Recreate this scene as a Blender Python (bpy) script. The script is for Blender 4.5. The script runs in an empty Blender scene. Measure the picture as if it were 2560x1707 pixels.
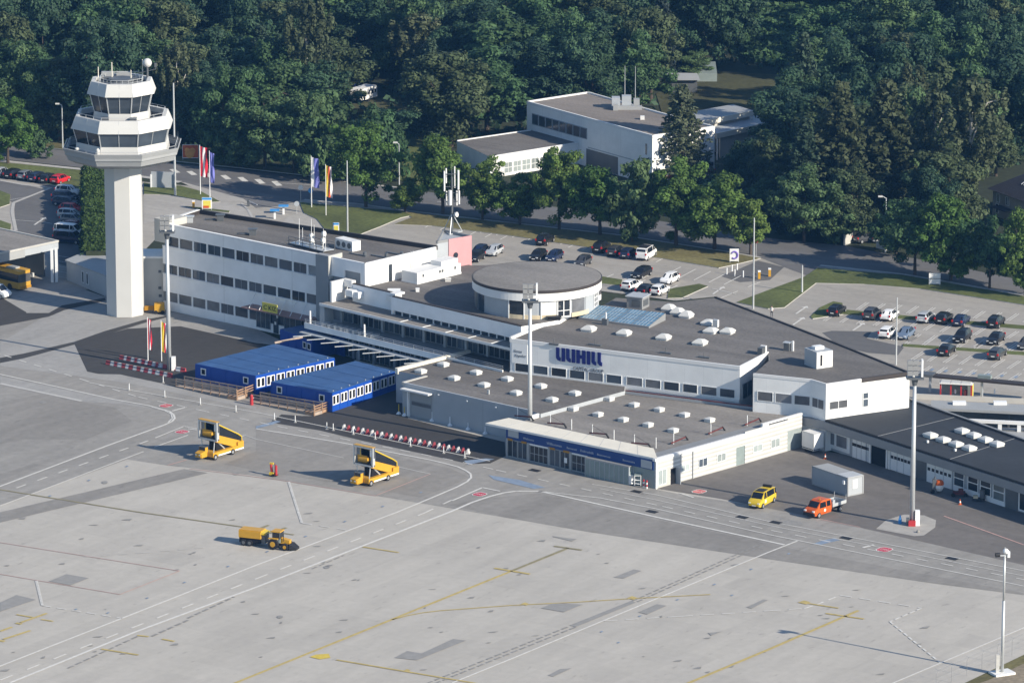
import bpy, math, random
from mathutils import Vector, Matrix
random.seed(7)
SC = bpy.context.scene
COL = SC.collection
R = math.radians
# ---------------------------------------------------------------- camera constants and ground lookup
CAMH, PITCH, FPX, CX, CY = 183.0, R(14), 13000.0, 1280.0, 853.5
_c, _s = math.cos(PITCH), math.sin(PITCH)
def P(u, v, z=0.0):
    """survey point: plan position of a photo point known to lie at height z"""
    dx = (u - CX) / FPX; dz = -(v - CY) / FPX
    Y = _c + dz * _s; Z = -_s + dz * _c
    t = (z - CAMH) / Z
    return (dx * t, Y * t)
def proj(x, y, z):
    z -= CAMH
    d = y * _c - z * _s; up = y * _s + z * _c
    return (CX + FPX * x / d, CY - FPX * up / d)
def zat(x, y, v, lo=-2.0, hi=90.0):
    for _ in range(50):
        m = (lo + hi) / 2
        if proj(x, y, m)[1] > v: lo = m
        else: hi = m
    return lo
def HT(u, vb, vt, zb=0.0):
    x, y = P(u, vb, zb)
    return zat(x, y, vt, zb)
def pxm(u, v, z=0.0):
    x, y = P(u, v, z)
    return FPX / (y * _c - (z - CAMH) * _s)
# ---------------------------------------------------------------- materials
MATS = {}
def mat(name, col, rough=0.7, metal=0.0, var=0.12, scale=0.6, spec=0.3, var2=0.0, scale2=0.05, bump=0.0, bscale=4.0, emit=0.0, alpha=None):
    if name in MATS: return MATS[name]
    m = bpy.data.materials.new(name); m.use_nodes = True
    nt = m.node_tree; N = nt.nodes; L = nt.links
    b = N['Principled BSDF']
    b.inputs['Roughness'].default_value = rough
    b.inputs['Metallic'].default_value = metal
    b.inputs['Specular IOR Level'].default_value = spec
    tc = N.new('ShaderNodeNewGeometry')
    n1 = N.new('ShaderNodeTexNoise'); n1.inputs['Scale'].default_value = scale; n1.inputs['Detail'].default_value = 6
    L.new(tc.outputs['Position'], n1.inputs['Vector'])
    mr = N.new('ShaderNodeMapRange')
    mr.inputs['From Min'].default_value = 0.25; mr.inputs['From Max'].default_value = 0.75
    mr.inputs['To Min'].default_value = 1 - var; mr.inputs['To Max'].default_value = 1 + var
    L.new(n1.outputs['Fac'], mr.inputs['Value'])
    val = mr.outputs['Result']
    if var2:
        n2 = N.new('ShaderNodeTexNoise'); n2.inputs['Scale'].default_value = scale2; n2.inputs['Detail'].default_value = 4
        L.new(tc.outputs['Position'], n2.inputs['Vector'])
        mr2 = N.new('ShaderNodeMapRange')
        mr2.inputs['From Min'].default_value = 0.3; mr2.inputs['From Max'].default_value = 0.7
        mr2.inputs['To Min'].default_value = 1 - var2; mr2.inputs['To Max'].default_value = 1 + var2
        L.new(n2.outputs['Fac'], mr2.inputs['Value'])
        mm = N.new('ShaderNodeMath'); mm.operation = 'MULTIPLY'
        L.new(val, mm.inputs[0]); L.new(mr2.outputs['Result'], mm.inputs[1]); val = mm.outputs[0]
    vm = N.new('ShaderNodeVectorMath'); vm.operation = 'SCALE'
    vm.inputs[0].default_value = col[:3]
    L.new(val, vm.inputs['Scale'])
    L.new(vm.outputs['Vector'], b.inputs['Base Color'])
    if bump:
        bp = N.new('ShaderNodeBump'); bp.inputs['Strength'].default_value = bump
        n3 = N.new('ShaderNodeTexNoise'); n3.inputs['Scale'].default_value = bscale
        L.new(tc.outputs['Position'], n3.inputs['Vector'])
        L.new(n3.outputs['Fac'], bp.inputs['Height']); L.new(bp.outputs['Normal'], b.inputs['Normal'])
    if emit:
        b.inputs['Emission Color'].default_value = (*col[:3], 1); b.inputs['Emission Strength'].default_value = emit
    if alpha is not None: b.inputs['Alpha'].default_value = alpha
    if 'glass' in name and name != 'car_glass':
        oi = N.new('ShaderNodeObjectInfo'); r3 = N.new('ShaderNodeMapRange'); r3.inputs['To Min'].default_value = 0.45; r3.inputs['To Max'].default_value = 2.0 if name == 'glass' else 1.4
        L.new(oi.outputs['Random'], r3.inputs['Value']); v3 = N.new('ShaderNodeVectorMath'); v3.operation = 'SCALE'; L.new(vm.outputs['Vector'], v3.inputs[0]); L.new(r3.outputs['Result'], v3.inputs['Scale']); L.new(v3.outputs['Vector'], b.inputs['Base Color'])
    MATS[name] = m
    return m
def slab_mat(name, col, size, rot, mortar, var, var2, streak=0.0, dark=0.86, row=None, fine=0.9):
    """concrete slabs: a rotated brick pattern gives every slab its own tone, noise gives stains"""
    m = bpy.data.materials.new(name); m.use_nodes = True
    nt = m.node_tree; N = nt.nodes; L = nt.links; b = N['Principled BSDF']
    b.inputs['Roughness'].default_value = 0.85; b.inputs['Specular IOR Level'].default_value = 0.2
    g = N.new('ShaderNodeNewGeometry')
    mp = N.new('ShaderNodeMapping'); mp.inputs['Rotation'].default_value = (0, 0, rot)
    L.new(g.outputs['Position'], mp.inputs['Vector'])
    br = N.new('ShaderNodeTexBrick'); br.offset = 0.0
    br.inputs['Scale'].default_value = 1.0; br.inputs['Brick Width'].default_value = size; br.inputs['Row Height'].default_value = row or size
    br.inputs['Mortar Size'].default_value = mortar; br.inputs['Mortar Smooth'].default_value = 0.5
    br.inputs['Color1'].default_value = (1.03, 1.03, 1.03, 1); br.inputs['Color2'].default_value = (0.955, 0.955, 0.96, 1)
    br.inputs['Mortar'].default_value = (dark, dark, dark, 1); br.inputs['Bias'].default_value = -0.1
    L.new(mp.outputs['Vector'], br.inputs['Vector'])
    def noise(scale, lo, hi, sx=1.0, detail=6, f0=0.3, f1=0.7):
        n = N.new('ShaderNodeTexNoise'); n.inputs['Scale'].default_value = scale; n.inputs['Detail'].default_value = detail
        mp2 = N.new('ShaderNodeMapping'); mp2.inputs['Scale'].default_value = (sx, 1, 1)
        L.new(mp.outputs['Vector'], mp2.inputs['Vector']); L.new(mp2.outputs['Vector'], n.inputs['Vector'])
        r = N.new('ShaderNodeMapRange'); r.inputs['From Min'].default_value = f0; r.inputs['From Max'].default_value = f1
        r.inputs['To Min'].default_value = lo; r.inputs['To Max'].default_value = hi
        L.new(n.outputs['Fac'], r.inputs['Value']); return r.outputs['Result']
    a = noise(fine, 1 - var, 1 + var); c = noise(0.045, 1 - var2, 1 + var2); d = noise(0.35, 1 - streak, 1.0 + streak * 0.4, 0.12)
    e = noise(1.3, 0.82, 1.0, 0.35, 3, 0.27, 0.36)
    out = a
    for o in (c, d, e):
        mm = N.new('ShaderNodeMath'); mm.operation = 'MULTIPLY'; L.new(out, mm.inputs[0]); L.new(o, mm.inputs[1]); out = mm.outputs[0]
    vm = N.new('ShaderNodeVectorMath'); vm.operation = 'SCALE'; L.new(br.outputs['Color'], vm.inputs[0]); L.new(out, vm.inputs['Scale'])
    v2 = N.new('ShaderNodeVectorMath'); v2.operation = 'MULTIPLY'; L.new(vm.outputs['Vector'], v2.inputs[0]); v2.inputs[1].default_value = col
    L.new(v2.outputs['Vector'], b.inputs['Base Color'])
    MATS[name] = m
    return m
def panel_mat(name, col, w, h, rough=0.5, line=0.75, var=0.04):
    """wall cladding with thin joints following local height and the wall's run"""
    m = bpy.data.materials.new(name); m.use_nodes = True
    nt = m.node_tree; N = nt.nodes; L = nt.links; b = N['Principled BSDF']
    b.inputs['Roughness'].default_value = rough; b.inputs['Specular IOR Level'].default_value = 0.3
    g = N.new('ShaderNodeNewGeometry')
    sp = N.new('ShaderNodeSeparateXYZ'); L.new(g.outputs['Position'], sp.inputs[0])
    ad = N.new('ShaderNodeMath'); ad.operation = 'ADD'; L.new(sp.outputs[0], ad.inputs[0]); L.new(sp.outputs[1], ad.inputs[1])
    cb = N.new('ShaderNodeCombineXYZ'); L.new(ad.outputs[0], cb.inputs[0]); L.new(sp.outputs[2], cb.inputs[1])
    br = N.new('ShaderNodeTexBrick'); br.offset = 0.0
    br.inputs['Scale'].default_value = 1; br.inputs['Brick Width'].default_value = w; br.inputs['Row Height'].default_value = h
    br.inputs['Mortar Size'].default_value = 0.17 if w > 20 else 0.015
    br.inputs['Color1'].default_value = (1, 1, 1, 1); br.inputs['Color2'].default_value = (1 - var, 1 - var, 1 - var, 1); br.inputs['Mortar'].default_value = (line, line, line, 1)
    L.new(cb.outputs[0], br.inputs['Vector'])
    n = N.new('ShaderNodeTexNoise'); n.inputs['Scale'].default_value = 0.5; n.inputs['Detail'].default_value = 5
    L.new(g.outputs['Position'], n.inputs['Vector'])
    r = N.new('ShaderNodeMapRange'); r.inputs['From Min'].default_value = 0.3; r.inputs['From Max'].default_value = 0.7
    r.inputs['To Min'].default_value = 0.93; r.inputs['To Max'].default_value = 1.04; L.new(n.outputs['Fac'], r.inputs['Value'])
    vm = N.new('ShaderNodeVectorMath'); vm.operation = 'SCALE'; L.new(br.outputs['Color'], vm.inputs[0]); L.new(r.outputs['Result'], vm.inputs['Scale'])
    v2 = N.new('ShaderNodeVectorMath'); v2.operation = 'MULTIPLY'; L.new(vm.outputs['Vector'], v2.inputs[0]); v2.inputs[1].default_value = col[:3]
    L.new(v2.outputs['Vector'], b.inputs['Base Color'])
    MATS[name] = m
    return m
def leaf_mat(name, col, hue=0.03, val=0.25, trans=0.25):
    m = bpy.data.materials.new(name); m.use_nodes = True
    nt = m.node_tree; N = nt.nodes; L = nt.links
    out = N['Material Output']; b = N['Principled BSDF']
    b.inputs['Roughness'].default_value = 0.6; b.inputs['Specular IOR Level'].default_value = 0.15
    at = N.new('ShaderNodeAttribute'); at.attribute_name = 'tone'
    oi = N.new('ShaderNodeObjectInfo')
    hs = N.new('ShaderNodeHueSaturation'); hs.inputs['Color'].default_value = (*col, 1)
    def rng(sock, lo, hi):
        r = N.new('ShaderNodeMapRange'); r.inputs['To Min'].default_value = lo; r.inputs['To Max'].default_value = hi
        L.new(sock, r.inputs['Value']); return r.outputs['Result']
    L.new(rng(oi.outputs['Random'], 0.5 - hue, 0.5 + hue), hs.inputs['Hue'])
    v1 = rng(at.outputs['Fac'], 1 - val, 1 + val * 1.3); v2 = rng(oi.outputs['Random'], 1.15, 0.85)
    mm = N.new('ShaderNodeMath'); mm.operation = 'MULTIPLY'; L.new(v1, mm.inputs[0]); L.new(v2, mm.inputs[1])
    L.new(mm.outputs[0], hs.inputs['Value'])
    L.new(hs.outputs['Color'], b.inputs['Base Color'])
    tr = N.new('ShaderNodeBsdfTranslucent'); L.new(hs.outputs['Color'], tr.inputs['Color'])
    mx = N.new('ShaderNodeMixShader'); mx.inputs[0].default_value = trans
    L.new(b.outputs[0], mx.inputs[1]); L.new(tr.outputs[0], mx.inputs[2]); L.new(mx.outputs[0], out.inputs['Surface'])
    MATS[name] = m
    return m
# ---------------------------------------------------------------- mesh builder
class MB:
    def __init__(self): self.v = []; self.f = []; self.m = []
    def poly(self, pts, mi=0):
        i = len(self.v); self.v += [tuple(p) for p in pts]; self.f.append(tuple(range(i, i + len(pts)))); self.m.append(mi); return self
    def box(self, x0, x1, y0, y1, z0, z1, mi=0):
        return self.hexa([(x0, y0), (x1, y0), (x1, y1), (x0, y1)], z0, z1, mi)
    def hexa(self, q, z0, z1, mi=0, mt=None): return self.prism(q, z0, z1, mi, mt)
    def prism(self, q, z0, z1, mi=0, mt=None, bottom=True):
        a = sum(q[k][0] * q[(k + 1) % len(q)][1] - q[(k + 1) % len(q)][0] * q[k][1] for k in range(len(q)))
        q = list(q) if a > 0 else list(reversed(q))
        n = len(q); i = len(self.v)
        zt = z1 if isinstance(z1, (list, tuple)) else [z1] * n
        if a <= 0 and isinstance(z1, (list, tuple)): zt = list(reversed(zt))
        self.v += [(p[0], p[1], z0) for p in q] + [(p[0], p[1], t) for p, t in zip(q, zt)]
        for k in range(n):
            l = (k + 1) % n; self.f.append((i + k, i + l, i + n + l, i + n + k)); self.m.append(mi)
        self.f.append(tuple(range(i + n, i + 2 * n))); self.m.append(mi if mt is None else mt)
        if bottom: self.f.append(tuple(reversed(range(i, i + n)))); self.m.append(mi)
        return self
    def obox(self, c, d, hl, hw, z0, z1, mi=0, mt=None):
        """box centred on c, long axis along unit d"""
        dx, dy = d; nx, ny = -dy, dx
        q = [(c[0] + a * hl * dx + b * hw * nx, c[1] + a * hl * dy + b * hw * ny) for a, b in ((-1, -1), (1, -1), (1, 1), (-1, 1))]
        return self.prism(q, z0, z1, mi, mt)
    def wall(self, A, B, s0, s1, z0, z1, o0, o1, mi=0, mt=None):
        L = math.dist(A, B); dx, dy = (B[0] - A[0]) / L, (B[1] - A[1]) / L; nx, ny = dy, -dx
        q = [(A[0] + s * dx + o * nx, A[1] + s * dy + o * ny) for s, o in ((s0, o1), (s1, o1), (s1, o0), (s0, o0))]
        return self.prism(q, z0, z1, mi, mt)
    def tube(self, p0, p1, r0, r1=None, n=8, mi=0, caps=True):
        r1 = r0 if r1 is None else r1
        p0 = Vector(p0); p1 = Vector(p1); d = (p1 - p0)
        if d.length < 1e-6: return self
        d.normalize(); a = d.orthogonal().normalized(); b = d.cross(a)
        i = len(self.v)
        for p, r in ((p0, r0), (p1, r1)):
            for k in range(n):
                t = 2 * math.pi * k / n; self.v.append(tuple(p + a * (r * math.cos(t)) + b * (r * math.sin(t))))
        for k in range(n):
            l = (k + 1) % n; self.f.append((i + k, i + l, i + n + l, i + n + k)); self.m.append(mi)
        if caps:
            self.f.append(tuple(reversed(range(i, i + n)))); self.m.append(mi)
            self.f.append(tuple(range(i + n, i + 2 * n))); self.m.append(mi)
        return self
    def lathe(self, c, prof, n=16, ph=0.0, mi=0, cap0=True, cap1=True, mis=None):
        i = len(self.v)
        for z, r in prof:
            for k in range(n):
                t = ph + 2 * math.pi * k / n; self.v.append((c[0] + r * math.cos(t), c[1] + r * math.sin(t), z))
        for j in range(len(prof) - 1):
            for k in range(n):
                l = (k + 1) % n
                self.f.append((i + j * n + k, i + j * n + l, i + (j + 1) * n + l, i + (j + 1) * n + k)); self.m.append(mis[j] if mis else mi)
        if cap0: self.f.append(tuple(reversed(range(i, i + n)))); self.m.append(mi)
        if cap1:
            b = i + (len(prof) - 1) * n; self.f.append(tuple(range(b, b + n))); self.m.append(mis[-1] if mis else mi)
        return self
    def ball(self, c, r, nu=10, nv=7, mi=0, sz=1.0):
        prof = [(c[2] - r * sz * math.cos(math.pi * j / nv), max(1e-3, r * math.sin(math.pi * j / nv))) for j in range(nv + 1)]
        return self.lathe(c, prof, nu, 0, mi)
    def xf(self, M):
        self.v = [tuple(M @ Vector(p)) for p in self.v]; return self
    def build(self, name, mats, parent=None, smooth=False, off=(0, 0, 0)):
        me = bpy.data.meshes.new(name)
        ox, oy, oz = off
        me.from_pydata([(x - ox, y - oy, z - oz) for x, y, z in self.v], [], self.f)
        mats = mats if isinstance(mats, (list, tuple)) else [mats]
        for m in mats: me.materials.append(MATS[m] if isinstance(m, str) else m)
        if len(mats) > 1: me.polygons.foreach_set('material_index', self.m)
        if smooth: me.polygons.foreach_set('use_smooth', [True] * len(self.f))
        me.update()
        o = bpy.data.objects.new(name, me); COL.objects.link(o)
        if parent is not None: o.parent = parent
        return o
def tag(o, label, cat, group=None):
    o['label'] = label; o['category'] = cat
    if group: o['group'] = group
    return o
def thing(name, label, cat, loc=(0, 0, 0), rz=0.0, group=None):
    o = bpy.data.objects.new(name, None); COL.objects.link(o)
    o.empty_display_size = 0.5
    o.location = loc; o.rotation_euler = (0, 0, rz)
    return tag(o, label, cat, group)
def part(T, name, mb, mats, parent=None, world=True, smooth=False, label=None):
    """a part of thing T; mb in world coordinates unless world=False"""
    o = mb.build(name, mats, parent or T, smooth, tuple(T.location) if world else (0, 0, 0))
    if label: o['label'] = label
    return o
def struct(name, mb, mats, smooth=False):
    o = mb.build(name, mats, None, smooth); o['kind'] = 'structure'; return o
def copy_tree(o, parent=None):
    c = o.copy(); COL.objects.link(c)
    if parent is not None: c.parent = parent
    for ch in list(o.children): copy_tree(ch, c)
    return c
_me_cache = {}
def text_mb(body, size, origin, xdir, up, depth=0.02, mi=0, align='LEFT', shear=0.0, space=1.0, width=None):
    """letters as real extruded shapes lying on the plane through origin spanned by xdir and up"""
    cu = bpy.data.curves.new('t', 'FONT'); cu.body = body; cu.size = size; cu.extrude = depth; cu.shear = shear
    cu.space_character = space; cu.align_x = align; cu.resolution_u = 2
    ob = bpy.data.objects.new('t', cu); COL.objects.link(ob)
    bpy.context.view_layer.update()
    me = bpy.data.meshes.new_from_object(ob.evaluated_get(bpy.context.evaluated_depsgraph_get()))
    xs = Vector(xdir).normalized(); ys = Vector(up).normalized(); zs = xs.cross(ys)
    mb = MB(); o = Vector(origin); k = 1.0
    if width:
        w = max(v.co.x for v in me.vertices) - min(v.co.x for v in me.vertices); k = width / w
    mb.v = [tuple(o + xs * (v.co.x * k) + ys * v.co.y + zs * v.co.z) for v in me.vertices]
    mb.f = [tuple(p.vertices) for p in me.polygons]; mb.m = [mi] * len(mb.f)
    bpy.data.objects.remove(ob); bpy.data.curves.remove(cu); bpy.data.meshes.remove(me)
    return mb
def strip(mb, pts, w, z, dash=None, mi=0):
    """painted line of width w along a plan polyline, optionally dashed (on, off)"""
    segs = []
    for a, b in zip(pts, pts[1:]):
        L = math.dist(a, b)
        if L < 1e-6: continue
        d = ((b[0] - a[0]) / L, (b[1] - a[1]) / L)
        if dash:
            s = 0.0
            while s < L:
                e = min(L, s + dash[0]); segs.append(((a[0] + d[0] * s, a[1] + d[1] * s), (a[0] + d[0] * e, a[1] + d[1] * e), d)); s += dash[0] + dash[1]
        else: segs.append((a, b, d))
    for a, b, d in segs:
        n = (-d[1] * w / 2, d[0] * w / 2)
        mb.poly([(a[0] - n[0], a[1] - n[1], z), (b[0] - n[0], b[1] - n[1], z), (b[0] + n[0], b[1] + n[1], z), (a[0] + n[0], a[1] + n[1], z)], mi)
    return mb
def G(px, z=0.0): return [P(u, v, z) for u, v in px]
def sheet(mb, px, z, mi=0):
    mb.poly([(x, y, z) for x, y in G(px)], mi); return mb
def unit(A, B):
    L = math.dist(A, B); return ((B[0] - A[0]) / L, (B[1] - A[1]) / L)
def lerp(A, B, t): return (A[0] + (B[0] - A[0]) * t, A[1] + (B[1] - A[1]) * t)
class Facade:
    """vertical wall plane from plan point A (left) to B (right) seen from outside"""
    def __init__(s, A, B):
        s.A, s.B = A, B; s.L = math.dist(A, B); s.d = unit(A, B); s.n = (s.d[1], -s.d[0])
    def pt(s, t, o=0.0): return (s.A[0] + s.d[0] * t + s.n[0] * o, s.A[1] + s.d[1] * t + s.n[1] * o)
    def s(s, u, z=0.0):
        lo, hi = -60.0, s.L + 60
        for _ in range(50):
            m = (lo + hi) / 2
            if proj(*s.pt(m), z)[0] < u: lo = m
            else: hi = m
        return lo
    def z(s, t, v): return zat(*s.pt(t), v)
    def box(s, mb, s0, s1, z0, z1, o0, o1, mi=0, mt=None): mb.wall(s.A, s.B, s0, s1, z0, z1, o0, o1, mi, mt); return mb
    def window(s, T, s0, s1, z0, z1, o=0.0, fw=0.07, cols=1, rows=1, frame='white_frame', glass='glass', name='window', parent=None):
        """one window as one mesh: pane plus frame bars standing proud of it"""
        mb = MB(); s.box(mb, s0, s1, z0, z1, o - 0.02, o + 0.02, 0)
        for k in range(cols + 1):
            x = s0 + (s1 - s0) * k / cols
            s.box(mb, x - fw / 2, x + fw / 2, z0 - fw / 2, z1 + fw / 2, o - 0.02, o + 0.06, 1)
        for k in range(rows + 1):
            zz = z0 + (z1 - z0) * k / rows
            s.box(mb, s0 + fw / 2, s1 - fw / 2, zz - fw / 2, zz + fw / 2, o - 0.02, o + 0.055, 1)
        return part(T, name, mb, [glass, frame], parent)
# ---------------------------------------------------------------- palette
W = lambda *a: None
mat('white_paint', (0.70, 0.70, 0.69), 0.5, var=0.03, scale=0.4)
panel_mat('white_panel', (0.80, 0.80, 0.785), 1.25, 6.0, 0.45, 0.88)
panel_mat('office_panel', (0.84, 0.84, 0.84), 1.45, 20.0, 0.5, 0.9)
panel_mat('white_slat', (0.66, 0.66, 0.635), 40.0, 0.55, 0.5, 0.66, 0.10)
mat('white_frame', (0.74, 0.75, 0.75), 0.45, var=0.03)
mat('cream', (0.70, 0.66, 0.565), 0.6, var=0.05, scale=0.5)
mat('grey_frame', (0.34, 0.36, 0.38), 0.5)
mat('glass', (0.035, 0.045, 0.058), 0.12, var=0.35, scale=0.35, spec=0.5)
mat('blind_glass', (0.13, 0.135, 0.145), 0.3, var=0.25, scale=0.8, spec=0.5)
mat('pale_glass', (0.30, 0.34, 0.34), 0.2, var=0.2, scale=0.7, spec=0.5)
mat('black_gap', (0.008, 0.008, 0.01), 0.9, var=0.1)
slab_mat('roof_gravel', (0.160, 0.150, 0.141), 26.0, R(35), 0.06, 0.16, 0.16, 0.22, 0.80, 3.1, 2.6)
slab_mat('roof_gravel_light', (0.235, 0.220, 0.203), 26.0, R(35), 0.06, 0.13, 0.13, 0.18, 0.84, 3.3, 2.6)
slab_mat('roof_gravel_warm', (0.225, 0.200, 0.178), 26.0, R(35), 0.05, 0.14, 0.14, 0.18, 0.86, 4.0, 2.6)
mat('roof_dark', (0.032, 0.036, 0.042), 0.8, var=0.12, scale=1.5, var2=0.15, scale2=0.1)
mat('dark_trim', (0.045, 0.038, 0.036), 0.6)
mat('fascia_grey', (0.23, 0.235, 0.24), 0.55, var=0.06)
mat('hall_grey', (0.36, 0.385, 0.41), 0.55, var=0.05, scale=0.5)
panel_mat('hall_panel', (0.37, 0.395, 0.42), 1.0, 9.0, 0.5, 0.9)
mat('pillar_grey', (0.27, 0.28, 0.29), 0.7, var=0.06)
mat('pillar_pale', (0.45, 0.44, 0.41), 0.7, var=0.05)
mat('pink', (0.50, 0.26, 0.27), 0.7, var=0.05)
mat('tan', (0.55, 0.47, 0.33), 0.8, var=0.1)
mat('tower_white', (0.515, 0.515, 0.50), 0.6, var=0.035, scale=0.35)
mat('tower_grey', (0.31, 0.32, 0.325), 0.6, var=0.04)
mat('steel', (0.52, 0.54, 0.55), 0.45, metal=0.35, var=0.05)
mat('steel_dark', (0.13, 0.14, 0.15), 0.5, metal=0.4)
mat('dome', (0.56, 0.56, 0.54), 0.3, var=0.04, scale=1.0)
mat('solar_blue', (0.085, 0.20, 0.31), 0.3, var=0.35, scale=1.2, spec=0.6)
mat('container_blue', (0.010, 0.065, 0.34), 0.45, var=0.08, scale=0.8)
mat('container_blue_roof', (0.040, 0.098, 0.235), 0.55, var=0.10, scale=0.6, var2=0.08, scale2=0.3)
mat('sign_blue', (0.014, 0.050, 0.19), 0.5, var=0.06)
mat('letter_blue', (0.008, 0.014, 0.135), 0.4, var=0.03)
mat('letter_grey', (0.16, 0.17, 0.19), 0.5, var=0.03)
mat('letter_white', (0.45, 0.47, 0.5), 0.5, var=0.03)
mat('yellow', (0.52, 0.285, 0.028), 0.4, var=0.06, scale=1.5)
mat('sign_yellow', (0.66, 0.57, 0.10), 0.5, var=0.04)
mat('amber', (0.36, 0.18, 0.015), 0.5)
mat('bus_gold', (0.48, 0.27, 0.035), 0.35, var=0.05)
mat('van_yellow', (0.58, 0.42, 0.035), 0.3, var=0.04)
mat('orange', (0.52, 0.10, 0.02), 0.35, var=0.04)
mat('red', (0.40, 0.035, 0.04), 0.45, var=0.06)
mat('rail_red', (0.115, 0.028, 0.025), 0.6, var=0.1)
mat('wood', (0.36, 0.225, 0.14), 0.8, var=0.22, scale=2.5)
mat('wood_grey', (0.36, 0.29, 0.235), 0.85, var=0.2, scale=2.5)
mat('rubber', (0.018, 0.018, 0.02), 0.8)
mat('rim', (0.42, 0.43, 0.44), 0.35, metal=0.5, var=0.05)
mat('car_glass', (0.012, 0.015, 0.02), 0.08, spec=0.6, var=0.1)
mat('tail_red', (0.45, 0.015, 0.015), 0.25)
mat('lamp_clear', (0.75, 0.77, 0.78), 0.15, spec=0.6)
mat('plate_white', (0.75, 0.75, 0.74), 0.5)
mat('black_plastic', (0.02, 0.02, 0.022), 0.6)
mat('trunk', (0.075, 0.058, 0.045), 0.95, var=0.3, scale=3)
mat('birch_bark', (0.42, 0.40, 0.36), 0.9, var=0.4, scale=3)
mat('concrete_block', (0.52, 0.51, 0.48), 0.85, var=0.1, scale=1.5)
mat('skin', (0.55, 0.36, 0.27), 0.6)
mat('dark_cloth', (0.03, 0.032, 0.04), 0.85)
mat('barrier_red', (0.36, 0.06, 0.07), 0.6, var=0.1)
mat('barrier_white', (0.60, 0.59, 0.58), 0.6, var=0.1)
mat('white_cloth', (0.72, 0.72, 0.72), 0.85)
mat('blue_cloth', (0.03, 0.13, 0.30), 0.8)
mat('screen_green', (0.22, 0.265, 0.26), 0.35, var=0.1, scale=0.8)
mat('purple', (0.20, 0.14, 0.48), 0.5)
mat('sky_blue', (0.06, 0.27, 0.60), 0.5)
mat('house_wall', (0.42, 0.38, 0.33), 0.85)
mat('house_roof', (0.055, 0.05, 0.055), 0.8, var=0.2, scale=3)
CARCOL = {}
for n_, c_ in dict(black=(0.012, 0.013, 0.016), dark_grey=(0.05, 0.052, 0.058), navy=(0.015, 0.024, 0.06), white=(0.80, 0.80, 0.79), silver=(0.46, 0.48, 0.50), grey=(0.19, 0.21, 0.235),
                 red=(0.50, 0.02, 0.028), maroon=(0.16, 0.02, 0.035), blue_grey=(0.14, 0.19, 0.27)).items():
    CARCOL[n_] = mat('paint_' + n_, c_, 0.25, metal=0.15 if n_ in ('silver', 'grey', 'blue_grey') else 0.0, var=0.03, spec=0.5)
# ================================================================ GROUND
AX = R(56.0)   # run of the apron slabs
slab_mat('apron_concrete', (0.418, 0.396, 0.358), 5.0, -AX, 0.04, 0.04, 0.05, 0.08, 0.94)
slab_mat('asphalt_worn', (0.284, 0.272, 0.252), 40.0, -AX, 0.02, 0.08, 0.07, 0.14, 0.93)
slab_mat('asphalt_mid', (0.250, 0.238, 0.220), 40.0, -AX, 0.02, 0.08, 0.07, 0.14, 0.93)
slab_mat('asphalt_yard', (0.158, 0.147, 0.138), 40.0, R(35), 0.02, 0.09, 0.08, 0.14, 0.93)
slab_mat('asphalt_light', (0.315, 0.308, 0.295), 40.0, -AX, 0.02, 0.07, 0.06, 0.10, 0.93)
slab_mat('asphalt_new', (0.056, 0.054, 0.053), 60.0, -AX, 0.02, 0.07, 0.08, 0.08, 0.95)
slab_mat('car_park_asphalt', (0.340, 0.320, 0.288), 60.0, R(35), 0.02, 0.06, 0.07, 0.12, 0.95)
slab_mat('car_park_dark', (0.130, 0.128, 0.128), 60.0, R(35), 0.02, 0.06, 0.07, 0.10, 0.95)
slab_mat('road_asphalt', (0.150, 0.148, 0.150), 60.0, R(35), 0.02, 0.06, 0.07, 0.12, 0.95)
slab_mat('paving', (0.36, 0.345, 0.32), 60.0, R(35), 0.02, 0.08, 0.06, 0.10, 0.95)
mat('grass', (0.092, 0.110, 0.034), 0.95, var=0.3, scale=1.6, var2=0.28, scale2=0.10, bump=0.6, bscale=7)
mat('grass_dry', (0.145, 0.130, 0.055), 0.95, var=0.3, scale=1.6, var2=0.28, scale2=0.12, bump=0.5, bscale=7)
mat('forest_soil', (0.028, 0.036, 0.018), 1.0, var=0.35, scale=0.8, var2=0.3, scale2=0.06)
mat('meadow', (0.060, 0.062, 0.026), 1.0, var=0.3, scale=1.2, var2=0.3, scale2=0.07)
mat('soil', (0.22, 0.185, 0.135), 1.0, var=0.25, scale=1.8, var2=0.15, scale2=0.2)
mat('line_white', (0.58, 0.57, 0.54), 0.7, var=0.14, scale=2.2)
mat('line_worn', (0.45, 0.44, 0.42), 0.8, var=0.14, scale=1.8)
mat('line_yellow', (0.43, 0.34, 0.13), 0.8, var=0.2, scale=1.5)
mat('line_olive', (0.24, 0.215, 0.13), 0.8, var=0.2, scale=1.2)
mat('line_bright_yellow', (0.55, 0.42, 0.07), 0.7, var=0.15, scale=2)
mat('line_red', (0.46, 0.30, 0.27), 0.8, var=0.15, scale=1.5)
mat('paint_red', (0.42, 0.09, 0.085), 0.7, var=0.12, scale=2)
mat('paint_blue', (0.20, 0.255, 0.34), 0.8, var=0.2, scale=1.0)
mat('patch_grey', (0.26, 0.255, 0.245), 0.9, var=0.1, scale=1.2)
mat('stain', (0.245, 0.24, 0.23), 0.9, var=0.2, scale=2)
mat('kerb_stone', (0.40, 0.39, 0.37), 0.9, var=0.1, scale=1.5)

# the one sheet that reaches the horizon
mb = MB(); mb.poly([(-1500, -100, -0.06), (1500, -100, -0.06), (1500, 2400, -0.06), (-1500, 2400, -0.06)])
struct('ground', mb, 'forest_soil')
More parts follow.
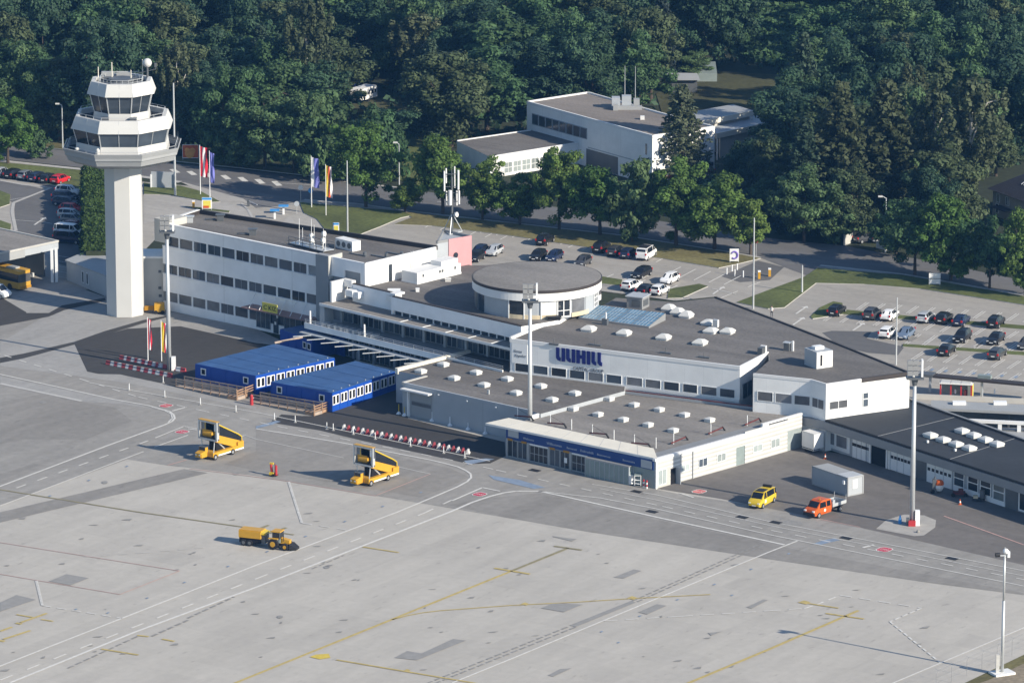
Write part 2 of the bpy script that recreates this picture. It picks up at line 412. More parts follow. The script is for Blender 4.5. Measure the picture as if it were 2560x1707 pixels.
# gently rising wooded ground far behind
mb = MB()
for i in range(24):
    for j in range(8):
        def q(a, b):
            x = -600 + a * 50; y = 1110 + b * 110
            return (x, y, -0.05 + 0.9 * (b ** 1.7) * (1 + 0.25 * math.sin(a * 0.7 + b)) if b else -0.05)
        mb.poly([q(i, j), q(i + 1, j), q(i + 1, j + 1), q(i, j + 1)])
struct('hillside', mb, 'forest_soil', True)

mb = MB(); sheet(mb, [(-700, 1030), (-500, 900), (-60, 880), (640, 880), (1100, 1000), (1400, 1120), (1900, 1120), (2150, 1160), (2900, 1420), (3600, 2400), (1280, 3200), (-1200, 2400)], 0.0)
struct('apron', mb, 'apron_concrete')
# worn asphalt of the taxi lane and the service roads
mb = MB()
sheet(mb, [(-500, 1180), (-300, 830), (0, 800), (262, 740), (420, 780), (640, 858), (905, 1005), (1262, 1142), (1636, 1222), (1700, 1235), (2070, 1290), (2560, 1400), (2700, 1440), (2700, 1506), (2560, 1487), (2328, 1457), (1920, 1397), (1648, 1356), (1470, 1329), (1280, 1296), (1050, 1257), (840, 1222), (640, 1189), (474, 1169), (418, 1163), (318, 1148), (0, 1262), (-400, 1400)], 0.012)
struct('taxiway', mb, 'asphalt_worn')
mb = MB()
sheet(mb, [(0, 1185), (85, 1158), (118, 1163), (0, 1208)], 0.02)
sheet(mb, [(0, 1280), (460, 1172), (520, 1182), (0, 1306)], 0.02)
sheet(mb, [(0, 1006), (100, 985), (290, 1020), (330, 1052), (215, 1098), (60, 1098), (0, 1110)], 0.02)
sheet(mb, [(640, 1068), (905, 1122), (1130, 1172), (1172, 1192), (1130, 1214), (1050, 1243), (850, 1208), (640, 1176), (560, 1160), (640, 1128)], 0.02)
sheet(mb, [(1120, 1262), (1230, 1244), (1345, 1232), (1580, 1286), (1920, 1358), (2030, 1382), (2560, 1482), (2560, 1486), (2328, 1456), (1920, 1396), (1648, 1355), (1470, 1328), (1280, 1295)], 0.02)
struct('asphalt_patch', mb, 'asphalt_mid')
mb = MB()
sheet(mb, [(0, 962), (0, 940), (290, 1000), (400, 1024), (300, 1010), (204, 1004)], 0.024)
sheet(mb, [(185, 858), (60, 885), (0, 902), (0, 915), (218, 944), (330, 960), (640, 1024), (640, 1016), (430, 966), (300, 936), (247, 935), (218, 929)], 0.024)
sheet(mb, [(0, 858), (122, 784), (160, 768), (262, 760), (268, 790), (300, 800), (360, 788), (412, 775), (450, 785), (452, 815), (319, 822), (185, 856), (60, 884), (0, 898)], 0.024)
sheet(mb, [(0, 735), (66, 705), (145, 700), (262, 742), (122, 782), (0, 800)], 0.024)
sheet(mb, [(412, 776), (640, 822), (700, 850), (700, 864), (640, 858), (452, 817), (450, 790)], 0.028)
struct('apron_edge', mb, 'asphalt_light')
# yard in front of the garages
mb = MB()
sheet(mb, [(1641, 1221), (1836, 1167), (2000, 1118), (2140, 1140), (2560, 1275), (2750, 1330), (2750, 1452), (2560, 1412), (2070, 1300), (1800, 1246)], 0.016)
struct('service_yard', mb, 'asphalt_yard')
mb = MB(); sheet(mb, [(2190, 1322), (2286, 1340), (2310, 1338), (2338, 1318), (2340, 1300), (2310, 1288), (2260, 1286), (2215, 1300)], 0.03)
struct('concrete_pad', mb, 'paving')
# fresh dark asphalt around the containers, and dark strips further left
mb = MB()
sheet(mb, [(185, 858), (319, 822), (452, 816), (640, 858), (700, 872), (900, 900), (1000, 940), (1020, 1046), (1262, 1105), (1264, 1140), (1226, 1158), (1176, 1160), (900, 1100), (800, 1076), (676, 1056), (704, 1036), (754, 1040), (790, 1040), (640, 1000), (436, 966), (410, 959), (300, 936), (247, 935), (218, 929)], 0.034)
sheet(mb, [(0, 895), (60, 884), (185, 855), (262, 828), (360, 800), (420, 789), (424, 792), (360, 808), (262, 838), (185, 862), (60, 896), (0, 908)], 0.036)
sheet(mb, [(-60, 850), (-60, 760), (0, 742), (66, 781), (66, 783), (122, 783), (155, 764), (262, 745), (264, 752), (160, 776), (122, 792), (0, 815)], 0.036)  # separate dark strip left of the tower foot
struct('asphalt_and_strips', mb, 'asphalt_new')
# car parks and landside paving
mb = MB()
sheet(mb, [(-900, 400), (0, 400), (360, 455), (760, 490), (1280, 560), (1850, 640), (2060, 660), (2560, 735), (3100, 800), (3300, 1000), (2700, 1080), (2282, 1003), (2094, 858), (1789, 742), (1688, 752), (1503, 728), (1180, 670), (1075, 615), (500, 530), (440, 545), (270, 720), (0, 740), (-800, 800)], 0.004)
struct('car_park', mb, 'car_park_asphalt')
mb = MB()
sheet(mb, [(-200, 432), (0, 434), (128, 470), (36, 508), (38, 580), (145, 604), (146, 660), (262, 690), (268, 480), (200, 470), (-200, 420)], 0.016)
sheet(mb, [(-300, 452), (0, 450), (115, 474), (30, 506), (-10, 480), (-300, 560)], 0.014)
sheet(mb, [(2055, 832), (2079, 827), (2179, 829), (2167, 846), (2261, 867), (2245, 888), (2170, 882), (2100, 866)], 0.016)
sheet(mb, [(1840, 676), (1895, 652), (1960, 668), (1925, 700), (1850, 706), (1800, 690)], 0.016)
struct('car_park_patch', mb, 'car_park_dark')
mb = MB()
sheet(mb, [(360, 487), (440, 488), (500, 500), (553, 507), (600, 505), (628, 530), (640, 552), (560, 540), (498, 527), (430, 545), (360, 560)], 0.018)
sheet(mb, [(720, 542), (760, 534), (792, 549), (812, 572), (790, 572), (700, 562)], 0.018)
sheet(mb, [(451, 455), (520, 468), (615, 498), (628, 515), (600, 503), (553, 506), (500, 478)], 0.018)
struct('pavement', mb, 'paving')
# public road
mb = MB()
up = [(-900, 290), (-300, 330), (0, 358), (79, 368), (267, 388), (451, 411), (612, 425), (804, 448), (900, 458), (1100, 484), (1424, 522), (1650, 553), (1920, 596), (2113, 615), (2179, 628), (2323, 653), (2560, 702), (3000, 790), (3500, 900)]
lo = [(-900, 320), (-300, 366), (0, 398), (267, 426), (451, 454), (608, 497), (640, 520), (700, 516), (757, 500), (900, 508), (1021, 525), (1280, 555), (1547, 585), (1825, 628), (1905, 646), (1960, 668), (2020, 690), (2045, 667), (2258, 683), (2560, 735), (3000, 826), (3500, 940)]
sheet(mb, up + lo[::-1], 0.022)
struct('road', mb, 'road_asphalt')
# pavement strips and kerbs along the road
mb = MB()
strip(mb, G([(-300, 370), (0, 402), (130, 416), (267, 430), (451, 456)]), 1.3, 0.045)
strip(mb, G([(760, 500), (900, 511), (1021, 528), (1280, 558), (1547, 588), (1825, 631), (1900, 645)]), 0.9, 0.045)
strip(mb, G([(2050, 664), (2258, 686), (2560, 738)]), 0.9, 0.045)
strip(mb, G([(860, 454), (1000, 470)]), 0.8, 0.045)
strip(mb, G([(-40, 448), (0, 452), (60, 463), (128, 470), (34, 508), (30, 530), (40, 578)]), 0.55, 0.05)
strip(mb, G([(604, 508), (622, 528), (632, 548)]), 0.4, 0.05)
strip(mb, G([(1503, 727), (1590, 737), (1640, 745), (1688, 752), (1735, 746), (1789, 741)]), 0.35, 0.06)
struct('sidewalk', mb, 'kerb_stone')
# grass beds stand 0.12 m above the paving with a kerb round each
gb = MB(); db = MB()
for px in ([(360, 458), (400, 466), (451, 466), (500, 479), (551, 506), (527, 507), (440, 491), (400, 488), (360, 487)],
           [(462, 517), (500, 520), (575, 529), (572, 533), (500, 526)],
           [(749, 507), (830, 515), (1005, 530), (1030, 540), (1002, 546), (950, 568), (901, 587), (814, 577), (792, 549), (760, 534)],
           [(1490, 690), (1556, 701), (1552, 715), (1500, 710)],
           [(1672, 724), (1748, 711), (1770, 717), (1705, 746), (1669, 747)],
           [(2045, 671), (2258, 690), (2560, 742), (2700, 772), (2700, 800), (2560, 763), (2301, 723), (2160, 712), (2040, 709), (1961, 770), (1920, 773), (1841, 757), (1920, 727), (2010, 694)],
           [(2026, 793), (2050, 770), (2083, 755), (2106, 759), (2108, 775), (2300, 794), (2560, 815), (2700, 828), (2700, 838), (2560, 825), (2300, 803), (2108, 787), (2032, 798)],
           [(2258, 861), (2560, 881), (2700, 892), (2700, 901), (2560, 890), (2256, 868)],
           [(-400, 380), (0, 407), (130, 420), (262, 434), (262, 470), (200, 476), (160, 470), (120, 462), (0, 432), (-400, 410)],
           [(-200, 470), (0, 478), (26, 488), (24, 512), (0, 520), (-200, 530)], [(-200, 545), (0, 552), (28, 562), (26, 578), (-200, 560)]):
    gb.prism(G(px), -0.03, 0.12, 1, 0)
for px in ([(1005, 531), (1280, 560), (1547, 590), (1825, 633), (1902, 647), (1840, 662), (1797, 671), (1648, 646), (1394, 608), (1280, 591), (1080, 566), (985, 562), (1030, 545)],
           [(-200, 318), (79, 366), (267, 386), (612, 422), (900, 455), (900, 440), (612, 410), (267, 372), (79, 352), (-200, 300)]):
    db.prism(G(px), -0.03, 0.11, 1, 0)
struct('lawn', gb, ['grass', 'kerb_stone']); struct('dry_lawn', db, ['grass_dry', 'kerb_stone'])
mb = MB(); sheet(mb, [(965, 440), (1000, 330), (1085, 320), (1140, 352), (1090, 440), (1060, 470)], 0.05)
struct('garden_lawn', mb, 'grass')
mb = MB(); sheet(mb, [(1640, 235), (1800, 180), (2000, 190), (2120, 260), (2100, 330), (1900, 330), (1660, 300)], 0.05)
sheet(mb, [(850, 258), (1000, 240), (1010, 275), (860, 285)], 0.05)
struct('meadow', mb, 'meadow')
mb = MB(); sheet(mb, [(2380, 1722), (2560, 1636), (2700, 1575), (2800, 1800), (2400, 1900)], 0.03, 0)
sheet(mb, [(2402, 1722), (2470, 1700), (2600, 1640), (2700, 1600), (2800, 1800), (2420, 1900)], 0.04, 1)
struct('verge', mb, ['grass_dry', 'soil'])

# ---------------------------------------------------------------- painted markings
wl = MB()
Z = 0.052
def wline(px, w=0.28, dash=None): strip(wl, G(px), w, Z, dash)
wline([(-200, 1738), (0, 1665), (305, 1545.5), (640, 1413), (994, 1280), (1090, 1240), (1144, 1217), (1168, 1204), (1178, 1194), (1176, 1184), (1162, 1175), (1144, 1167), (1110, 1158), (1076, 1150), (860, 1108), (640, 1072)], 0.3)
wline([(24, 1707), (338, 1579.6), (640, 1468), (1125, 1280), (1180, 1256), (1225, 1241), (1260, 1232), (1290, 1228), (1347, 1228), (1400, 1239), (1660, 1297), (1920, 1353), (1961, 1362)], 0.4)
wline([(0, 1700), (640, 1447), (1060, 1283), (1140, 1245)], 0.26, (2.3, 2.6))
wline([(1130, 1707), (1280, 1646), (1920, 1381), (1994, 1352)], 0.26)
wline([(2180, 1730), (2233, 1707), (2560, 1569), (2700, 1510)], 0.24)
wline([(1511, 1552), (1700, 1541), (1920, 1527), (2010, 1521), (2040, 1512), (2100, 1488)], 0.24, (1.6, 1.0))
wline([(2100, 1488), (2304, 1520)], 0.24, (1.6, 1.0))
wline([(2304, 1520), (2225, 1554), (2350, 1656)], 0.26, (1.1, 0.5))
wline([(91, 1451.6), (106, 1514)], 0.34, (0.5, 0.12)); wline([(106, 1514), (305, 1545.5)], 0.24, (1.3, 0.8))
wline([(722, 1205), (746, 1281), (755, 1308)], 0.34, (0.5, 0.12)); wline([(755, 1308), (866, 1325)], 0.2, (1.5, 1.1))
# service road along the buildings
wline([(-200, 918), (0, 936), (286, 999), (370, 1014), (403, 1023), (424, 1029), (434, 1037), (437, 1046), (430, 1054), (410, 1063), (272, 1113), (0, 1216), (-200, 1290)], 0.3)
wline([(380, 1018), (412, 1027), (428, 1035), (431, 1046), (420, 1056)], 0.2)
wline([(-50, 868), (11, 889), (204, 949), (346, 993), (500, 1026), (694, 1066), (1000, 1125), (1157, 1156), (1240, 1175), (1656, 1266), (1928, 1326), (2560, 1449)], 0.22, (1.7, 1.9))
wline([(223, 957), (327, 976), (640, 1031), (1225, 1153)], 0.2)
wline([(1480, 1211), (1640, 1237), (1920, 1303), (2560, 1427), (2700, 1452)], 0.18); wline([(1500, 1222), (1640, 1250), (1930, 1315), (2560, 1440)], 0.15)
wline([(1347, 1228), (1500, 1245), (1640, 1272), (1920, 1336), (2560, 1465), (2700, 1492)], 0.22)
wline([(0, 1265), (359, 1129)], 0.2); wline([(41, 1220), (376, 1100)], 0.22, (2.0, 2.4)); wline([(388, 1095), (460, 1066), (492, 1072)], 0.2); wline([(386, 1118), (470, 1088)], 0.2)
wline([(430, 1028), (466, 1018)], 0.3); wline([(1130, 1252), (1206, 1219), (1250, 1228)], 0.3); wline([(2157, 1369), (2185, 1362)], 0.45); wline([(1700, 1233), (1734, 1244)], 0.3)
wline([(470, 1072), (492, 1075)], 0.3); wline([(590, 1100), (612, 1088), (640, 1098), (860, 1145)], 0.13); wline([(985, 1165), (1076, 1185)], 0.13)
# car park bays: parallel pairs of bay lines
def bays(a0, a1, n, dvec, w=0.16, pair=0.4):
    for k in range(n + 1):
        u = a0[0] + (a1[0] - a0[0]) * k / n; v = a0[1] + (a1[1] - a0[1]) * k / n
        A = P(u, v); B = P(u + dvec[0], v + dvec[1]); d = unit(A, B); nx, ny = -d[1] * pair / 2, d[0] * pair / 2
        for sgn in ((-1, 1) if pair else (0,)):
            strip(wl, [(A[0] + nx * sgn, A[1] + ny * sgn), (B[0] + nx * sgn, B[1] + ny * sgn)], w, Z)
bays((2143, 775), (2560, 806), 10, (26, -18))
bays((2060, 803), (2560, 850), 12, (26, -17))
bays((2262, 862), (2560, 886), 7, (28, -19)); bays((2190, 848), (2560, 878), 9, (28, -19))
bays((2280, 900), (2560, 926), 7, (30, -20)); bays((2300, 934), (2560, 955), 7, (28, -18))
bays((1080, 565), (1400, 612), 8, (30, -16), 0.2, 0); bays((1660, 690), (1810, 712), 4, (42, -22), 0.2, 0); bays((1420, 620), (1640, 656), 6, (30, -16), 0.2, 0)
bays((1268, 590), (1080, 560), 5, (-18, 10), 0.2, 0)
bays((1500, 702), (1660, 730), 4, (34, -16), 0.2, 0)
for k in range(7):
    A = P(430 + k * 42.5, 424 + k * 5.0); B = P(444 + k * 42.5, 433 + k * 5.4); strip(wl, [A, B], 1.0, Z)
for k in range(5): strip(wl, [P(145, 640 + k * 13), P(204, 650 + k * 13)], 0.14, Z)
wline([(690, 458), (760, 462), (800, 466)], 0.18); wline([(0, 505), (75, 492)], 0.14); wline([(0, 548), (110, 556), (130, 560)], 0.14)
wline([(1796, 748), (1900, 706)], 0.2, (6, 3)); wline([(1780, 722), (1840, 736)], 0.2); wline([(1130, 507), (1062, 503)], 0.2, (2.5, 4))
for (u, v) in ((1998, 778), (1990, 806), (94, 556), (1600, 700), (2140, 820), (1790, 729)):
    A = P(u - 8, v + 7); B = P(u + 14, v - 8); strip(wl, [A, B], 0.3, Z); d = unit(A, B); n = (-d[1], d[0])
    wl.poly([(B[0] + d[0] * 1.2, B[1] + d[1] * 1.2, Z), (B[0] - n[0] * 0.6, B[1] - n[1] * 0.6, Z), (B[0] + n[0] * 0.6, B[1] + n[1] * 0.6, Z)])
struct('road_marking', wl, 'line_white')
wn = MB()
for px in ([(250, 1422), (420, 1372), (560, 1365)], ):
    strip(wn, G([(210, 1392), (360, 1382), (520, 1368)]), 0.2, 0.048, (1.2, 1.0))
strip(wn, G([(0, 959), (204, 1003)]), 0.6, 0.048)
struct('worn_marking', wn, 'line_worn')
yl = MB()
def yline(px, w=0.42): strip(yl, G(px), w, 0.056)
yline([(520, 1735), (640, 1685.8), (1280, 1427)]); yline([(1236, 1420), (1325, 1435)], 0.5)
yline([(980, 1549), (1021, 1538), (1060, 1531), (1103, 1526), (1280, 1513), (1443, 1505), (1580, 1496), (1776, 1486)], 0.26)
yline([(841, 1649), (1185, 1707), (1260, 1720)], 0.36)
yline([(1700, 1716), (1920, 1624), (2146, 1526)], 0.46); yline([(2064, 1533), (2160, 1547)], 0.42); yline([(2012, 1507), (2097, 1520)], 0.36)
yline([(253, 1622), (346, 1637)], 0.4); yline([(907, 1367), (997, 1381)], 0.36); yline([(405, 1597), (436, 1603)], 0.4); yline([(343, 1588), (372, 1591)], 0.4)
yline([(41, 1536), (82, 1543)], 0.34); yline([(52, 1556), (117, 1533)], 0.42); yline([(103, 1548), (133, 1553)], 0.34); yline([(0, 1578), (30, 1567)], 0.42); yline([(8, 1598), (76, 1576)], 0.42); yline([(40, 1557), (54, 1560)], 0.5); yline([(-10, 1600), (12, 1603)], 0.6)
for (u, v, w_, h_) in ((1312, 1510, 10, 4), (1580, 1495, 12, 5), (1018, 1676, 8, 4), (2010, 1506, 16, 5)):
    yl.poly([(x, y, 0.058) for x, y in G([(u - w_, v), (u, v - h_), (u + w_, v - 1), (u + w_ * 0.4, v + h_)])])
struct('yellow_marking', yl, 'line_yellow')
ol = MB()
strip(ol, G([(-60, 1215), (0, 1224), (346, 1280), (500, 1302), (640, 1322), (735, 1337)]), 0.34, 0.054)
strip(ol, G([(612, 1335), (672, 1313)]), 0.5, 0.055); strip(ol, G([(675, 1333), (716, 1319)]), 0.5, 0.055)
strip(ol, G([(1280, 1427), (1420, 1370)]), 0.5, 0.05); strip(ol, G([(1385, 1365), (1455, 1375)]), 0.5, 0.05)
struct('faded_marking', ol, 'line_olive')
by = MB(); by.poly([(x, y, 0.056) for x, y in G([(774, 1642), (790, 1636), (822, 1634), (826, 1644), (800, 1648)])])
struct('bay_number', by, 'line_bright_yellow')
rl = MB()
def rline(px, w=0.14): strip(rl, G(px), w, 0.05)
rline([(-50, 1348), (0, 1356), (449, 1427), (300, 1485.6), (0, 1435), (-50, 1427)]); rline([(942, 1238), (1076, 1185)]); rline([(474, 1172), (560, 1182), (700, 1200), (942, 1240)]); rline([(420, 1163), (466, 1150)], 0.2)
rline([(2360, 1290), (2560, 1362)], 0.25); rline([(2050, 1298), (2150, 1318)], 0.15)
struct('red_marking', rl, 'line_red')
# red hold signs painted on the ground, white rim and white letters
sg = MB(); lt = MB()
dv = unit(P(640, 1056), P(1240, 1175)); uv = (-dv[1], dv[0])
for (u, v, k) in ((415, 1014.7, 1.0), (455, 1080, 1.0), (1199, 1236, 1.0), (1748, 1229, 1.0), (2211, 1374, 1.1)):
    c = P(u, v)
    for (hl, hw, z, mi) in ((0.85, 0.95, 0.058, 1), (0.74, 0.82, 0.062, 0)):
        q = [(c[0] + a * hl * k * dv[0] + b * hw * k * uv[0], c[1] + a * hl * k * dv[1] + b * hw * k * uv[1], z) for a, b in ((-1, -0.6), (-0.6, -1), (0.6, -1), (1, -0.6), (1, 0.6), (0.6, 1), (-0.6, 1), (-1, 0.6))]
        sg.poly(q, mi)
    t = text_mb('STOP', 0.62, (c[0] - 0.6 * dv[0] - 0.2 * uv[0], c[1] - 0.6 * dv[1] - 0.2 * uv[1], 0.066), (dv[0], dv[1], 0), (uv[0], uv[1], 0), 0.001, width=1.2)
    i = len(lt.v); lt.v += t.v; lt.f += [tuple(a + i for a in f) for f in t.f]; lt.m += t.m
struct('stop_marking', sg, ['paint_red', 'line_white']); struct('stop_lettering', lt, 'line_white')
bl = MB()
for px in ([(640, 1066), (690, 1052), (702, 1054), (680, 1062), (640, 1072)], [(1160, 1152), (1215, 1146), (1236, 1148), (1170, 1162)], [(1222, 1188), (1300, 1200), (1363, 1219), (1335, 1222), (1235, 1199)], [(2031, 1360), (2060, 1350), (2085, 1346), (2100, 1350), (2050, 1362)]):
    sheet(bl, px, 0.044)
rnd = random.Random(3)
for (u, v) in ((862, 1304), (764, 1341), (668, 1379), (461, 1456), (368, 1495), (570, 1416), (1878, 1423), (1786, 1461), (1694, 1499), (1600, 1540), (1504, 1579), (1830, 1488), (1546, 1606), (957, 1266), (1052, 1231), (317, 1166), (222, 1201), (125, 1240), (270, 1532), (190, 1523), (1972, 1384)):
    sheet(bl, [(u - 5, v + 1), (u, v - 2), (u + 5, v - 1), (u, v + 2)], 0.05)
for k in range(9): u = 2330 + k * 35; v = 925 + k * 3.0; sheet(bl, [(u - 7, v + 2), (u - 1, v - 3), (u + 7, v - 2), (u + 1, v + 3)], 0.058)
struct('blue_marking', bl, 'paint_blue')
# repair patches and stains
pt = MB()
for px in ([(122, 1453), (166, 1435), (223, 1445), (177, 1463)], [(0, 1506), (41, 1487), (90, 1499), (0, 1529)], [(986, 1644), (1018, 1627), (1054, 1633), (1133, 1597), (1166, 1601), (1043, 1650)],
           [(1534, 1443), (1585, 1423), (1604, 1427), (1560, 1446)], [(1353, 1520), (1384, 1507), (1457, 1511), (1410, 1530)], [(1596, 1530), (1642, 1510), (1667, 1514), (1618, 1536)], [(1866, 1518), (1909, 1498), (1920, 1500), (1880, 1521)],
           [(1370, 1688), (1400, 1672), (1430, 1670), (1384, 1691)], [(1770, 1582), (1806, 1578), (1778, 1589)], [(1381, 1340), (1443, 1348), (1430, 1353), (1384, 1342)], [(1424, 1563), (1577, 1502), (1590, 1506), (1440, 1567)]):
    sheet(pt, px, 0.046)
struct('repair_patch', pt, 'patch_grey')
st = MB()
for (a, b, w_) in (((1000, 1735), (1424, 1565), 0.35), ((1020, 1735), (1440, 1567), 0.35), ((1580, 1503), (1900, 1360), 0.3), ((1594, 1504), (1912, 1362), 0.3), ((170, 1670), (345, 1590), 0.35), ((380, 1590), (470, 1550), 0.4), ((470, 1545), (585, 1492), 0.4), ((780, 1422), (860, 1388), 0.3)):
    strip(st, G([a, b]), w_, 0.047, (1.1, 0.55))
for k in range(90):
    u = rnd.uniform(0, 2560); v = rnd.uniform(1270, 1700)
    if v < 1190 + (u - 640) * 0.1625 + 15: continue
    a = rnd.uniform(3, 16); h = rnd.uniform(1, 3.4)
    sheet(st, [(u - a, v + h * rnd.uniform(0.1, 1)), (u - a * 0.3, v - h * 0.6), (u + a * rnd.uniform(.5, 1), v - h), (u + a * 0.4, v + h * 0.7)], 0.0475)
for (u, v) in ((262, 1206), (700, 1542), (817, 1418), (590, 1184), (108, 1006)):
    sheet(st, [(u + 8 * math.cos(t * math.pi / 4), v + 4 * math.sin(t * math.pi / 4)) for t in range(8)], 0.0475)
sheet(st, [(1950, 1306), (1972, 1298), (2004, 1306), (2010, 1312), (1976, 1313)], 0.03); sheet(st, [(1950, 1294), (1966, 1297), (1950, 1300)], 0.03)
struct('stain', st, 'stain')
mb = MB()
for (u, v) in ((1337, 1176), (1592, 1229), (2115, 1345), (2380, 1396), (1630, 1279), (1855, 1293), (1940, 1306)):
    c = P(u, v); mb.obox(c, dv, 0.75, 0.45, 0.0, 0.07)
struct('drain_cover', mb, 'black_plastic')
# ================================================================ CONTROL TOWER
tx, ty = P(314, 782.7)
phi = math.pi / 8 + R(-90) + math.atan2(0 - tx, 0 - ty) * -1  # one flat side looks along the apron
T = thing('control_tower', 'tall white octagonal airport control tower with two glazed decks', 'control tower', (tx, ty, 0))
def octa(mb, prof, mi=0, cap0=True, cap1=True):
    mb.lathe((tx, ty), [(z, a / math.cos(math.pi / 8)) for z, a in prof], 8, math.pi / 8, mi, cap0, cap1); return mb
def octpt(k, a):  # corner k of the octagon with apothem a
    t = math.pi / 8 + k * math.pi / 4; r = a / math.cos(math.pi / 8); return (tx + r * math.cos(t), ty + r * math.sin(t))
part(T, 'shaft', octa(MB(), [(-0.1, 2.68), (23.9, 2.68)]), 'tower_white')
g = octa(MB(), [(23.3, 6.6), (23.9, 7.75), (25.75, 8.5)], cap1=False)
octa(g, [(25.75, 8.5), (25.80, 8.34), (24.75, 8.2)], cap0=False, cap1=False); octa(g, [(24.74, 8.2), (24.75, 8.2)], 1, False, True)
part(T, 'gallery', g, ['tower_grey', 'roof_dark'])
for (name, a0, a1, z0, z1) in (('lower_sill', 6.8, 6.55, 24.75, 26.5), ('upper_sill', 4.12, 3.98, 29.7, 30.95)):
    part(T, name, octa(MB(), [(z0, a0), (z1, a1)]), 'tower_white')
for k in range(8):
    for (lab, a0, a1, z0, z1, za) in (('lo', 6.45, 6.95, 26.5, 28.62, 0), ('up', 3.9, 4.5, 30.95, 33.62, 0)):
        p, q_ = octpt(k, a0), octpt(k + 1, a0); r_, s_ = octpt(k + 1, a1), octpt(k, a1)
        mb = MB(); n = ((p[0] + q_[0]) / 2 - tx, (p[1] + q_[1]) / 2 - ty); L = math.hypot(*n); n = (n[0] / L * 0.04, n[1] / L * 0.04)
        mb.poly([(*p, z0), (*q_, z0), (*r_, z1), (*s_, z1)], 0)
        for t in (0.0, 0.5, 1.0):
            b = lerp(p, q_, t); c = lerp(s_, r_, t); mb.tube((b[0] + n[0], b[1] + n[1], z0), (c[0] + n[0], c[1] + n[1], z1), 0.09 if t != 0.5 else 0.06, n=4, mi=1)
        part(T, 'cab_window', mb, ['glass', 'steel'])
for (name, zb, ab, zt, at, fl) in (('lower_fascia', 28.6, 7.3, 30.4, 6.6, 29.65), ('upper_fascia', 33.6, 4.95, 35.4, 4.32, 34.9)):
    mb = octa(MB(), [(zb, ab - 0.55), (zb, ab)], cap0=True, cap1=False)
    octa(mb, [(zb, ab), (zb + 0.9, ab - (ab - at) * 0.45), (zt, at)], cap0=False, cap1=False)
    octa(mb, [(zt, at), (zt, at - 0.55), (fl, at - 0.62)], cap0=False, cap1=False); octa(mb, [(fl - .01, at - .62), (fl, at - .62)], 2, False, True)
    for k in range(8):
        for t in (0.5, 1.0):
            b = lerp(octpt(k, ab), octpt(k + 1, ab), t); c = lerp(octpt(k, at), octpt(k + 1, at), t)
            n = (b[0] - tx, b[1] - ty); L = math.hypot(*n); mb.tube((b[0], b[1], zb), (c[0], c[1], zt), 0.03, n=4, mi=1)
    part(T, name, mb, ['tower_white', 'grey_frame', 'roof_dark'])
# railings of the open decks
for (a, z, h) in ((6.2, 29.65, 1.15), (3.1, 34.9, 0.85), (7.95, 24.75, 1.3)):
    mb = MB()
    for k in range(8):
        p, q_ = octpt(k, a), octpt(k + 1, a)
        for hh in (h, h * 0.55): mb.tube((*p, z + hh), (*q_, z + hh), 0.035, n=5)
        for t in (0, 0.33, 0.66): b = lerp(p, q_, t); mb.tube((*b, z), (*b, z + h), 0.03, n=5)
    part(T, 'railing', mb, 'steel')
mb = MB(); mb.lathe((tx, ty), [(34.9, 1.9), (35.55, 1.9), (35.6, 1.4)], 12); mb.box(tx - 2.6, tx - 1.2, ty + 0.4, ty + 1.4, 34.9, 35.5); mb.box(tx + 0.6, tx + 2.4, ty + 1.2, ty + 2.0, 34.9, 35.35)
part(T, 'roof_hatch', mb, 'steel_dark')
mb = MB(); mb.box(tx - 3.1, tx - 1.3, ty + 2.0, ty + 3.0, 35.0, 36.0); mb.box(tx - 0.9, tx + 1.1, ty + 2.6, ty + 3.5, 35.0, 35.9); mb.tube((tx - 3, ty + 2, 36), (tx + 2.4, ty + 3.3, 35.9), 0.06)
part(T, 'equipment_housing', mb, 'tower_grey')
for (dx, dy, h) in ((-3.35, -0.2, 2.35), (-1.4, 0.6, 2.9), (1.45, -0.2, 1.9), (3.0, 2.2, 3.0)):
    part(T, 'whip_antenna', MB().tube((tx + dx, ty + dy, 34.9), (tx + dx, ty + dy, 34.9 + h), 0.09, 0.06, 6), 'cream')
mb = MB(); mb.ball((tx + 3.75, ty + 1.6, 37.5), 0.68, 16, 10); part(T, 'radome', mb, 'dome', smooth=True)
mb = MB(); mb.tube((tx + 3.75, ty + 1.6, 35.3), (tx + 3.75, ty + 1.6, 36.9), 0.16); mb.tube((tx + 2.3, ty + 1.8, 35.9), (tx + 5.0, ty + 1.5, 36.6), 0.06); mb.box(tx + 4.8, tx + 5.15, ty + 1.35, ty + 1.6, 36.9, 37.5); mb.tube((tx + 4.97, ty + 1.5, 36.5), (tx + 4.97, ty + 1.5, 37.0), 0.05)
part(T, 'antenna_bracket', mb, 'steel_dark')
mb = MB(); mb.ball((tx - 6.3, ty - 5.0, 25.95), 0.34, 8, 6, sz=0.7); part(T, 'deck_lamp', mb, 'dome', smooth=True)
mb = MB(); mb.lathe((tx - 3.1, ty - 7.0), [(24.75, 0.3), (26.2, 0.3), (26.45, 0.12)], 10); part(T, 'deck_mast', mb, 'tower_white')
for x_ in (1.5, -2.6): part(T, 'searchlight', MB().box(tx + x_, tx + x_ + 1, ty - 4.7, ty - 3.8, 29.65, 30.5), 'steel_dark')

mat('canopy_rose', (.24, .15, .14), .5)
# ================================================================ OFFICE BLOCK
OZ = 13.2
A = P(409, 772.7); Cfr = P(912.3, 658.5, OZ); Cbr = P(1092, 617.0, OZ); Cbl = P(498.4, 526.4, OZ)
d = unit(A, Cfr)
F = Facade(A, Cfr)
T = thing('office_building', 'long three storey white office block with ribbon windows beside the control tower', 'office building', (A[0], A[1], 0))
back = [Cbr, Cbl]
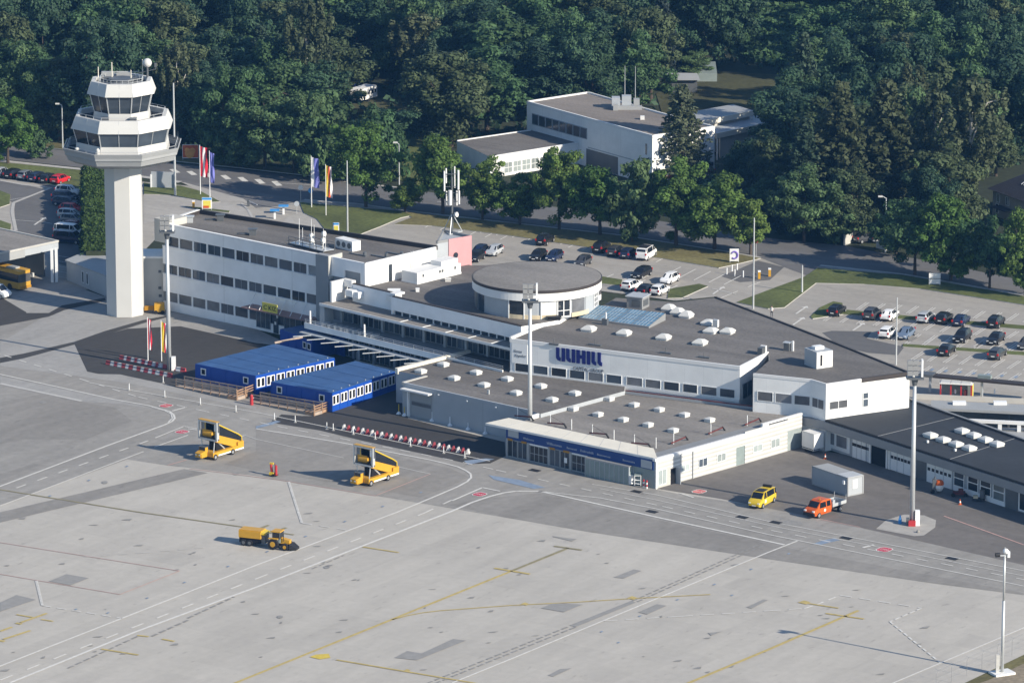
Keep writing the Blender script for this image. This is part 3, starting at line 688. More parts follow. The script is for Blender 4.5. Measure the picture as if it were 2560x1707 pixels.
# core set back behind the white bands
i1, i2 = F.pt(0.0, -0.35), F.pt(F.L, -0.35)
def zpt(t): return F.pt(t)
core = MB(); core.prism([i1, F.pt(F.L - 0.3, -0.35), Cbr, Cbl], -0.1, OZ - 0.55, 0)
part(T, 'wall', core, 'pillar_grey')
mb = MB(); mb.poly([(*p, OZ - 0.52) for p in (i1, F.pt(F.L - 0.1, -0.35), Cbr, Cbl)]); part(T, 'roof', mb, 'roof_gravel')
pil0, pil1 = F.s(796.6, 11), F.s(828, 11)
BL = pil0  # bands run from the left end to the grey pillar
SILL = [(1.3, 2.8), (5.55, 7.0), (9.8, 11.3)]
bands = [(-0.1, 1.3), (2.8, 5.55), (7.0, 9.8), (11.3, OZ)]
for (z0, z1) in bands:
    mb = MB(); F.box(mb, 0, BL, z0, z1, -0.34, 0.0)
    if z0 > 2:
        F.box(mb, 0, BL, z1 - 0.10, z1, 0.0, 0.10)
        if z1 < OZ: F.box(mb, 0, BL, z1 - 0.75, z1 - 0.66, 0.0, 0.02)
    part(T, 'parapet_band', mb, 'office_panel')
pitch = 2.88; rw = random.Random(5)
for r_, (z0, z1) in enumerate(SILL):
    s = 0.25 if r_ < 2 else 0.6; k = 0
    while s + pitch < BL + 0.4:
        e = min(s + pitch - 0.30, BL - 0.1)
        F.window(T, s + 0.03, e, z0 + 0.02, z1 - 0.02, -0.2, 0.06, 2 if rw.random() < .35 else 1, 1, 'grey_frame', rw.choice(['glass', 'glass', 'blind_glass']))
        mb = MB(); F.box(mb, e + 0.02, s + pitch + 0.06, z0, z1, -0.34, -0.1); part(T, 'mullion', mb, 'white_frame')
        s += pitch; k += 1
# coping and rear parapet
mb = MB()
for p, q_ in ((Cbl, Cbr), (i1, Cbl)):
    f2 = Facade(p, q_); mb.wall(p, q_, 0, f2.L, OZ - 0.5, OZ + 0.12, -0.25, 0.1)
part(T, 'coping', mb, ['dark_trim'])
mb = MB(); mb.wall(i1, Cbl, 0.2, math.dist(i1, Cbl) - 0.2, OZ + 0.12, OZ + 0.2, -0.3, 0.25); part(T, 'end_coping', mb, 'white_paint')
# grey stair pillar
mb = MB(); F.box(mb, pil0, pil1, -0.1, OZ + 0.15, -0.4, 0.62, 0); part(T, 'pillar', mb, 'pillar_grey')
pe = F.s(849.7, 12.5)
mb = MB(); F.box(mb, pil1 - 0.25, pil1, 5, OZ + 0.16, -2.4, 0.60, 0); F.box(mb, pil1, pil1 + 0.05, 9.9, OZ + 0.16, -2.0, 0.58); part(T, 'pillar_side', mb, 'pillar_pale')
# right part of the front above the lower roof
mb = MB(); F.box(mb, pil1 + 0.05, F.L, 11.6, OZ, -0.34, 0.0); F.box(mb, F.L - 0.9, F.L, 9.3, 11.6, -0.34, 0.0); F.box(mb, pil1 + 0.05, pil1 + 2.6, 10.4, 11.6, -0.34, 0.0); part(T, 'upper_wall', mb, 'office_panel')
mb = MB(); F.box(mb, pil1 + 2.7, F.L - 1.0, 9.4, 11.55, -0.34, -0.2); part(T, 'roller_shutter', mb, 'pillar_grey')
# bright end wall towards the rotunda
S = Facade(Cfr, Cbr)
mb = MB(); S.box(mb, 0, S.L, 9.0, OZ, -0.3, 0.0); part(T, 'end_wall', mb, 'white_paint')
sd = S.s(978, 11)
mb = MB(); S.box(mb, sd - 0.5, sd + 0.1, 9.7, 12.2, 0.0, 0.05, 1); S.box(mb, sd + 0.1, sd + 0.95, 9.7, 12.3, 0.0, 0.12, 0); part(T, 'door', mb, ['white_frame', 'glass'])
sl = S.s(1026, 11); mb = MB()
for q in (0, 0.45): mb.tube((*S.pt(sl + q, 0.12), 9.7), (*S.pt(sl + q, 0.12), OZ + 0.3), 0.035)
for k in range(11): mb.tube((*S.pt(sl, 0.12), 9.9 + k * 0.3), (*S.pt(sl + 0.45, 0.12), 9.9 + k * 0.3), 0.02)
part(T, 'ladder', mb, 'steel')
# canopy and yellow sign over the entrance
c0, c1 = F.s(632, 4), F.s(800, 4)
mb = MB(); F.box(mb, c0, c1, 3.55, 3.72, 0.02, 2.5, 0)
part(T, 'canopy', mb, 'canopy_rose')
mb = MB()
for k in range(7):
    t = c0 + 0.6 + k * (c1 - c0 - 1.2) / 6; mb.tube((*F.pt(t, 0.02), 5.4), (*F.pt(t + 0.9, 2.4), 3.75), 0.05)
part(T, 'canopy_strut', mb, 'white_frame')
ys = F.s(684, 5); sg = MB(); F.box(sg, ys, ys + 3.0, 3.8, 5.1, 2.35, 2.45); part(T, 'entrance_sign', sg, 'sign_yellow')
o = F.pt(ys + 0.25, 2.47); t = text_mb('C KIZ', 0.95, (*o, 4.1), (*F.d, 0), (0, 0, 1), 0.02, width=2.5); part(T, 'sign_lettering', t, 'black_plastic')
dn = F.s(684, 1); mb = MB(); F.box(mb, dn, dn + 1.0, 0, 2.3, 0.005, 0.06); part(T, 'door', mb, 'glass')
mb = MB(); F.box(mb, dn + 0.25, dn + 0.6, 1.3, 1.75, 0.06, 0.08); part(T, 'notice', mb, 'plate_white')
F.window(T, dn + 2.2, dn + 5.6, 0.4, 3.0, 0.03, 0.06, 3, 1, 'grey_frame', 'glass'); F.window(T, dn - 3.4, dn - 0.6, 0.4, 3.0, 0.03, 0.06, 3, 1, 'grey_frame', 'glass')
# left head of the block
mb = MB(); H0 = P(381, 551, 11.8); H1 = P(433, 545.5, OZ + .3)
mb.wall(F.pt(-1.6, -0.6), F.pt(1.4, -0.6), 0, 3.0, 10.2, OZ + 0.5, -3.2, 0.64); part(T, 'stair_head', mb, 'pillar_pale')
# clutter on the office roof
def rthing(name, label, cat, mb, m, group=None, smooth=False, base=None):
    o = mb.build(name, m, None, smooth); return tag(o, label, cat, group)
RZ = OZ - 0.52
def rp(u, v): return P(u, v, RZ)
gx = thing('antenna_platform', 'steel platform with whip aerials and small dishes on the office roof edge', 'antenna platform', (*rp(760, 625), RZ))
ga, gb_ = rp(722, 612), rp(808, 634); gd = unit(ga, gb_); gn = (-gd[1], gd[0]); gl = math.dist(ga, gb_)
mb = MB()
for t in range(0, 6):
    for w_ in (0, 2.2):
        q = (ga[0] + gd[0] * gl * t / 5 + gn[0] * w_, ga[1] + gd[1] * gl * t / 5 + gn[1] * w_); mb.tube((*q, RZ), (*q, RZ + 1.3), 0.05)
for w_ in (0, 2.2):
    for zz in (0.25, 0.8, 1.3):
        mb.tube((ga[0] + gn[0] * w_, ga[1] + gn[1] * w_, RZ + zz), (gb_[0] + gn[0] * w_, gb_[1] + gn[1] * w_, RZ + zz), 0.045)
part(gx, 'frame', mb, 'steel_dark')
mb = MB(); mb.obox(((ga[0] + gb_[0]) / 2 + gn[0] * 1.1, (ga[1] + gb_[1]) / 2 + gn[1] * 1.1), gd, gl / 2, 1.0, RZ + 0.25, RZ + 0.33); part(gx, 'deck', mb, 'steel')
for (t, w_, h) in ((0.25, 0.4, 4.2), (0.5, 1.6, 3.4), (0.62, 0.3, 4.6), (0.8, 1.4, 3.2), (0.98, 0.6, 2.8), (0.1, 2.0, 2.4)):
    q = (ga[0] + gd[0] * gl * t + gn[0] * w_, ga[1] + gd[1] * gl * t + gn[1] * w_)
    part(gx, 'whip_antenna', MB().tube((*q, RZ + 0.3), (*q, RZ + h), 0.05, 0.03, 5), 'white_frame')
for (t, w_, z_) in ((0.45, 1.2, 1.7), (0.56, 0.5, 1.2), (0.72, 1.8, 2.3), (0.84, 0.9, 1.6)):
    q = (ga[0] + gd[0] * gl * t + gn[0] * w_, ga[1] + gd[1] * gl * t + gn[1] * w_)
    mb = MB(); mb.tube((q[0], q[1], RZ + z_), (q[0] + 0.28, q[1] - 0.2, RZ + z_ + 0.06), 0.36, 0.42, 12); mb.tube((q[0], q[1], RZ + 0.3), (q[0], q[1], RZ + z_), 0.05)
    part(gx, 'dish', mb, 'dome')
b0 = rp(870, 622); mb = MB(); mb.obox(b0, gd, 1.9, 0.8, RZ, RZ + 1.45)
o = thing('ventilation_unit', 'white ventilation unit with dark fan openings on the office roof', 'ventilation unit', (*b0, RZ)); part(o, 'casing', mb, 'white_paint')
for k in range(3): mb = MB(); c = (b0[0] + gd[0] * (k - 1) * 1.2 + gd[1] * 0.83, b0[1] + gd[1] * (k - 1) * 1.2 - gd[0] * 0.83); mb.tube((*c, RZ + 0.75), (c[0] + gd[1] * .03, c[1] - gd[0] * .03, RZ + 0.75), 0.42, n=14); part(o, 'fan_grille', mb, 'steel_dark')
for (u, v, lab) in ((632, 588, 'dark boxy vent hood on the middle of the office roof'), (551, 552, 'small dark vent pipe on the rear left of the office roof'), (474, 556, 'low pale vent cap on the left end of the office roof')):
    q = rp(u, v); mb = MB(); mb.box(q[0] - 0.5, q[0] + 0.5, q[1] - 0.4, q[1] + 0.4, RZ, RZ + 0.9); mb.tube((q[0] - 2.2, q[1] + 0.3, RZ + 0.15), (q[0], q[1], RZ + 0.15), 0.12); mb.box(q[0] - 0.7, q[0] + 0.7, q[1] - 0.55, q[1] + 0.55, RZ + 0.9, RZ + 1.0)
    rthing('roof_vent', lab, 'roof vent', mb, 'steel_dark' if 'dark' in lab else 'steel')
for (u, v, h, lab) in ((912, 640, 0.6, 'small grey pipe vent near the right corner of the office roof'), (966, 645, 0.7, 'dark stubby vent on the office roof near the bright end wall'), (1005, 638, 0.5, 'flat dark duct on the office roof near the stair tower')):
    q = rp(u, v); mb = MB(); mb.tube((*q, RZ), (*q, RZ + h), 0.3, 0.26, 10); mb.obox((q[0] - 1, q[1] + .5), unit(A, Cfr), 1.6, 0.16, RZ, RZ + 0.18); rthing('roof_vent', lab, 'roof vent', mb, 'steel_dark')
# link wing between tower and office, sunlit grey wall with white coping
L0, L1 = P(356, 770), P(409, 768)
LT = thing('link_building', 'low grey walled link between control tower and office block', 'building', (*L0, 0))
f = Facade(P(354, 770), P(412, 770)); hz = 7.6
mb = MB(); f.box(mb, 0, f.L, -0.1, hz, -5, 0); part(LT, 'wall', mb, 'pillar_pale')
mb = MB(); f.box(mb, -0.1, f.L + 0.1, hz, hz + 0.3, -5.1, 0.1); part(LT, 'coping', mb, 'white_paint')
for (u, z0) in ((396, 5.4), (396, 2.9), (397, 1.7)):
    s = f.s(u, z0); mb = MB(); f.box(mb, s, s + 0.45, z0, z0 + 0.4, 0.005, 0.06); part(LT, 'vent_grille', mb, 'steel_dark')
G2 = thing('power_trailer', 'yellow boxed ground power trailer beside the foot of the tower', 'trailer', (*P(398, 786), 0))
c = P(399, 783); mb = MB(); mb.obox(c, (1, 0.05), 0.75, 0.7, 0.35, 1.55); part(G2, 'body', mb, 'yellow'); mb = MB(); mb.obox((c[0] - 1.5, c[1] + 0.3), (1, 0.05), 0.75, 0.35, 0.45, 1.0); mb.tube((c[0] - 2.4, c[1] + .3, .5), (c[0] - 1.4, c[1] + .3, .6), 0.25); part(G2, 'drawbar_cover', mb, 'amber')
for dx in (-0.5, 0.5): mb = MB(); mb.tube((c[0] + dx, c[1] - 0.75, 0.3), (c[0] + dx, c[1] - 0.55, 0.3), 0.3, n=12); part(G2, 'wheel', mb, 'rubber')
# ---------------------------------------------------------------- pink stair tower
SZ = 14.0
q0, q1, q2, q3 = P(1092, 616, OZ), P(1121, 598, SZ), P(1178, 588.5, SZ), P(1108, 573, SZ)
ST = thing('stair_tower', 'pink and grey stair tower with a round window at the end of the office block', 'stair tower', (*q1, 0))
mb = MB(); mb.prism([q0, q1, q2, q3], 0, SZ - 0.4, 0); part(ST, 'wall', mb, 'hall_grey')
f = Facade(q1, q2); mb = MB(); f.box(mb, 0, f.L, 0, SZ, 0.0, 0.12); part(ST, 'pink_wall', mb, 'pink')
mb = MB(); 
for a, b in ((q0, q1), (q2, q3), (q3, q0)): mb.wall(a, b, 0, math.dist(a, b), SZ - 0.4, SZ, -0.2, 0.02)
part(ST, 'coping', mb, 'fascia_grey')
s = f.s(1138, 10); zc = f.z(s, 637.5); c = f.pt(s, 0.13); mb = MB(); mb.tube((*c, zc), (c[0] + f.n[0] * .05, c[1] + f.n[1] * .05, zc), 0.42, n=20); part(ST, 'round_window', mb, 'glass')
mc = P(1130, 582, SZ - 0.4)
MT = thing('phone_mast', 'dark rooftop mobile phone mast with white panel antennas on the stair tower', 'antenna mast', (*mc, SZ - 0.4))
mz = SZ - 0.4; mh = zat(mc[0], mc[1], 408) - mz
mb = MB(); mb.tube((*mc, mz), (*mc, mz + mh * .8), 0.2, 0.15, 10); mb.tube((*mc, mz + mh * .8), (*mc, mz + mh), 0.06, 0.04); part(MT, 'pole', mb, 'steel_dark')
mb = MB()
for k in range(3):
    t = R(20 + 120 * k); e = (mc[0] + 1.6 * math.cos(t), mc[1] + 1.6 * math.sin(t)); mb.tube((*e, mz + 0.1), (*mc, mz + 3.0), 0.07); mb.tube((*e, mz + 0.1), (mc[0] + 1.6 * math.cos(t + 2.094), mc[1] + 1.6 * math.sin(t + 2.094), mz + 0.1), 0.08)
part(MT, 'tripod', mb, 'steel')
for (dx, dy, z0, z1, r_) in ((-1.1, -0.2, 6.3, 9.3, 0.13), (-0.85, 0.3, 7.4, 9.6, 0.12), (0.95, -0.1, 6.5, 9.4, 0.15), (0.4, 0.7, 6.6, 9.8, 0.1), (-0.25, -0.6, 4.3, 6.5, 0.26), (1.05, -0.4, 4.4, 6.4, 0.14), (0.7, 0.5, 4.0, 6.2, 0.12), (-0.8, 0.3, 4.1, 6.2, 0.12)):
    mb = MB(); mb.tube((mc[0] + dx, mc[1] + dy, mz + z0), (mc[0] + dx, mc[1] + dy, mz + z1), r_, n=8); part(MT, 'panel_antenna', mb, 'white_paint')
mb = MB()
for z_ in (4.7, 6.0, 6.9, 8.8):
    mb.tube((mc[0] - 1.1, mc[1], mz + z_), (mc[0] + 1.1, mc[1], mz + z_), 0.06); mb.tube((mc[0], mc[1] - 0.6, mz + z_), (mc[0], mc[1] + 0.7, mz + z_), 0.06)
part(MT, 'bracket', mb, 'steel_dark')
mb = MB(); mb.tube((mc[0] + 0.5, mc[1] - 0.3, mz + 2.8), (mc[0] + 0.75, mc[1] - 0.5, mz + 2.85), 0.35, 0.38, 12); part(MT, 'dish', mb, 'dome')
# ================================================================ TERMINAL: middle wing with balcony
DZ = 9.7
M0 = P(981, 742, 10.15); M1 = P(1303, 816.5, 10.15)
FM = Facade(M0, M1)                                   # plane of the upper white fascia
TM = thing('terminal_building', 'middle wing of the terminal with long balcony and glazed ground floor', 'terminal', (*M0, 0))
a0 = FM.s(836, 8.5)                                   # left end
deckpx = G([(981, 742), (1303, 816.5), (1400, 800), (1503, 735), (1503, 690), (1380, 655), (1180, 664), (1100, 640), (1000, 640), (905, 690), (862, 704)], DZ)
mb = MB(); mb.prism(deckpx, 8.9, DZ, 0, 1); part(TM, 'roof_deck', mb, ['white_panel', 'roof_gravel'])
r0 = FM.s(862, 9.5)
mb = MB(); FM.box(mb, 0, FM.L, 8.2, 10.15, -0.3, 0.0); part(TM, 'fascia', mb, 'office_panel')
mb = MB(); FM.box(mb, 0, FM.L, 10.15, 10.28, -0.45, 0.06); FM.box(mb, r0, -0.02, 10.15, 10.28, -1.95, -1.5); part(TM, 'dark_coping', mb, 'dark_trim')
mb = MB(); FM.box(mb, r0, 0, 7.6, 10.15, -1.9, -1.55); FM.box(mb, -0.25, 0, 7.6, 10.15, -1.6, 0.0); part(TM, 'recessed_wall', mb, 'office_panel')
mb = MB(); FM.box(mb, -0.9, 0.3, 10.28, 10.55, -2.2, -0.3); part(TM, 'corner_coping', mb, 'white_paint')
mb = MB(); FM.box(mb, a0 + 0.1, a0 + 0.5, 7.6, 10.6, -2.2, 1.0); FM.box(mb, a0 + 0.5, r0, 9.6, 10.6, -2.2, -1.4); part(TM, 'end_wall', mb, 'white_paint')
mb = MB(); FM.box(mb, a0 + 1.9, a0 + 3.4, 8.6, 9.5, -1.5, -0.3, 0); FM.box(mb, a0 + 3.4, a0 + 4.4, 8.5, 9.4, -1.5, -0.5, 0); part(TM, 'vent_housing', mb, 'white_frame')
# clerestory strip under the fascia
mb = MB(); FM.box(mb, 0.2, FM.L, 7.6, 8.2, -0.5, -0.3); part(TM, 'clerestory', mb, 'glass')
n = 16
mb = MB()
for k in range(n + 1): s = 0.2 + (FM.L - 0.4) * k / n; FM.box(mb, s - 0.07, s + 0.07, 7.6, 8.2, -0.45, -0.12)
part(TM, 'mullion', mb, 'white_frame')
# ledge roof
mb = MB(); FM.box(mb, a0 - 0.3, FM.L + 1.0, 7.3, 7.6, -2.2, 2.6, 0); part(TM, 'ledge_roof', mb, 'roof_gravel_light')
mb = MB(); FM.box(mb, a0 - 0.35, FM.L + 1.0, 7.28, 7.66, 2.6, 2.72); part(TM, 'ledge_edge', mb, 'white_paint')
mb = MB()
for k in range(5): s = 4 + k * 4.5; FM.box(mb, s, s + 0.14, 7.6, 7.66, 0.1, 2.55)
part(TM, 'ledge_joint', mb, 'white_frame')
# back wall of the wing, first floor glazing, balcony
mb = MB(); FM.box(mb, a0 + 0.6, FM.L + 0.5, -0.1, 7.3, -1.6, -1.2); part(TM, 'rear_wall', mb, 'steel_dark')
bw = 2.1; s = a0 + 0.9; k = 0
while s < FM.L - 0.5:
    FM.window(TM, s, s + bw - 0.12, 4.6, 7.2, -0.9, 0.06, 2, 1 if k % 3 else 2, 'grey_frame', 'glass'); s += bw; k += 1
mb = MB()
for k in range(8): s = a0 + 0.8 + k * 4.2; FM.box(mb, s - 0.2, s + 0.2, 4.4, 7.3, -0.95, -0.5)
part(TM, 'column', mb, 'hall_grey')
mb = MB(); FM.box(mb, a0 - 1.8, FM.L + 0.6, 4.05, 4.4, -1.2, 4.2); part(TM, 'balcony_floor', mb, 'hall_grey')
mb = MB(); FM.box(mb, a0 - 1.8, FM.L + 0.6, 4.0, 4.85, 4.2, 4.35); part(TM, 'balcony_front', mb, 'white_panel')
mb = MB(); 
for hh in (5.1, 5.35): mb.tube((*FM.pt(a0 - 1.8, 4.25), hh), (*FM.pt(FM.L + .6, 4.25), hh), 0.035)
for k in range(18): s = a0 - 1.6 + k * 2.0; mb.tube((*FM.pt(s, 4.25), 4.8), (*FM.pt(s, 4.25), 5.35), 0.03)
part(TM, 'balcony_railing', mb, 'steel')
for k, s in enumerate((a0 - 1.0, FM.s(960, 5.5))):
    mb = MB(); mb.tube((*FM.pt(s, 3.9), 4.4), (*FM.pt(s, 3.9), 6.6 - k * .1), 0.16, 0.12, 8); part(TM, 'furled_parasol', mb, 'white_cloth')
mb = MB(); FM.box(mb, a0 - 0.6, a0 + 0.4, 4.4, 7.3, 0.6, 2.4); part(TM, 'balcony_end_wall', mb, 'hall_grey')
# benches of the balcony read as slats
mb = MB()
for k in range(9): s = a0 + 1 + k * 1.25; FM.box(mb, s, s + 0.5, 4.4, 5.1, 2.2, 3.6)
part(TM, 'balcony_bench', mb, 'steel')
# ground floor: glazing behind, fin beams that carry the balcony
s = a0 - 0.6; k = 0
while s < FM.L - 4:
    FM.window(TM, s, s + bw - 0.1, 0.1, 3.6, 0.6, 0.07, 2, 2, 'steel', 'glass'); s += bw; k += 1
mb = MB()
for k in range(8): s = a0 + 0.6 + k * 4.2; FM.box(mb, s - 0.25, s + 0.25, 0, 4.0, 0.5, 1.0)
part(TM, 'ground_column', mb, 'hall_grey')
mb = MB(); FM.box(mb, a0 - 1.8, FM.L - 2, 3.45, 3.62, 4.35, 5.4); part(TM, 'lower_ledge', mb, 'hall_grey')
ff_ = Facade(FM.pt(0, 5.4), FM.pt(FM.L, 5.4))
for k in range(11):
    s = ff_.s(778 + 34.7 * k, 3.6); a, b = ff_.pt(s), ff_.pt(s, 3.6); mb = MB(); mb.tube((*a, 3.55), (*b, 4.0), 0.075, n=4); part(TM, 'fin_beam', mb, 'hall_grey')
# ---------------------------------------------------------------- rotunda on the deck
RC = P(1342.5, 689.5, 13.9); RR = 163 / pxm(1342, 689, 13.9)
RT = thing('rotunda', 'round flat roofed rotunda with white band standing on the terminal roof', 'rotunda', (*RC, DZ))
mb = MB(); mb.lathe(RC, [(DZ - 0.02, RR - 0.45), (13.0, RR - 0.45)], 72); part(RT, 'wall', mb, 'hall_grey', smooth=False)
mb = MB(); mb.lathe(RC, [(12.35, RR - 0.43), (12.35, RR - 0.06), (13.52, RR - 0.06), (13.52, RR - 0.43)], 96, cap0=False, cap1=False); part(RT, 'white_band', mb, 'white_paint')
mb = MB(); mb.lathe(RC, [(13.50, RR - 0.6), (13.50, RR), (13.86, RR), (13.9, RR - 0.12)], 96, cap0=False, cap1=False); part(RT, 'rim', mb, 'dark_trim')
mb = MB(); mb.lathe(RC, [(13.86, RR - 0.02), (13.9, RR - 0.3), (14.0, RR * 0.5), (14.03, 0.4)], 96, cap0=False); part(RT, 'roof', mb, 'roof_gravel_light')
def rseg(mb, t0, t1, z0, z1, r_in, r_out, mi=0, n=4):
    for k in range(n):
        a, b = R(t0 + (t1 - t0) * k / n), R(t0 + (t1 - t0) * (k + 1) / n)
        q = [(RC[0] + r_in * math.cos(a), RC[1] + r_in * math.sin(a)), (RC[0] + r_out * math.cos(a), RC[1] + r_out * math.sin(a)), (RC[0] + r_out * math.cos(b), RC[1] + r_out * math.sin(b)), (RC[0] + r_in * math.cos(b), RC[1] + r_in * math.sin(b))]
        mb.prism(q, z0, z1, mi)
RW = RR - 0.45
def rang(u): return -math.degrees(math.acos(max(-1, min(1, (proj_u_x(u) - RC[0]) / RW))))
def proj_u_x(u): return (u - 1342.5) / pxm(1342, 760, 11) + RC[0]
for (u0, u1, z0, z1, m, nm) in ((1184, 1194, 9.75, 12.3, 'steel_dark', 'panel'), (1196, 1210, 9.75, 12.3, 'glass', 'window'), (1274, 1308, 10.3, 12.3, 'glass', 'window'), (1353, 1390, 10.3, 12.3, 'white_paint', 'panel'), (1430, 1460, 10.35, 12.3, 'blind_glass', 'window'), (1463, 1482, 10.0, 12.3, 'hall_grey', 'panel')):
    mb = MB(); rseg(mb, rang(u0), rang(u1), z0, z1, RW, RW + 0.06); part(RT, nm, mb, m)
mb = MB(); rseg(mb, rang(1393), rang(1425), 9.95, 12.3, RW, RW + 0.03, 0)
for u in (1393, 1408, 1424): rseg(mb, rang(u - 1), rang(u + 1), 9.9, 12.32, RW + 0.03, RW + 0.10, 1, 1)
for z_ in (9.9, 10.75, 12.25): rseg(mb, rang(1393), rang(1425), z_, z_ + 0.1, RW + 0.03, RW + 0.09, 1)
part(RT, 'terrace_door', mb, ['glass', 'white_frame'])
mb = MB(); rseg(mb, rang(1484), rang(1494), 10.2, 12.2, RW, RW + 0.03, 0)
for u in (1484.5, 1489, 1494): rseg(mb, rang(u - 0.6), rang(u + 0.6), 10.2, 12.2, RW + 0.03, RW + 0.09, 1, 1)
for z_ in (10.15, 10.8, 11.5, 12.1): rseg(mb, rang(1484), rang(1494), z_, z_ + 0.09, RW + 0.03, RW + 0.08, 1)
part(RT, 'window', mb, ['glass', 'white_frame'])
mb = MB(); rseg(mb, rang(1272), rang(1390), DZ, 10.28, RW, RW + 0.10, 0, 10); rseg(mb, rang(1428), rang(1470), DZ, 10.3, RW, RW + 0.10, 0, 6); part(RT, 'plinth', mb, 'tan')
for u in (1272, 1310, 1352): mb = MB(); rseg(mb, rang(u - 1.1), rang(u + 1.1), DZ, 12.3, RW, RW + 0.16, 0, 1); part(RT, 'pilaster', mb, 'white_frame')
# air handling units and small pieces on the deck
u0 = P(1043, 711, DZ); u1 = P(1152, 684, DZ); u2 = P(1009, 704, DZ); ud = unit(u0, u1); un = unit(u0, u2); ul = math.dist(u0, u1); uw = 3.0
VT = thing('ventilation_unit', 'long white air handling unit beside the rotunda', 'ventilation unit', (*u0, DZ))
def uq(s0, s1, w0, w1): return [(u0[0] + ud[0] * s + un[0] * w, u0[1] + ud[1] * s + un[1] * w) for s, w in ((s0, w0), (s1, w0), (s1, w1), (s0, w1))]
mb = MB(); mb.prism(uq(0, ul * 0.62, 0, uw), DZ + 0.25, DZ + 1.65); mb.prism(uq(ul * 0.62, ul, 0, uw), DZ + 0.25, DZ + 1.55); part(VT, 'casing', mb, 'white_paint')
mb = MB(); mb.prism(uq(-0.05, ul + 0.05, -0.06, uw + 0.05), DZ, DZ + 0.26); part(VT, 'base_frame', mb, 'white_frame')
mb = MB(); mb.prism(uq(ul * 0.60, ul * 0.98, 0.4, 2.5), DZ + 1.55, DZ + 2.3); part(VT, 'intake_hood', mb, 'white_paint')
for t in (0.12, 0.5, 0.56, 0.85):
    mb = MB(); mb.prism(uq(ul * t, ul * t + 0.3, -0.09, -0.02), DZ + 0.9, DZ + 1.3); part(VT, 'hatch', mb, 'steel_dark')
for k, (u, v, h, w_, m, lab) in enumerate(((1262, 789, 1.0, 0.35, 'white_frame', 'white stub pipe on the terminal roof left of the rotunda'), (1239, 776, 1.7, 0.16, 'white_frame', 'slim white pipe standing before the shaded rotunda wall'), (1385, 797, 0.5, 0.9, 'black_plastic', 'black low box at the foot of the rotunda wall'), (985, 733, 0.5, 0.8, 'white_frame', 'white block at the corner of the terminal roof coping'), (1044, 729, 0.5, 0.25, 'white_frame', 'small white cap on the terminal deck edge'), (1120, 703, 0.4, 0.4, 'dome', 'small white dome on the terminal deck'))):
    q = P(u, v, DZ); mb = MB(); mb.box(q[0] - w_, q[0] + w_, q[1] - w_, q[1] + w_, DZ, DZ + h * 0.8); mb.box(q[0] - w_ * 1.15, q[0] + w_ * 1.15, q[1] - w_ * 1.15, q[1] + w_ * 1.15, DZ + h * 0.8, DZ + h); rthing('roof_vent', lab, 'roof vent', mb, m)

# ================================================================ departure hall with the blue lettering
HZ = 9.3
hp = [(1275, 846), (1850, 915.5), (1921, 879), (1924, 897), (1883, 933), (2029, 948), (2065.5, 958.8), (2154, 946), (2274, 930), (2094, 858), (1920, 791), (1789, 741.5), (1688, 752.5), (1540, 742), (1505, 762), (1380, 806)]
HP = G(hp, HZ)
DH = thing('departure_hall', 'large flat roofed hall with blue company lettering on its white facade', 'terminal hall', (*HP[1], 0))
inner = HP
mb = MB(); mb.prism(HP, -0.1, HZ - 0.18, 0); part(DH, 'wall', mb, 'white_panel')
mb = MB(); mb.poly([(*p, HZ - 0.15) for p in HP]); part(DH, 'roof', mb, 'roof_gravel')
mb = MB()
def edge(i, j, z0, z1, o0, o1, mi=0): mb.wall(HP[i], HP[j], 0, math.dist(HP[i], HP[j]), z0, z1, o0, o1, mi)
edge(0, 1, HZ - 0.5, HZ, -0.22, 0.06); edge(1, 2, HZ - 0.5, HZ + 0.02, -0.2, 0.05); edge(4, 5, HZ - 0.4, HZ - .01, -0.2, 0.05); edge(5, 6, HZ - 0.4, HZ - .02, -0.2, 0.04); edge(6, 7, HZ - 0.5, HZ - .03, -0.2, 0.04)
part(DH, 'coping', mb, 'white_paint')
mb = MB(); edge(7, 8, HZ - 0.55, HZ + .05, -0.25, 0.08); edge(8, 9, HZ - 0.3, HZ + 0.02, -0.2, 0.1); edge(9, 10, HZ - 0.3, HZ + 0.03, -0.2, 0.1); edge(10, 11, HZ - 0.3, HZ + 0.02, -0.2, 0.1); part(DH, 'dark_coping', mb, 'dark_trim')
mb = MB(); mb.wall(HP[0], P(1367, 807, HZ), 0, math.dist(HP[0], P(1367, 807, HZ)), HZ - 0.5, HZ + 0.22, -0.1, 0.25); part(DH, 'left_coping', mb, 'white_paint')
FH = Facade(HP[0], HP[1])
wz0, wz1 = None, None
sa = FH.s(1400, 6); wz1 = FH.z(sa, 920.5); wz0 = FH.z(sa, 941)
mb = MB(); FH.box(mb, 0.15, FH.L - 0.5, wz0 - 0.06, wz1 + 0.06, 0.0, 0.02); part(DH, 'window_band', mb, 'white_frame')
edges = [(1288, 1322), (1333, 1370), (1379, 1416), (1424.5, 1462), (1471, 1508), (1516.5, 1554), (1567, 1606), (1614, 1651.5), (1660, 1698), (1707.5, 1743.5), (1753, 1792), (1800, 1837)]
for k, (ua, ub) in enumerate(edges):
    FH.window(DH, FH.s(ua, wz0), FH.s(ub, wz0), wz0, wz1, 0.03, 0.05, 1, 1, 'white_frame', 'glass' if k in (0, 1, 2, 3, 5, 8, 9, 11) else 'blind_glass')
mb = MB(); FH.box(mb, 0, FH.L, wz0 - 0.5, wz0 - 0.1, 0.0, 0.14); part(DH, 'sill_band', mb, 'white_paint')
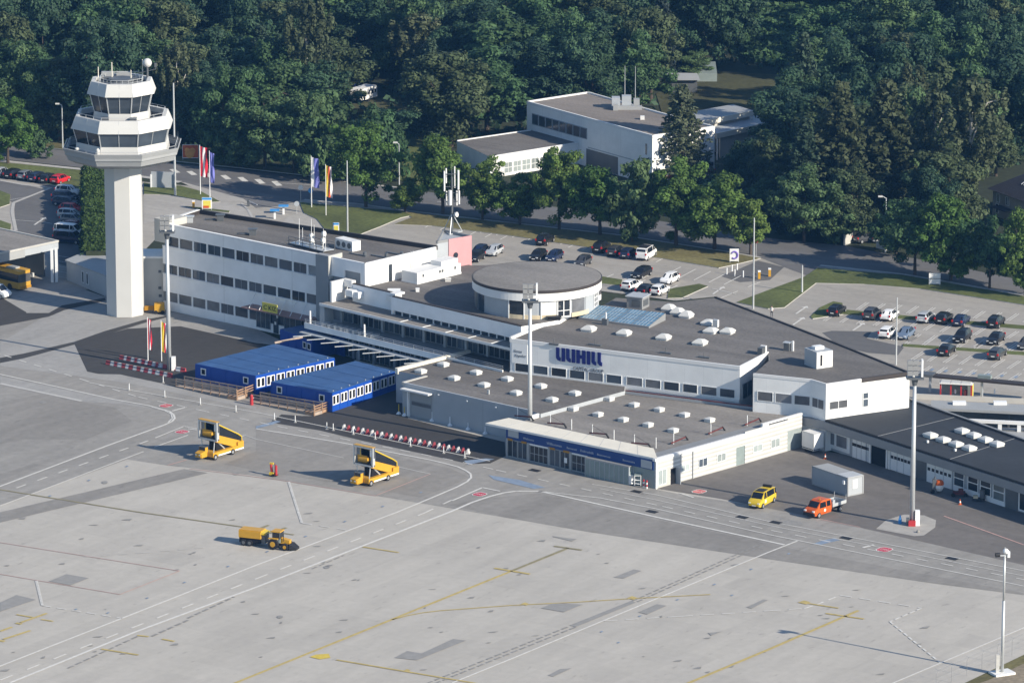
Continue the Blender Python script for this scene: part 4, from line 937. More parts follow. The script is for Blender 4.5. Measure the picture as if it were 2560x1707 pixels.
# lettering: tall blue stencil capitals
ls0 = FH.s(1391, 8); ls1 = FH.s(1509, 8); lz0 = FH.z(FH.s(1400, 7), 902); lz1 = FH.z(FH.s(1400, 7), 868.5)
lw = ls1 - ls0; lh = lz1 - lz0
def LB(mb, pts, o=0.16):
    q = [(ls0 + x * lw, lz0 + y * lh) for x, y in pts]; n = len(q); i = len(mb.v)
    for off in (0.01, o): mb.v += [(*FH.pt(s, off), z) for s, z in q]
    for k in range(n): l = (k + 1) % n; mb.f.append((i + k, i + l, i + n + l, i + n + k)); mb.m.append(0)
    mb.f.append(tuple(range(i + n, i + 2 * n))); mb.m.append(0)
def Lg(x, w=0.085, foot=0.205):
    return [(x, 1), (x, 0.22), (x + 0.03, 0.07), (x + 0.085, 0.0), (x + foot, 0.0), (x + foot, 0.24), (x + w + 0.03, 0.24), (x + w, 0.32), (x + w, 1)]
def Ig(x, w=0.085): return [(x, 1), (x, 0), (x + w, 0), (x + w, 1)]
mb = MB()
for k, (x, t) in enumerate(((0, 'L'), (.118, 'I'), (.215, 'L'), (.333, 'I'), (.432, 'I'), (.552, 'I'), (.652, 'I'), (.752, 'L'), (.88, 'L'))): LB(mb, Lg(x, .066, .092) if t == 'L' else Ig(x, .07))
LB(mb, [(.502, .62), (.502, .38), (.552, .38), (.552, .62)])
part(DH, 'lettering', mb, 'letter_blue')
xs = FH.s(1432, 6.5); o_ = FH.pt(xs, 0.03); t = text_mb('CAPITAL GROUP', 0.78, (*o_, FH.z(xs, 924.0)), (*FH.d, 0), (0, 0, 1), 0.05, shear=0.15, width=FH.s(1508, 6.5) - xs); part(DH, 'lettering', t, 'letter_grey')
# advertising panel at the left end
sp0, sp1 = FH.s(1280, 8), FH.s(1319, 8); mb = MB(); FH.box(mb, sp0, sp1, FH.z(sp0, 906), FH.z(sp0, 856), 0.0, 0.08); part(DH, 'wall_sign', mb, 'white_frame')
o_ = FH.pt(sp0 + 0.3, 0.09); zt = FH.z(sp0, 879)
t = text_mb('Kärnten', 0.55, (*o_, zt), (*FH.d, 0), (0, 0, 1), 0.02, shear=0.2, width=1.25); t2 = text_mb('Klagenfurt', 0.55, (FH.pt(sp0 + 0.45, 0.09)[0], FH.pt(sp0 + 0.45, 0.09)[1], zt - 0.6), (*FH.d, 0), (0, 0, 1), 0.02, shear=0.2, width=1.75)
i = len(t.v); t.v += t2.v; t.f += [tuple(a + i for a in f) for f in t2.f]; t.m += t2.m; part(DH, 'sign_lettering', t, 'letter_grey')
# right block windows
FR = Facade(HP[4], HP[5]); sa = FR.s(1900, 6)
rz1, rz0 = FR.z(sa, 978), FR.z(sa, 1001)
for ua, ub in ((1894, 1932), (1938.5, 1980), (1986, 2025)): FR.window(DH, FR.s(ua, rz0), FR.s(ub, rz0), rz0, rz1, 0.03, 0.07, 1, 1, 'white_frame', 'blind_glass')
FS = Facade(HP[5], HP[6]); FS.window(DH, 0.25, FS.L - 0.35, rz0, rz1, 0.03, 0.06, 2, 1, 'white_frame', 'blind_glass')
FT = Facade(HP[6], HP[7]); sa = FT.s(2075, 6); FT.window(DH, FT.s(2073, 6), FT.s(2118, 6), FT.z(sa, 1024), FT.z(sa, 1004), 0.03, 0.08, 2, 1, 'white_frame', 'blind_glass')
FU = Facade(HP[7], HP[8]); sa = FU.s(2157, 6)
for (va, vb) in ((997, 982), (1017, 998)): FU.window(DH, FU.s(2157, 6), FU.s(2170, 6), FU.z(sa, va), FU.z(sa, vb), 0.03, 0.08, 1, 1, 'white_frame', 'glass')
# glazed recess between hall and block; its unlit wall is painted dark
f = Facade(HP[1], HP[2]); f.window(DH, f.s(1856, 5), f.s(1880, 5), 4.5, 6.6, 0.03, 0.06, 2, 1, 'grey_frame', 'glass')
f = Facade(HP[2], HP[4]); mb = MB(); f.box(mb, 0, f.L - 0.05, 0, HZ - 0.6, 0.0, 0.03); part(DH, 'shaded_recess_wall', mb, 'steel_dark')
# skylights and roof plant
def dome(T, u, v, z, dx, dy, w=1.3, l=1.3, h=0.5, name='skylight'):
    c = P(u, v, z); n = (-dx[1], dx[0]); mb = MB()
    l *= .86; w *= .86
    def q(a): return [(c[0] + x * a * l * dx[0] + y * a * w * n[0], c[1] + x * a * l * dx[1] + y * a * w * n[1]) for x, y in ((-1, -1), (1, -1), (1, 1), (-1, 1))]
    mb.prism(q(0.5), z - 0.05, z + 0.28, 0)
    i = len(mb.v); zs = ((0.55, 0.28), (0.52, 0.42), (0.30, 0.28 + h * .8), (0.06, 0.28 + h))
    for a, hh in zs: mb.v += [(*p, z + hh) for p in q(a)]
    for j in range(3):
        for k in range(4): l_ = (k + 1) % 4; mb.f.append((i + j * 4 + k, i + j * 4 + l_, i + j * 4 + 4 + l_, i + j * 4 + 4 + k)); mb.m.append(0)
    mb.f.append(tuple(range(i + 12, i + 16))); mb.m.append(0)
    return part(T, name, mb, 'dome')
hd = FH.d; HRZ = HZ - 0.15
for (u, v) in ((1472, 827), (1560, 837), (1659, 848), (1750, 861), (1777, 832), (1819, 833)): dome(DH, u, v, HRZ, hd, 0, 1.9, 1.9, 0.55)
for (u, v) in ((1672, 776), (1694, 785), (1716, 793)): dome(DH, u, v, HRZ, hd, 0, 2.0, 1.8, 0.7)
dome(DH, 1771, 811, HRZ, hd, 0, 1.9, 1.9, 0.5)
# blue glazed rooflight array
s0, s1, s2, s3 = P(1446, 798, HRZ), P(1622, 821, HRZ), P(1664, 783, HRZ + 1.0), P(1488, 762, HRZ + 1.0)
SP = thing('solar_array', 'large tilted blue panel array on the departure hall roof', 'solar panels', (*s0, HRZ))
mb = MB(); mb.prism([s0, s1, s2, s3], HRZ, [HRZ + 0.25, HRZ + 0.25, HRZ + 1.0, HRZ + 1.0], 0); part(SP, 'frame', mb, 'fascia_grey')
def bil(a, b, dz=0.0):
    p = lerp(lerp(s0, s1, a), lerp(s3, s2, a), b); return (p[0], p[1], HRZ + 0.27 + 0.75 * b + dz)
for i in range(4):
    for j in range(3):
        mb = MB(); a0_, a1_, b0_, b1_ = i / 4 + .008, (i + 1) / 4 - .008, j / 3 + .012, (j + 1) / 3 - .012
        mb.poly([bil(a0_, b0_), bil(a1_, b0_), bil(a1_, b1_), bil(a0_, b1_)], 0)
        for t in range(1, 5):
            a = a0_ + (a1_ - a0_) * t / 5; mb.tube(bil(a, b0_, .01), bil(a, b1_, .01), 0.035, n=4, mi=1)
        for t in (b0_, (b0_ + b1_) / 2): mb.tube(bil(a0_, t, .01), bil(a1_, t, .01), 0.03, n=4, mi=1)
        part(SP, 'panel', mb, ['solar_blue', 'steel'])
def plant(name, label, cat, u, v, z, w, l, h, d, m, extras=(), group=None):
    c = P(u, v, z); o = thing(name, label, cat, (*c, z), 0, group)
    mb = MB(); mb.obox(c, d, l / 2, w / 2, z, z + h); part(o, 'casing', mb, m)
    for (nm, ax, ay, hl, hw, z0, z1, mm) in extras:
        n = (-d[1], d[0]); q = (c[0] + d[0] * ax + n[0] * ay, c[1] + d[1] * ax + n[1] * ay); mb = MB(); mb.obox(q, d, hl, hw, z + z0, z + z1); part(o, nm, mb, mm)
    return o
plant('roof_hatch_house', 'small grey metal roof house behind the blue panel array', 'roof house', 1595, 768, HRZ, 2.4, 2.4, 1.7, hd, 'fascia_grey', (('lid', 0, 0, 1.4, 1.4, 1.7, 1.82, 'hall_grey'), ('louvre', 0.3, -1.22, 0.7, 0.04, 0.4, 1.3, 'steel_dark'), ('louvre', 1.22, 0, 0.04, 0.8, 0.4, 1.3, 'steel_dark')))
plant('plant_room', 'pale boxy plant room with a dark slot on the right end of the hall roof', 'plant room', 2046, 914, HRZ, 3.0, 2.6, 2.35, unit(HP[6], HP[7]), 'hall_grey', (('painted_lit_side', 0, -1.53, 1.28, 0.03, 0.05, 2.3, 'white_paint'), ('slot', -0.55, -1.58, 0.14, 0.03, 0.4, 1.9, 'black_plastic'), ('roof_box', 0, 0.2, 0.7, 0.5, 2.35, 2.75, 'white_frame')))  # sunny side of the grey casing painted white
plant('roof_vent', 'grey vent stack with pale side on the hall roof', 'roof vent', 1968, 876, HRZ, 0.7, 0.8, 1.1, hd, 'steel_dark', (('cap', 0, 0, 0.5, 0.45, 1.1, 1.2, 'steel'), ('pipe', 0.8, 0.1, 0.12, 0.12, 0, 1.4, 'white_frame')))
plant('roof_vent', 'low dark vent by the front of the blue panel array', 'roof vent', 1513, 812, HRZ, 0.6, 0.8, 0.9, hd, 'steel_dark', (('flue', 0.1, 0, 0.09, 0.09, 0.9, 1.8, 'white_frame'),))
plant('roof_vent', 'white upright vent box beside a dome on the hall roof', 'roof vent', 1789, 818, HRZ, 0.5, 0.7, 1.1, hd, 'steel', (('painted_lit_face', 0.38, 0, 0.03, 0.25, 0.1, 1.05, 'white_paint'),))  # sun-facing side painted white on the steel box
plant('air_conditioner', 'white cooling unit at the notch of the hall roof', 'air conditioner', 1903, 886, HRZ, 0.7, 1.0, 1.0, unit(HP[1], HP[2]), 'steel_dark', (('cover', 0.75, 0, 0.2, 0.4, 0, 1.1, 'white_paint'),))
plant('air_conditioner', 'small white cooling unit at the foot of the bright wall on the garage roof', 'air conditioner', 2147, 1027, 4.4, 0.5, 0.9, 0.75, unit(HP[6], HP[7]), 'white_frame', (('fan', -0.1, -0.26, 0.28, 0.02, 0.1, 0.65, 'steel_dark'),))
o = thing('satellite_dish', 'pale round satellite dish at the foot of the bright wall', 'satellite dish', (*P(2191, 1019, 4.4), 4.4)); c = P(2191, 1018, 4.4)
mb = MB(); mb.tube((*c, 4.4), (*c, 5.3), 0.06); part(o, 'post', mb, 'steel'); mb = MB(); mb.tube((c[0], c[1], 5.4), (c[0] + 0.06, c[1] - 0.10, 5.41), 0.5, 0.55, 18); part(o, 'reflector', mb, 'tower_grey')
for (u, v, ln, lab) in ((1385, 862, 1.2, 'first'), (1487, 864, 1.6, 'second'), (1664, 884, 1.4, 'third'), (1760, 895, 1.4, 'fourth')):
    c = P(u, v, HRZ); mb = MB(); mb.obox(c, hd, ln * .6, 0.2, HRZ, HRZ + 0.2); mb.tube((*c, HRZ), (*c, HRZ + 0.9), 0.05); rthing('roof_drain', 'dark roof drain bracket, %s from the left behind the lettered facade' % lab, 'roof drain', mb, 'steel_dark', 'roof drains behind the lettered facade')

# ================================================================ grey baggage hall
KZ = 4.5
kp = G([(990, 927), (1065, 940.5), (1006, 956.5), (1320, 1025), (1352, 1034), (1562, 977), (1560, 940), (1290, 906), (1171, 881)], KZ)
KH = thing('baggage_hall', 'low grey hall with domed rooflights behind the blue containers', 'hall', (*kp[2], 0))
mb = MB(); mb.prism(kp, -0.1, KZ - 0.02, 0); part(KH, 'wall', mb, 'hall_panel')
mb = MB(); mb.poly([(*p, KZ) for p in kp]); part(KH, 'roof', mb, 'roof_gravel')
mb = MB(); mb.wall(kp[0], kp[8], -0.1, math.dist(kp[0], kp[8]), KZ - 0.4, KZ + 0.42, -0.1, 0.45); part(KH, 'left_parapet', mb, 'cream')
mb = MB(); mb.wall(kp[1], kp[2], 0, math.dist(kp[1], kp[2]) + 0.05, KZ - 0.3, KZ + 0.12, -0.3, 0.12); part(KH, 'notch_coping', mb, 'pillar_pale')
FK = Facade(kp[2], kp[3])
mb = MB(); FK.box(mb, 0, FK.L, KZ - 0.3, KZ + 0.06, -0.25, 0.05); part(KH, 'front_coping', mb, 'hall_grey')
d0, d1 = FK.s(1012, 4), FK.s(1082, 4)
mb = MB(); FK.box(mb, d0, d1, 3.75, 3.95, 0.0, 1.0); part(KH, 'door_canopy', mb, 'white_paint')
mb = MB(); FK.box(mb, FK.s(1027, 2), FK.s(1080, 2), 0.05, 3.5, 0.0, 0.05); 
for k in range(5): FK.box(mb, FK.s(1027, 2), FK.s(1080, 2), 0.7 * k + 0.1, 0.7 * k + 0.16, 0.05, 0.08)
part(KH, 'roller_door', mb, 'tower_grey')
mb = MB(); FK.box(mb, FK.s(1030, 2), FK.s(1078, 2), 1.7, 2.3, 0.06, 0.07); part(KH, 'door_window', mb, 'blind_glass')
mb = MB(); FK.box(mb, FK.s(1023, 2) - .1, FK.s(1025, 2), 0, 3.7, 0.0, 0.35); part(KH, 'downpipe', mb, 'white_frame')
for u in (1097, 1168, 1240): mb = MB(); s = FK.s(u, 4); FK.box(mb, s, s + 0.2, 3.9, 4.05, 0.0, 0.25); part(KH, 'wall_lamp', mb, 'white_frame')
for (u, v) in ((1052, 932), (1108, 915), (1135, 949), (1190, 935), (1210, 966), (1268, 951), (1290, 986), (1352, 969), (1380, 1003), (1437, 987), (1271, 969)): 
    if (u, v) != (1271, 969): dome(KH, u, v, KZ, FK.d, 0, 1.35, 1.45, 0.4)
plant('roof_vent', 'tiny pale vent pipe on the grey baggage hall roof', 'roof vent', 1221, 985, KZ, 0.2, 0.3, 0.6, FK.d, 'steel')

# ================================================================ arrivals building with blue band
AZ = 4.05
A0 = P(1265, 1139.5); A1 = P(1637, 1221.5); FA = Facade(A0, A1)
B1 = P(1839, 1166); B2 = P(1996, 1118)
FB = Facade(A1, P(1990, 1121))
ah = FB.s(1920, 4); al = FB.s(2004, 4)
r2, r3 = P(2004, 1036, AZ + .1), P(1562, 977, AZ + .1)
AR = thing('arrivals_building', 'low building with blue welcome band, cream awning and white slatted side', 'terminal hall', (*A1, 0))
core = [FA.A, FA.B, FB.pt(al), r2 and FB.pt(al + 0.02, -2.5), P(1900, 1022, AZ), r3, P(1323, 1046, AZ)]
mb = MB(); mb.prism(core, -0.1, AZ - 0.15, 0); part(AR, 'wall', mb, 'hall_grey')
mb = MB(); mb.poly([(*p, AZ - 0.1) for p in (FA.pt(0.2, -0.2), FA.pt(FA.L, -0.2), FB.pt(al), P(2002, 1036, AZ), P(1562, 979, AZ), P(1323, 1046, AZ))]); part(AR, 'roof', mb, 'roof_gravel_light')
# awning: sloping cream slab
aw = [P(1214, 1057, 4.12), P(1643.5, 1146, 4.12), P(1634, 1120, 4.12), P(1272, 1044, 4.12)]
mb = MB(); mb.prism(aw, 3.9, 4.12, 0); part(AR, 'awning', mb, 'cream')
mb = MB(); mb.wall(aw[0], aw[1], 0, math.dist(aw[0], aw[1]), 3.85, 4.13, 0.0, 0.05); part(AR, 'awning_edge', mb, 'white_paint')
mb = MB()
for k in range(1, 9): a = lerp(aw[0], aw[1], k / 9); b = lerp(aw[3], aw[2], k / 9); mb.tube((*a, 4.12), (*b, 4.12), 0.025, n=4)
part(AR, 'awning_seam', mb, 'grey_frame')
bz0, bz1 = 2.5, 3.8
mb = MB(); FA.box(mb, 0.1, FA.L - 0.15, bz0, bz1, 0.0, 0.12); part(AR, 'blue_band', mb, 'sign_blue')
mb = MB(); FA.box(mb, FA.s(1272, 3), FA.s(1298, 3), bz0 + 0.35, bz1 - 0.05, 0.12, 0.16); part(AR, 'band_sign', mb, 'hall_grey'); mb = MB(); FA.box(mb, FA.s(1604, 3), FA.s(1631, 3), bz0 + 0.1, bz1 - 0.15, 0.12, 0.16); part(AR, 'band_sign', mb, 'hall_grey')
for (word, u, sz, w_) in (('Welcome', 1309, 0.42, 1.9), ('Willkommen', 1368, 0.5, 2.6), ('Benvenuti', 1418, 0.4, 1.7), ('Dobrodošli', 1452, 0.45, 2.2), ('Bienvenue', 1494, 0.36, 2.2), ('Bienvenidos', 1558, 0.36, 2.0)):
    s = FA.s(u, 3); o_ = FA.pt(s, 0.125); t = text_mb(word, sz, (*o_, bz0 + 0.4), (*FA.d, 0), (0, 0, 1), 0.01, width=w_); part(AR, 'lettering', t, 'letter_white')
mb = MB(); FA.box(mb, FA.s(1320, 2), FA.s(1372, 2), 2.3, 2.55, 0.0, 0.1); FA.box(mb, FA.s(1425, 2), FA.s(1475, 2), 2.3, 2.55, 0.0, 0.1); part(AR, 'lintel', mb, 'white_frame')
for (ua, ub, c_, r_) in ((1270, 1294, 2, 1), (1296, 1318, 2, 1), (1326, 1370, 4, 2), (1376, 1400, 2, 1), (1402, 1424, 2, 1), (1431, 1466, 3, 2)):
    FA.window(AR, FA.s(ua, 1), FA.s(ub, 1), 0.12, 2.4 if r_ == 1 else 2.25, 0.04, 0.08, c_, r_, 'tower_grey', 'glass', 'glass_door' if r_ == 1 else 'window')
for ua, ub in ((1270, 1283), (1305, 1318), (1373, 1389), (1410, 1426)):
    mb = MB(); FA.box(mb, FA.s(ua, 2.4), FA.s(ub, 2.4), 2.32, 2.6, 0.12, 0.17); part(AR, 'gate_number', mb, 'amber')
for u in (1267, 1320, 1372, 1426):
    mb = MB(); s = FA.s(u, 1); FA.box(mb, s, s + 0.28, 0, 2.55, 0.02, 0.2); part(AR, 'pilaster', mb, 'tower_grey')
mb = MB(); FA.box(mb, FA.s(1585, 1), FA.L - 0.1, 0, 2.55, 0.0, 0.03); part(AR, 'corrugated_wall', mb, 'screen_green')
mb = MB(); s = FA.s(1412, 1); FA.box(mb, s, s + 0.5, 0.9, 1.6, 0.13, 0.15); part(AR, 'poster', mb, 'plate_white')
# white slatted side
mb = MB(); FB.box(mb, 0, FB.s(1839, 1), -0.1, 3.7, 0.0, 0.10); FB.box(mb, FB.s(1839, 1), FB.s(1861, 1), 2.5, 3.7, 0.0, 0.10); FB.box(mb, FB.s(1861, 1), FB.s(1967, 1), -0.1, AZ + 0.3, 0.0, 0.10); FB.box(mb, FB.s(1967, 1), al, 2.8, AZ + 0.5, 0.0, 0.10); part(AR, 'slatted_wall', mb, 'white_slat')
mb = MB(); FB.box(mb, FB.s(1967, 1), al, 0, 2.8, -0.02, 0.03); part(AR, 'corner_window', mb, 'pale_glass')
mb = MB(); FB.box(mb, FB.s(1839, 1), FB.s(1861, 1), 0, 2.5, 0.0, 0.03); part(AR, 'side_door', mb, 'screen_green')
mb = MB(); FB.box(mb, -0.2, ah, 3.75, 4.1, -0.25, 0.22); FB.box(mb, ah - 1.2, al, AZ + 0.5, AZ + 0.72, -0.25, 0.15); FB.box(mb, ah - 1.2, ah, 4.1, AZ + 0.5, -0.2, 0.12); part(AR, 'side_coping', mb, 'white_paint')
mb = MB(); FB.box(mb, 0.2, ah, 3.98, 4.06, -2.0, -0.2); part(AR, 'roof_edge_strip', mb, 'fascia_grey')
for (ua, ub, va, vb, m, c_) in ((1643, 1664, 1176, 1213, 'pale_glass', 2), (1700, 1721, 1163, 1180, 'pale_glass', 2), (1745, 1766, 1148, 1168, 'glass', 2), (1791, 1812, 1136, 1155, 'pale_glass', 2), (1881, 1903, 1114, 1131, 'pale_glass', 2), (1926, 1947, 1099, 1120, 'pale_glass', 2)):
    s0_, s1_ = FB.s(ua, 1.5), FB.s(ub, 1.5); FB.window(AR, s0_, s1_, max(0.2, FB.z(s0_, vb)), FB.z(s0_, va), 0.12, 0.07, c_, 1, 'white_frame', m)
s0_ = FB.s(1675, 1); mb = MB(); FB.box(mb, s0_, s0_ + 0.95, 0, 2.15, 0.10, 0.13, 0); FB.box(mb, s0_ + 0.95, s0_ + 1.05, 0, 2.15, 0.1, 1.0, 1); part(AR, 'open_door', mb, ['black_gap', 'hall_grey'])
mb = MB(); s0_ = FB.s(1643, 1); FB.box(mb, s0_ - .3, FB.s(1674, 1), 0, 2.5, 0.10, 0.13); part(AR, 'lower_panel', mb, 'pillar_pale')
mb = MB(); FB.box(mb, 0, 0.25, 0, 3.8, -0.05, 0.2); part(AR, 'corner_post', mb, 'white_paint'); mb = MB(); s = FB.s(1730, 1); mb.tube((*FB.pt(s, 0.2), 0), (*FB.pt(s, 0.2), 3.7), 0.09); part(AR, 'downpipe', mb, 'steel')
for (u, v) in ((1523, 1000), (1585, 1015), (1648, 1027), (1711, 1040), (1774, 1053), (1433, 1025), (1495, 1039), (1558, 1052), (1620, 1065), (1683, 1079)):
    dome(AR, u, v, AZ - 0.05, FA.d, 0, 1.25, 1.2, 0.32)
mb = MB(); rr0, rr1 = P(1563, 979, AZ + .15), P(2000, 1033, AZ + .15); mb.wall(rr0, rr1, 0, math.dist(rr0, rr1), AZ - 0.1, AZ + 0.22, -0.2, 0.05); part(AR, 'rear_coping', mb, 'hall_grey')
mb = MB(); mb.tube((*P(1563, 975, AZ + .5), AZ + .45), (*P(2000, 1029, AZ + .5), AZ + .45), 0.09); part(AR, 'red_pipe', mb, 'rail_red')
mb = MB(); c0_, c1_ = P(1323, 1045.5, AZ + .1), P(1561, 977.5, AZ + .1); mb.wall(c1_, c0_, 0, math.dist(c0_, c1_), AZ - 0.2, AZ + 0.42, -0.15, 0.15); part(AR, 'party_coping', mb, 'white_frame')
# folding safety rails on the roof: white posts with dark red arms
for (u, v, m) in ((1294, 1044, 1), (1376, 1062, 1), (1429, 1074, 0), (1481, 1087, 1), (1535, 1101, 0), (1586, 1112, 1), (1640, 1120, 0), (1684, 1110, 1), (1777, 1086, 1), (1868, 1064, 1)):
    q = P(u, v, AZ - .1); o = thing('roof_rail_post', 'white safety post%s on the arrivals roof edge' % (' with dark red arm' if m else ' without an arm'), 'safety rail', (*q, AZ - .1), 0, 'safety posts along the arrivals roof edge')
    part(o, 'post', MB().tube((*q, AZ - .1), (*q, AZ + 1.35), 0.05), 'white_frame')
    if m:
        dd = FA.d if u < 1650 else (FB.d[0], FB.d[1]); mb = MB(); e = (q[0] + dd[0] * 2.3, q[1] + dd[1] * 2.3); mb.tube((q[0] - dd[0] * .5, q[1] - dd[1] * .5, AZ + .12), (*e, AZ + .42), 0.1); part(o, 'arm', mb, 'rail_red')
        mb = MB(); mb.tube((*e, AZ + .5), (e[0] + dd[0] * .5, e[1] + dd[1] * .5, AZ - .05), 0.12); mb.tube((*q, AZ + 1.2), (*e, AZ + .5), 0.02, n=4); part(o, 'hinge', mb, 'black_plastic')
labs = {}
for o in [x for x in COL.objects if x.name.startswith('roof_rail_post') and x.parent is None]:
    labs.setdefault(o['label'], []).append(o)
for l, os_ in labs.items():
    for k, o in enumerate(os_): o['label'] = l.replace('safety post', ('first', 'second', 'third', 'fourth', 'fifth', 'sixth', 'seventh')[k] + ' white safety post').replace('white first', 'first').replace('white second', 'second').replace('white third', 'third').replace('white fourth', 'fourth').replace('white fifth', 'fifth').replace('white sixth', 'sixth').replace('white seventh', 'seventh') + ', from the left'
# glazed smoking screen before the arrivals front
SC0, SC1 = P(1463, 1189), P(1572, 1212.5); fs = Facade(SC0, SC1)
SS = thing('glass_screen', 'grey green glazed screen enclosure in front of the blue band building', 'screen', (*SC0, 0))
mb = MB(); fs.box(mb, 0, fs.L, 0, 2.35, -0.05, 0.0); fs.box(mb, fs.L - 0.05, fs.L, 0, 2.35, -2.0, -0.05); part(SS, 'glass_wall', mb, 'screen_green')
mb = MB()
for k in range(10): s = fs.L * k / 9; fs.box(mb, s - 0.04, s + 0.04, 0, 2.4, -0.09, 0.05)
fs.box(mb, -0.04, fs.L + 0.04, 2.35, 2.45, -0.08, 0.06); part(SS, 'frame', mb, 'hall_grey')
mb = MB(); fs.box(mb, -0.05, fs.L + 0.05, 2.45, 2.53, -2.1, 0.1); part(SS, 'roof', mb, 'fascia_grey')
o = thing('luggage_trolley', 'white upright service cart by the glazed screen', 'cart', (*P(1575, 1212), 0)); c = P(1576, 1211); mb = MB(); mb.obox(c, FA.d, 0.45, 0.35, 0.15, 1.35); part(o, 'body', mb, 'white_paint'); mb = MB(); mb.obox((c[0], c[1] - .37), FA.d, 0.25, 0.03, 0.9, 1.2); part(o, 'opening', mb, 'black_plastic')
o = thing('luggage_trolley', 'pale wire trolley next to the white service cart', 'trolley', (*P(1593, 1215), 0)); c = P(1594, 1214); mb = MB()
for a in (-.4, .4):
    for b in (-.3, .3): mb.tube((c[0] + a, c[1] + b, 0.1), (c[0] + a, c[1] + b, 1.5), 0.04)
for z_ in (.3, .8, 1.4): mb.box(c[0] - .4, c[0] + .4, c[1] - .3, c[1] + .3, z_, z_ + .05)
part(o, 'frame', mb, 'white_frame'); mb = MB(); mb.box(c[0] - .42, c[0] + .42, c[1] - .32, c[1] + .32, 1.5, 1.62); part(o, 'lid', mb, 'screen_green')
for k, (u, v) in enumerate(((1609, 1219), (1617, 1221))):
    c = P(u, v); mb = MB(); [mb.tube((*c, 0.28 * j), (*c, 0.28 * (j + 1)), 0.11, n=10, mi=j % 2) for j in range(4)]
    o = mb.build('bollard', ['white_paint', 'red']); tag(o, 'red and white bollard, %s of the pair by the building corner' % ('left' if k == 0 else 'right'), 'bollard', 'striped bollards at the arrivals corner')

# ================================================================ garage building with dark roof
GZ = 4.4
g0 = P(2064, 1047, GZ); g1 = P(2560, 1206, GZ); gd_ = unit(g0, g1); g1 = (g0[0] + gd_[0] * 60, g0[1] + gd_[1] * 60)
gb0 = P(2282, 1002, GZ); gb1 = P(2560, 1100, GZ); bd = unit(gb0, gb1); gb1 = (gb0[0] + bd[0] * 60, gb0[1] + bd[1] * 60)
gl_ = P(2000, 1034, GZ)
GA = thing('garage_building', 'long low service garage with dark roof and row of gates', 'garage', (*g0, 0))
FG = Facade(g0, g1); FL = Facade(gl_, g0)
mb = MB(); mb.prism([FG.pt(0, -0.9), FG.pt(FG.L, -0.9), gb1, gb0, P(2064, 1030, GZ)], -0.1, GZ - 0.3, 0); mb.prism([FL.pt(0, -0.9), FL.pt(FL.L + 0.2, -0.9), (g0[0], g0[1] + 3.5), (gl_[0], gl_[1] + 4)], -0.1, GZ - 0.35, 0); part(GA, 'wall', mb, 'hall_grey')
mb = MB(); mb.prism([g0, g1, gb1, gb0, P(2150, 1016, GZ), P(2066, 1036, GZ)], GZ - 0.35, GZ - 0.05, 0); part(GA, 'roof', mb, 'roof_dark')
mb = MB(); FG.box(mb, 0, FG.L, 2.95, GZ - 0.35, -0.85, 0.25); FL.box(mb, 0, FL.L + 0.25, 2.95, GZ - 0.32, -0.85, 0.22); part(GA, 'fascia', mb, 'fascia_grey')
mb = MB(); FG.box(mb, 0, FG.L, GZ - 0.32, GZ - 0.12, 0.0, 0.12); part(GA, 'eave_dark_line', mb, 'black_plastic')  # black strip where roof and fascia meet
mb = MB(); f = Facade(gb1, gb0); f.box(mb, 0, f.L, GZ - 0.35, GZ + 0.18, -0.3, 0.15); part(GA, 'rear_parapet', mb, 'dark_trim')
mb = MB(); f.box(mb, 0, f.L, GZ + 0.18, GZ + 0.24, -0.28, 0.1); part(GA, 'rear_coping', mb, 'fascia_grey')
# seams on the roof
mb = MB()
for t in (0.18, 0.42, 0.66): a = FG.pt(FG.L * t); b = lerp(gb0, gb1, t * 0.9); mb.wall(a, b, 0, math.dist(a, b), GZ - 0.05, GZ - 0.02, -0.04, 0.04)
part(GA, 'roof_seam', mb, 'fascia_grey')
o_ = -0.88
def gs(u, z=1.5): return Facade(FG.pt(0, o_), FG.pt(FG.L, o_)).s(u, z)
def gate(ua, ub, m='white_frame', small=True):
    a, b = gs(ua), gs(ub); mb = MB(); FG.box(mb, a, b, 0.02, 2.9, o_, o_ + 0.06, 0)
    for k in range(1, 3): x = a + (b - a) * k / 3; FG.box(mb, x - .03, x + .03, 0.02, 2.9, o_ + .06, o_ + .08, 2)
    n_ = 6
    if small:
        for k in range(n_): x = a + (b - a) * (k + 0.5) / n_; FG.box(mb, x - 0.27, x + 0.27, 1.6, 2.02, o_ + .06, o_ + .075, 1)
    return part(GA, 'gate', mb, [m, 'black_plastic', 'hall_grey'])
gate(2132, 2165); gate(2168, 2176); gate(2227, 2277); gate(2318, 2380)
mb = MB(); FG.box(mb, gs(2178), gs(2217), 0.0, 2.95, o_, o_ + 0.03); part(GA, 'open_gateway', mb, 'black_gap')  # unlit interior painted black on a flat panel
for u in (2177, 2219, 2225): mb = MB(); s = gs(u); FG.box(mb, s - .15, s + .15, 0, 2.95, o_, o_ + .2); part(GA, 'gate_post', mb, 'white_frame')
mb = MB(); FG.box(mb, gs(2291), gs(2316), 0, 2.95, o_, o_ + 0.03); part(GA, 'niche', mb, 'steel_dark')
for ua, ub in ((2386, 2411), (2421, 2446), (2452, 2478)): FG.window(GA, gs(ua), gs(ub), 0.75, 2.9, o_ + .05, 0.12, 1, 2, 'white_frame', 'glass')
FG.window(GA, gs(2484), gs(2512), 0.6, 2.9, o_ + .05, 0.14, 1, 2, 'white_frame', 'pale_glass')
mb = MB(); FG.box(mb, gs(2384), gs(2513), 0.0, 0.72, o_, o_ + 0.05); part(GA, 'window_sill', mb, 'white_frame')
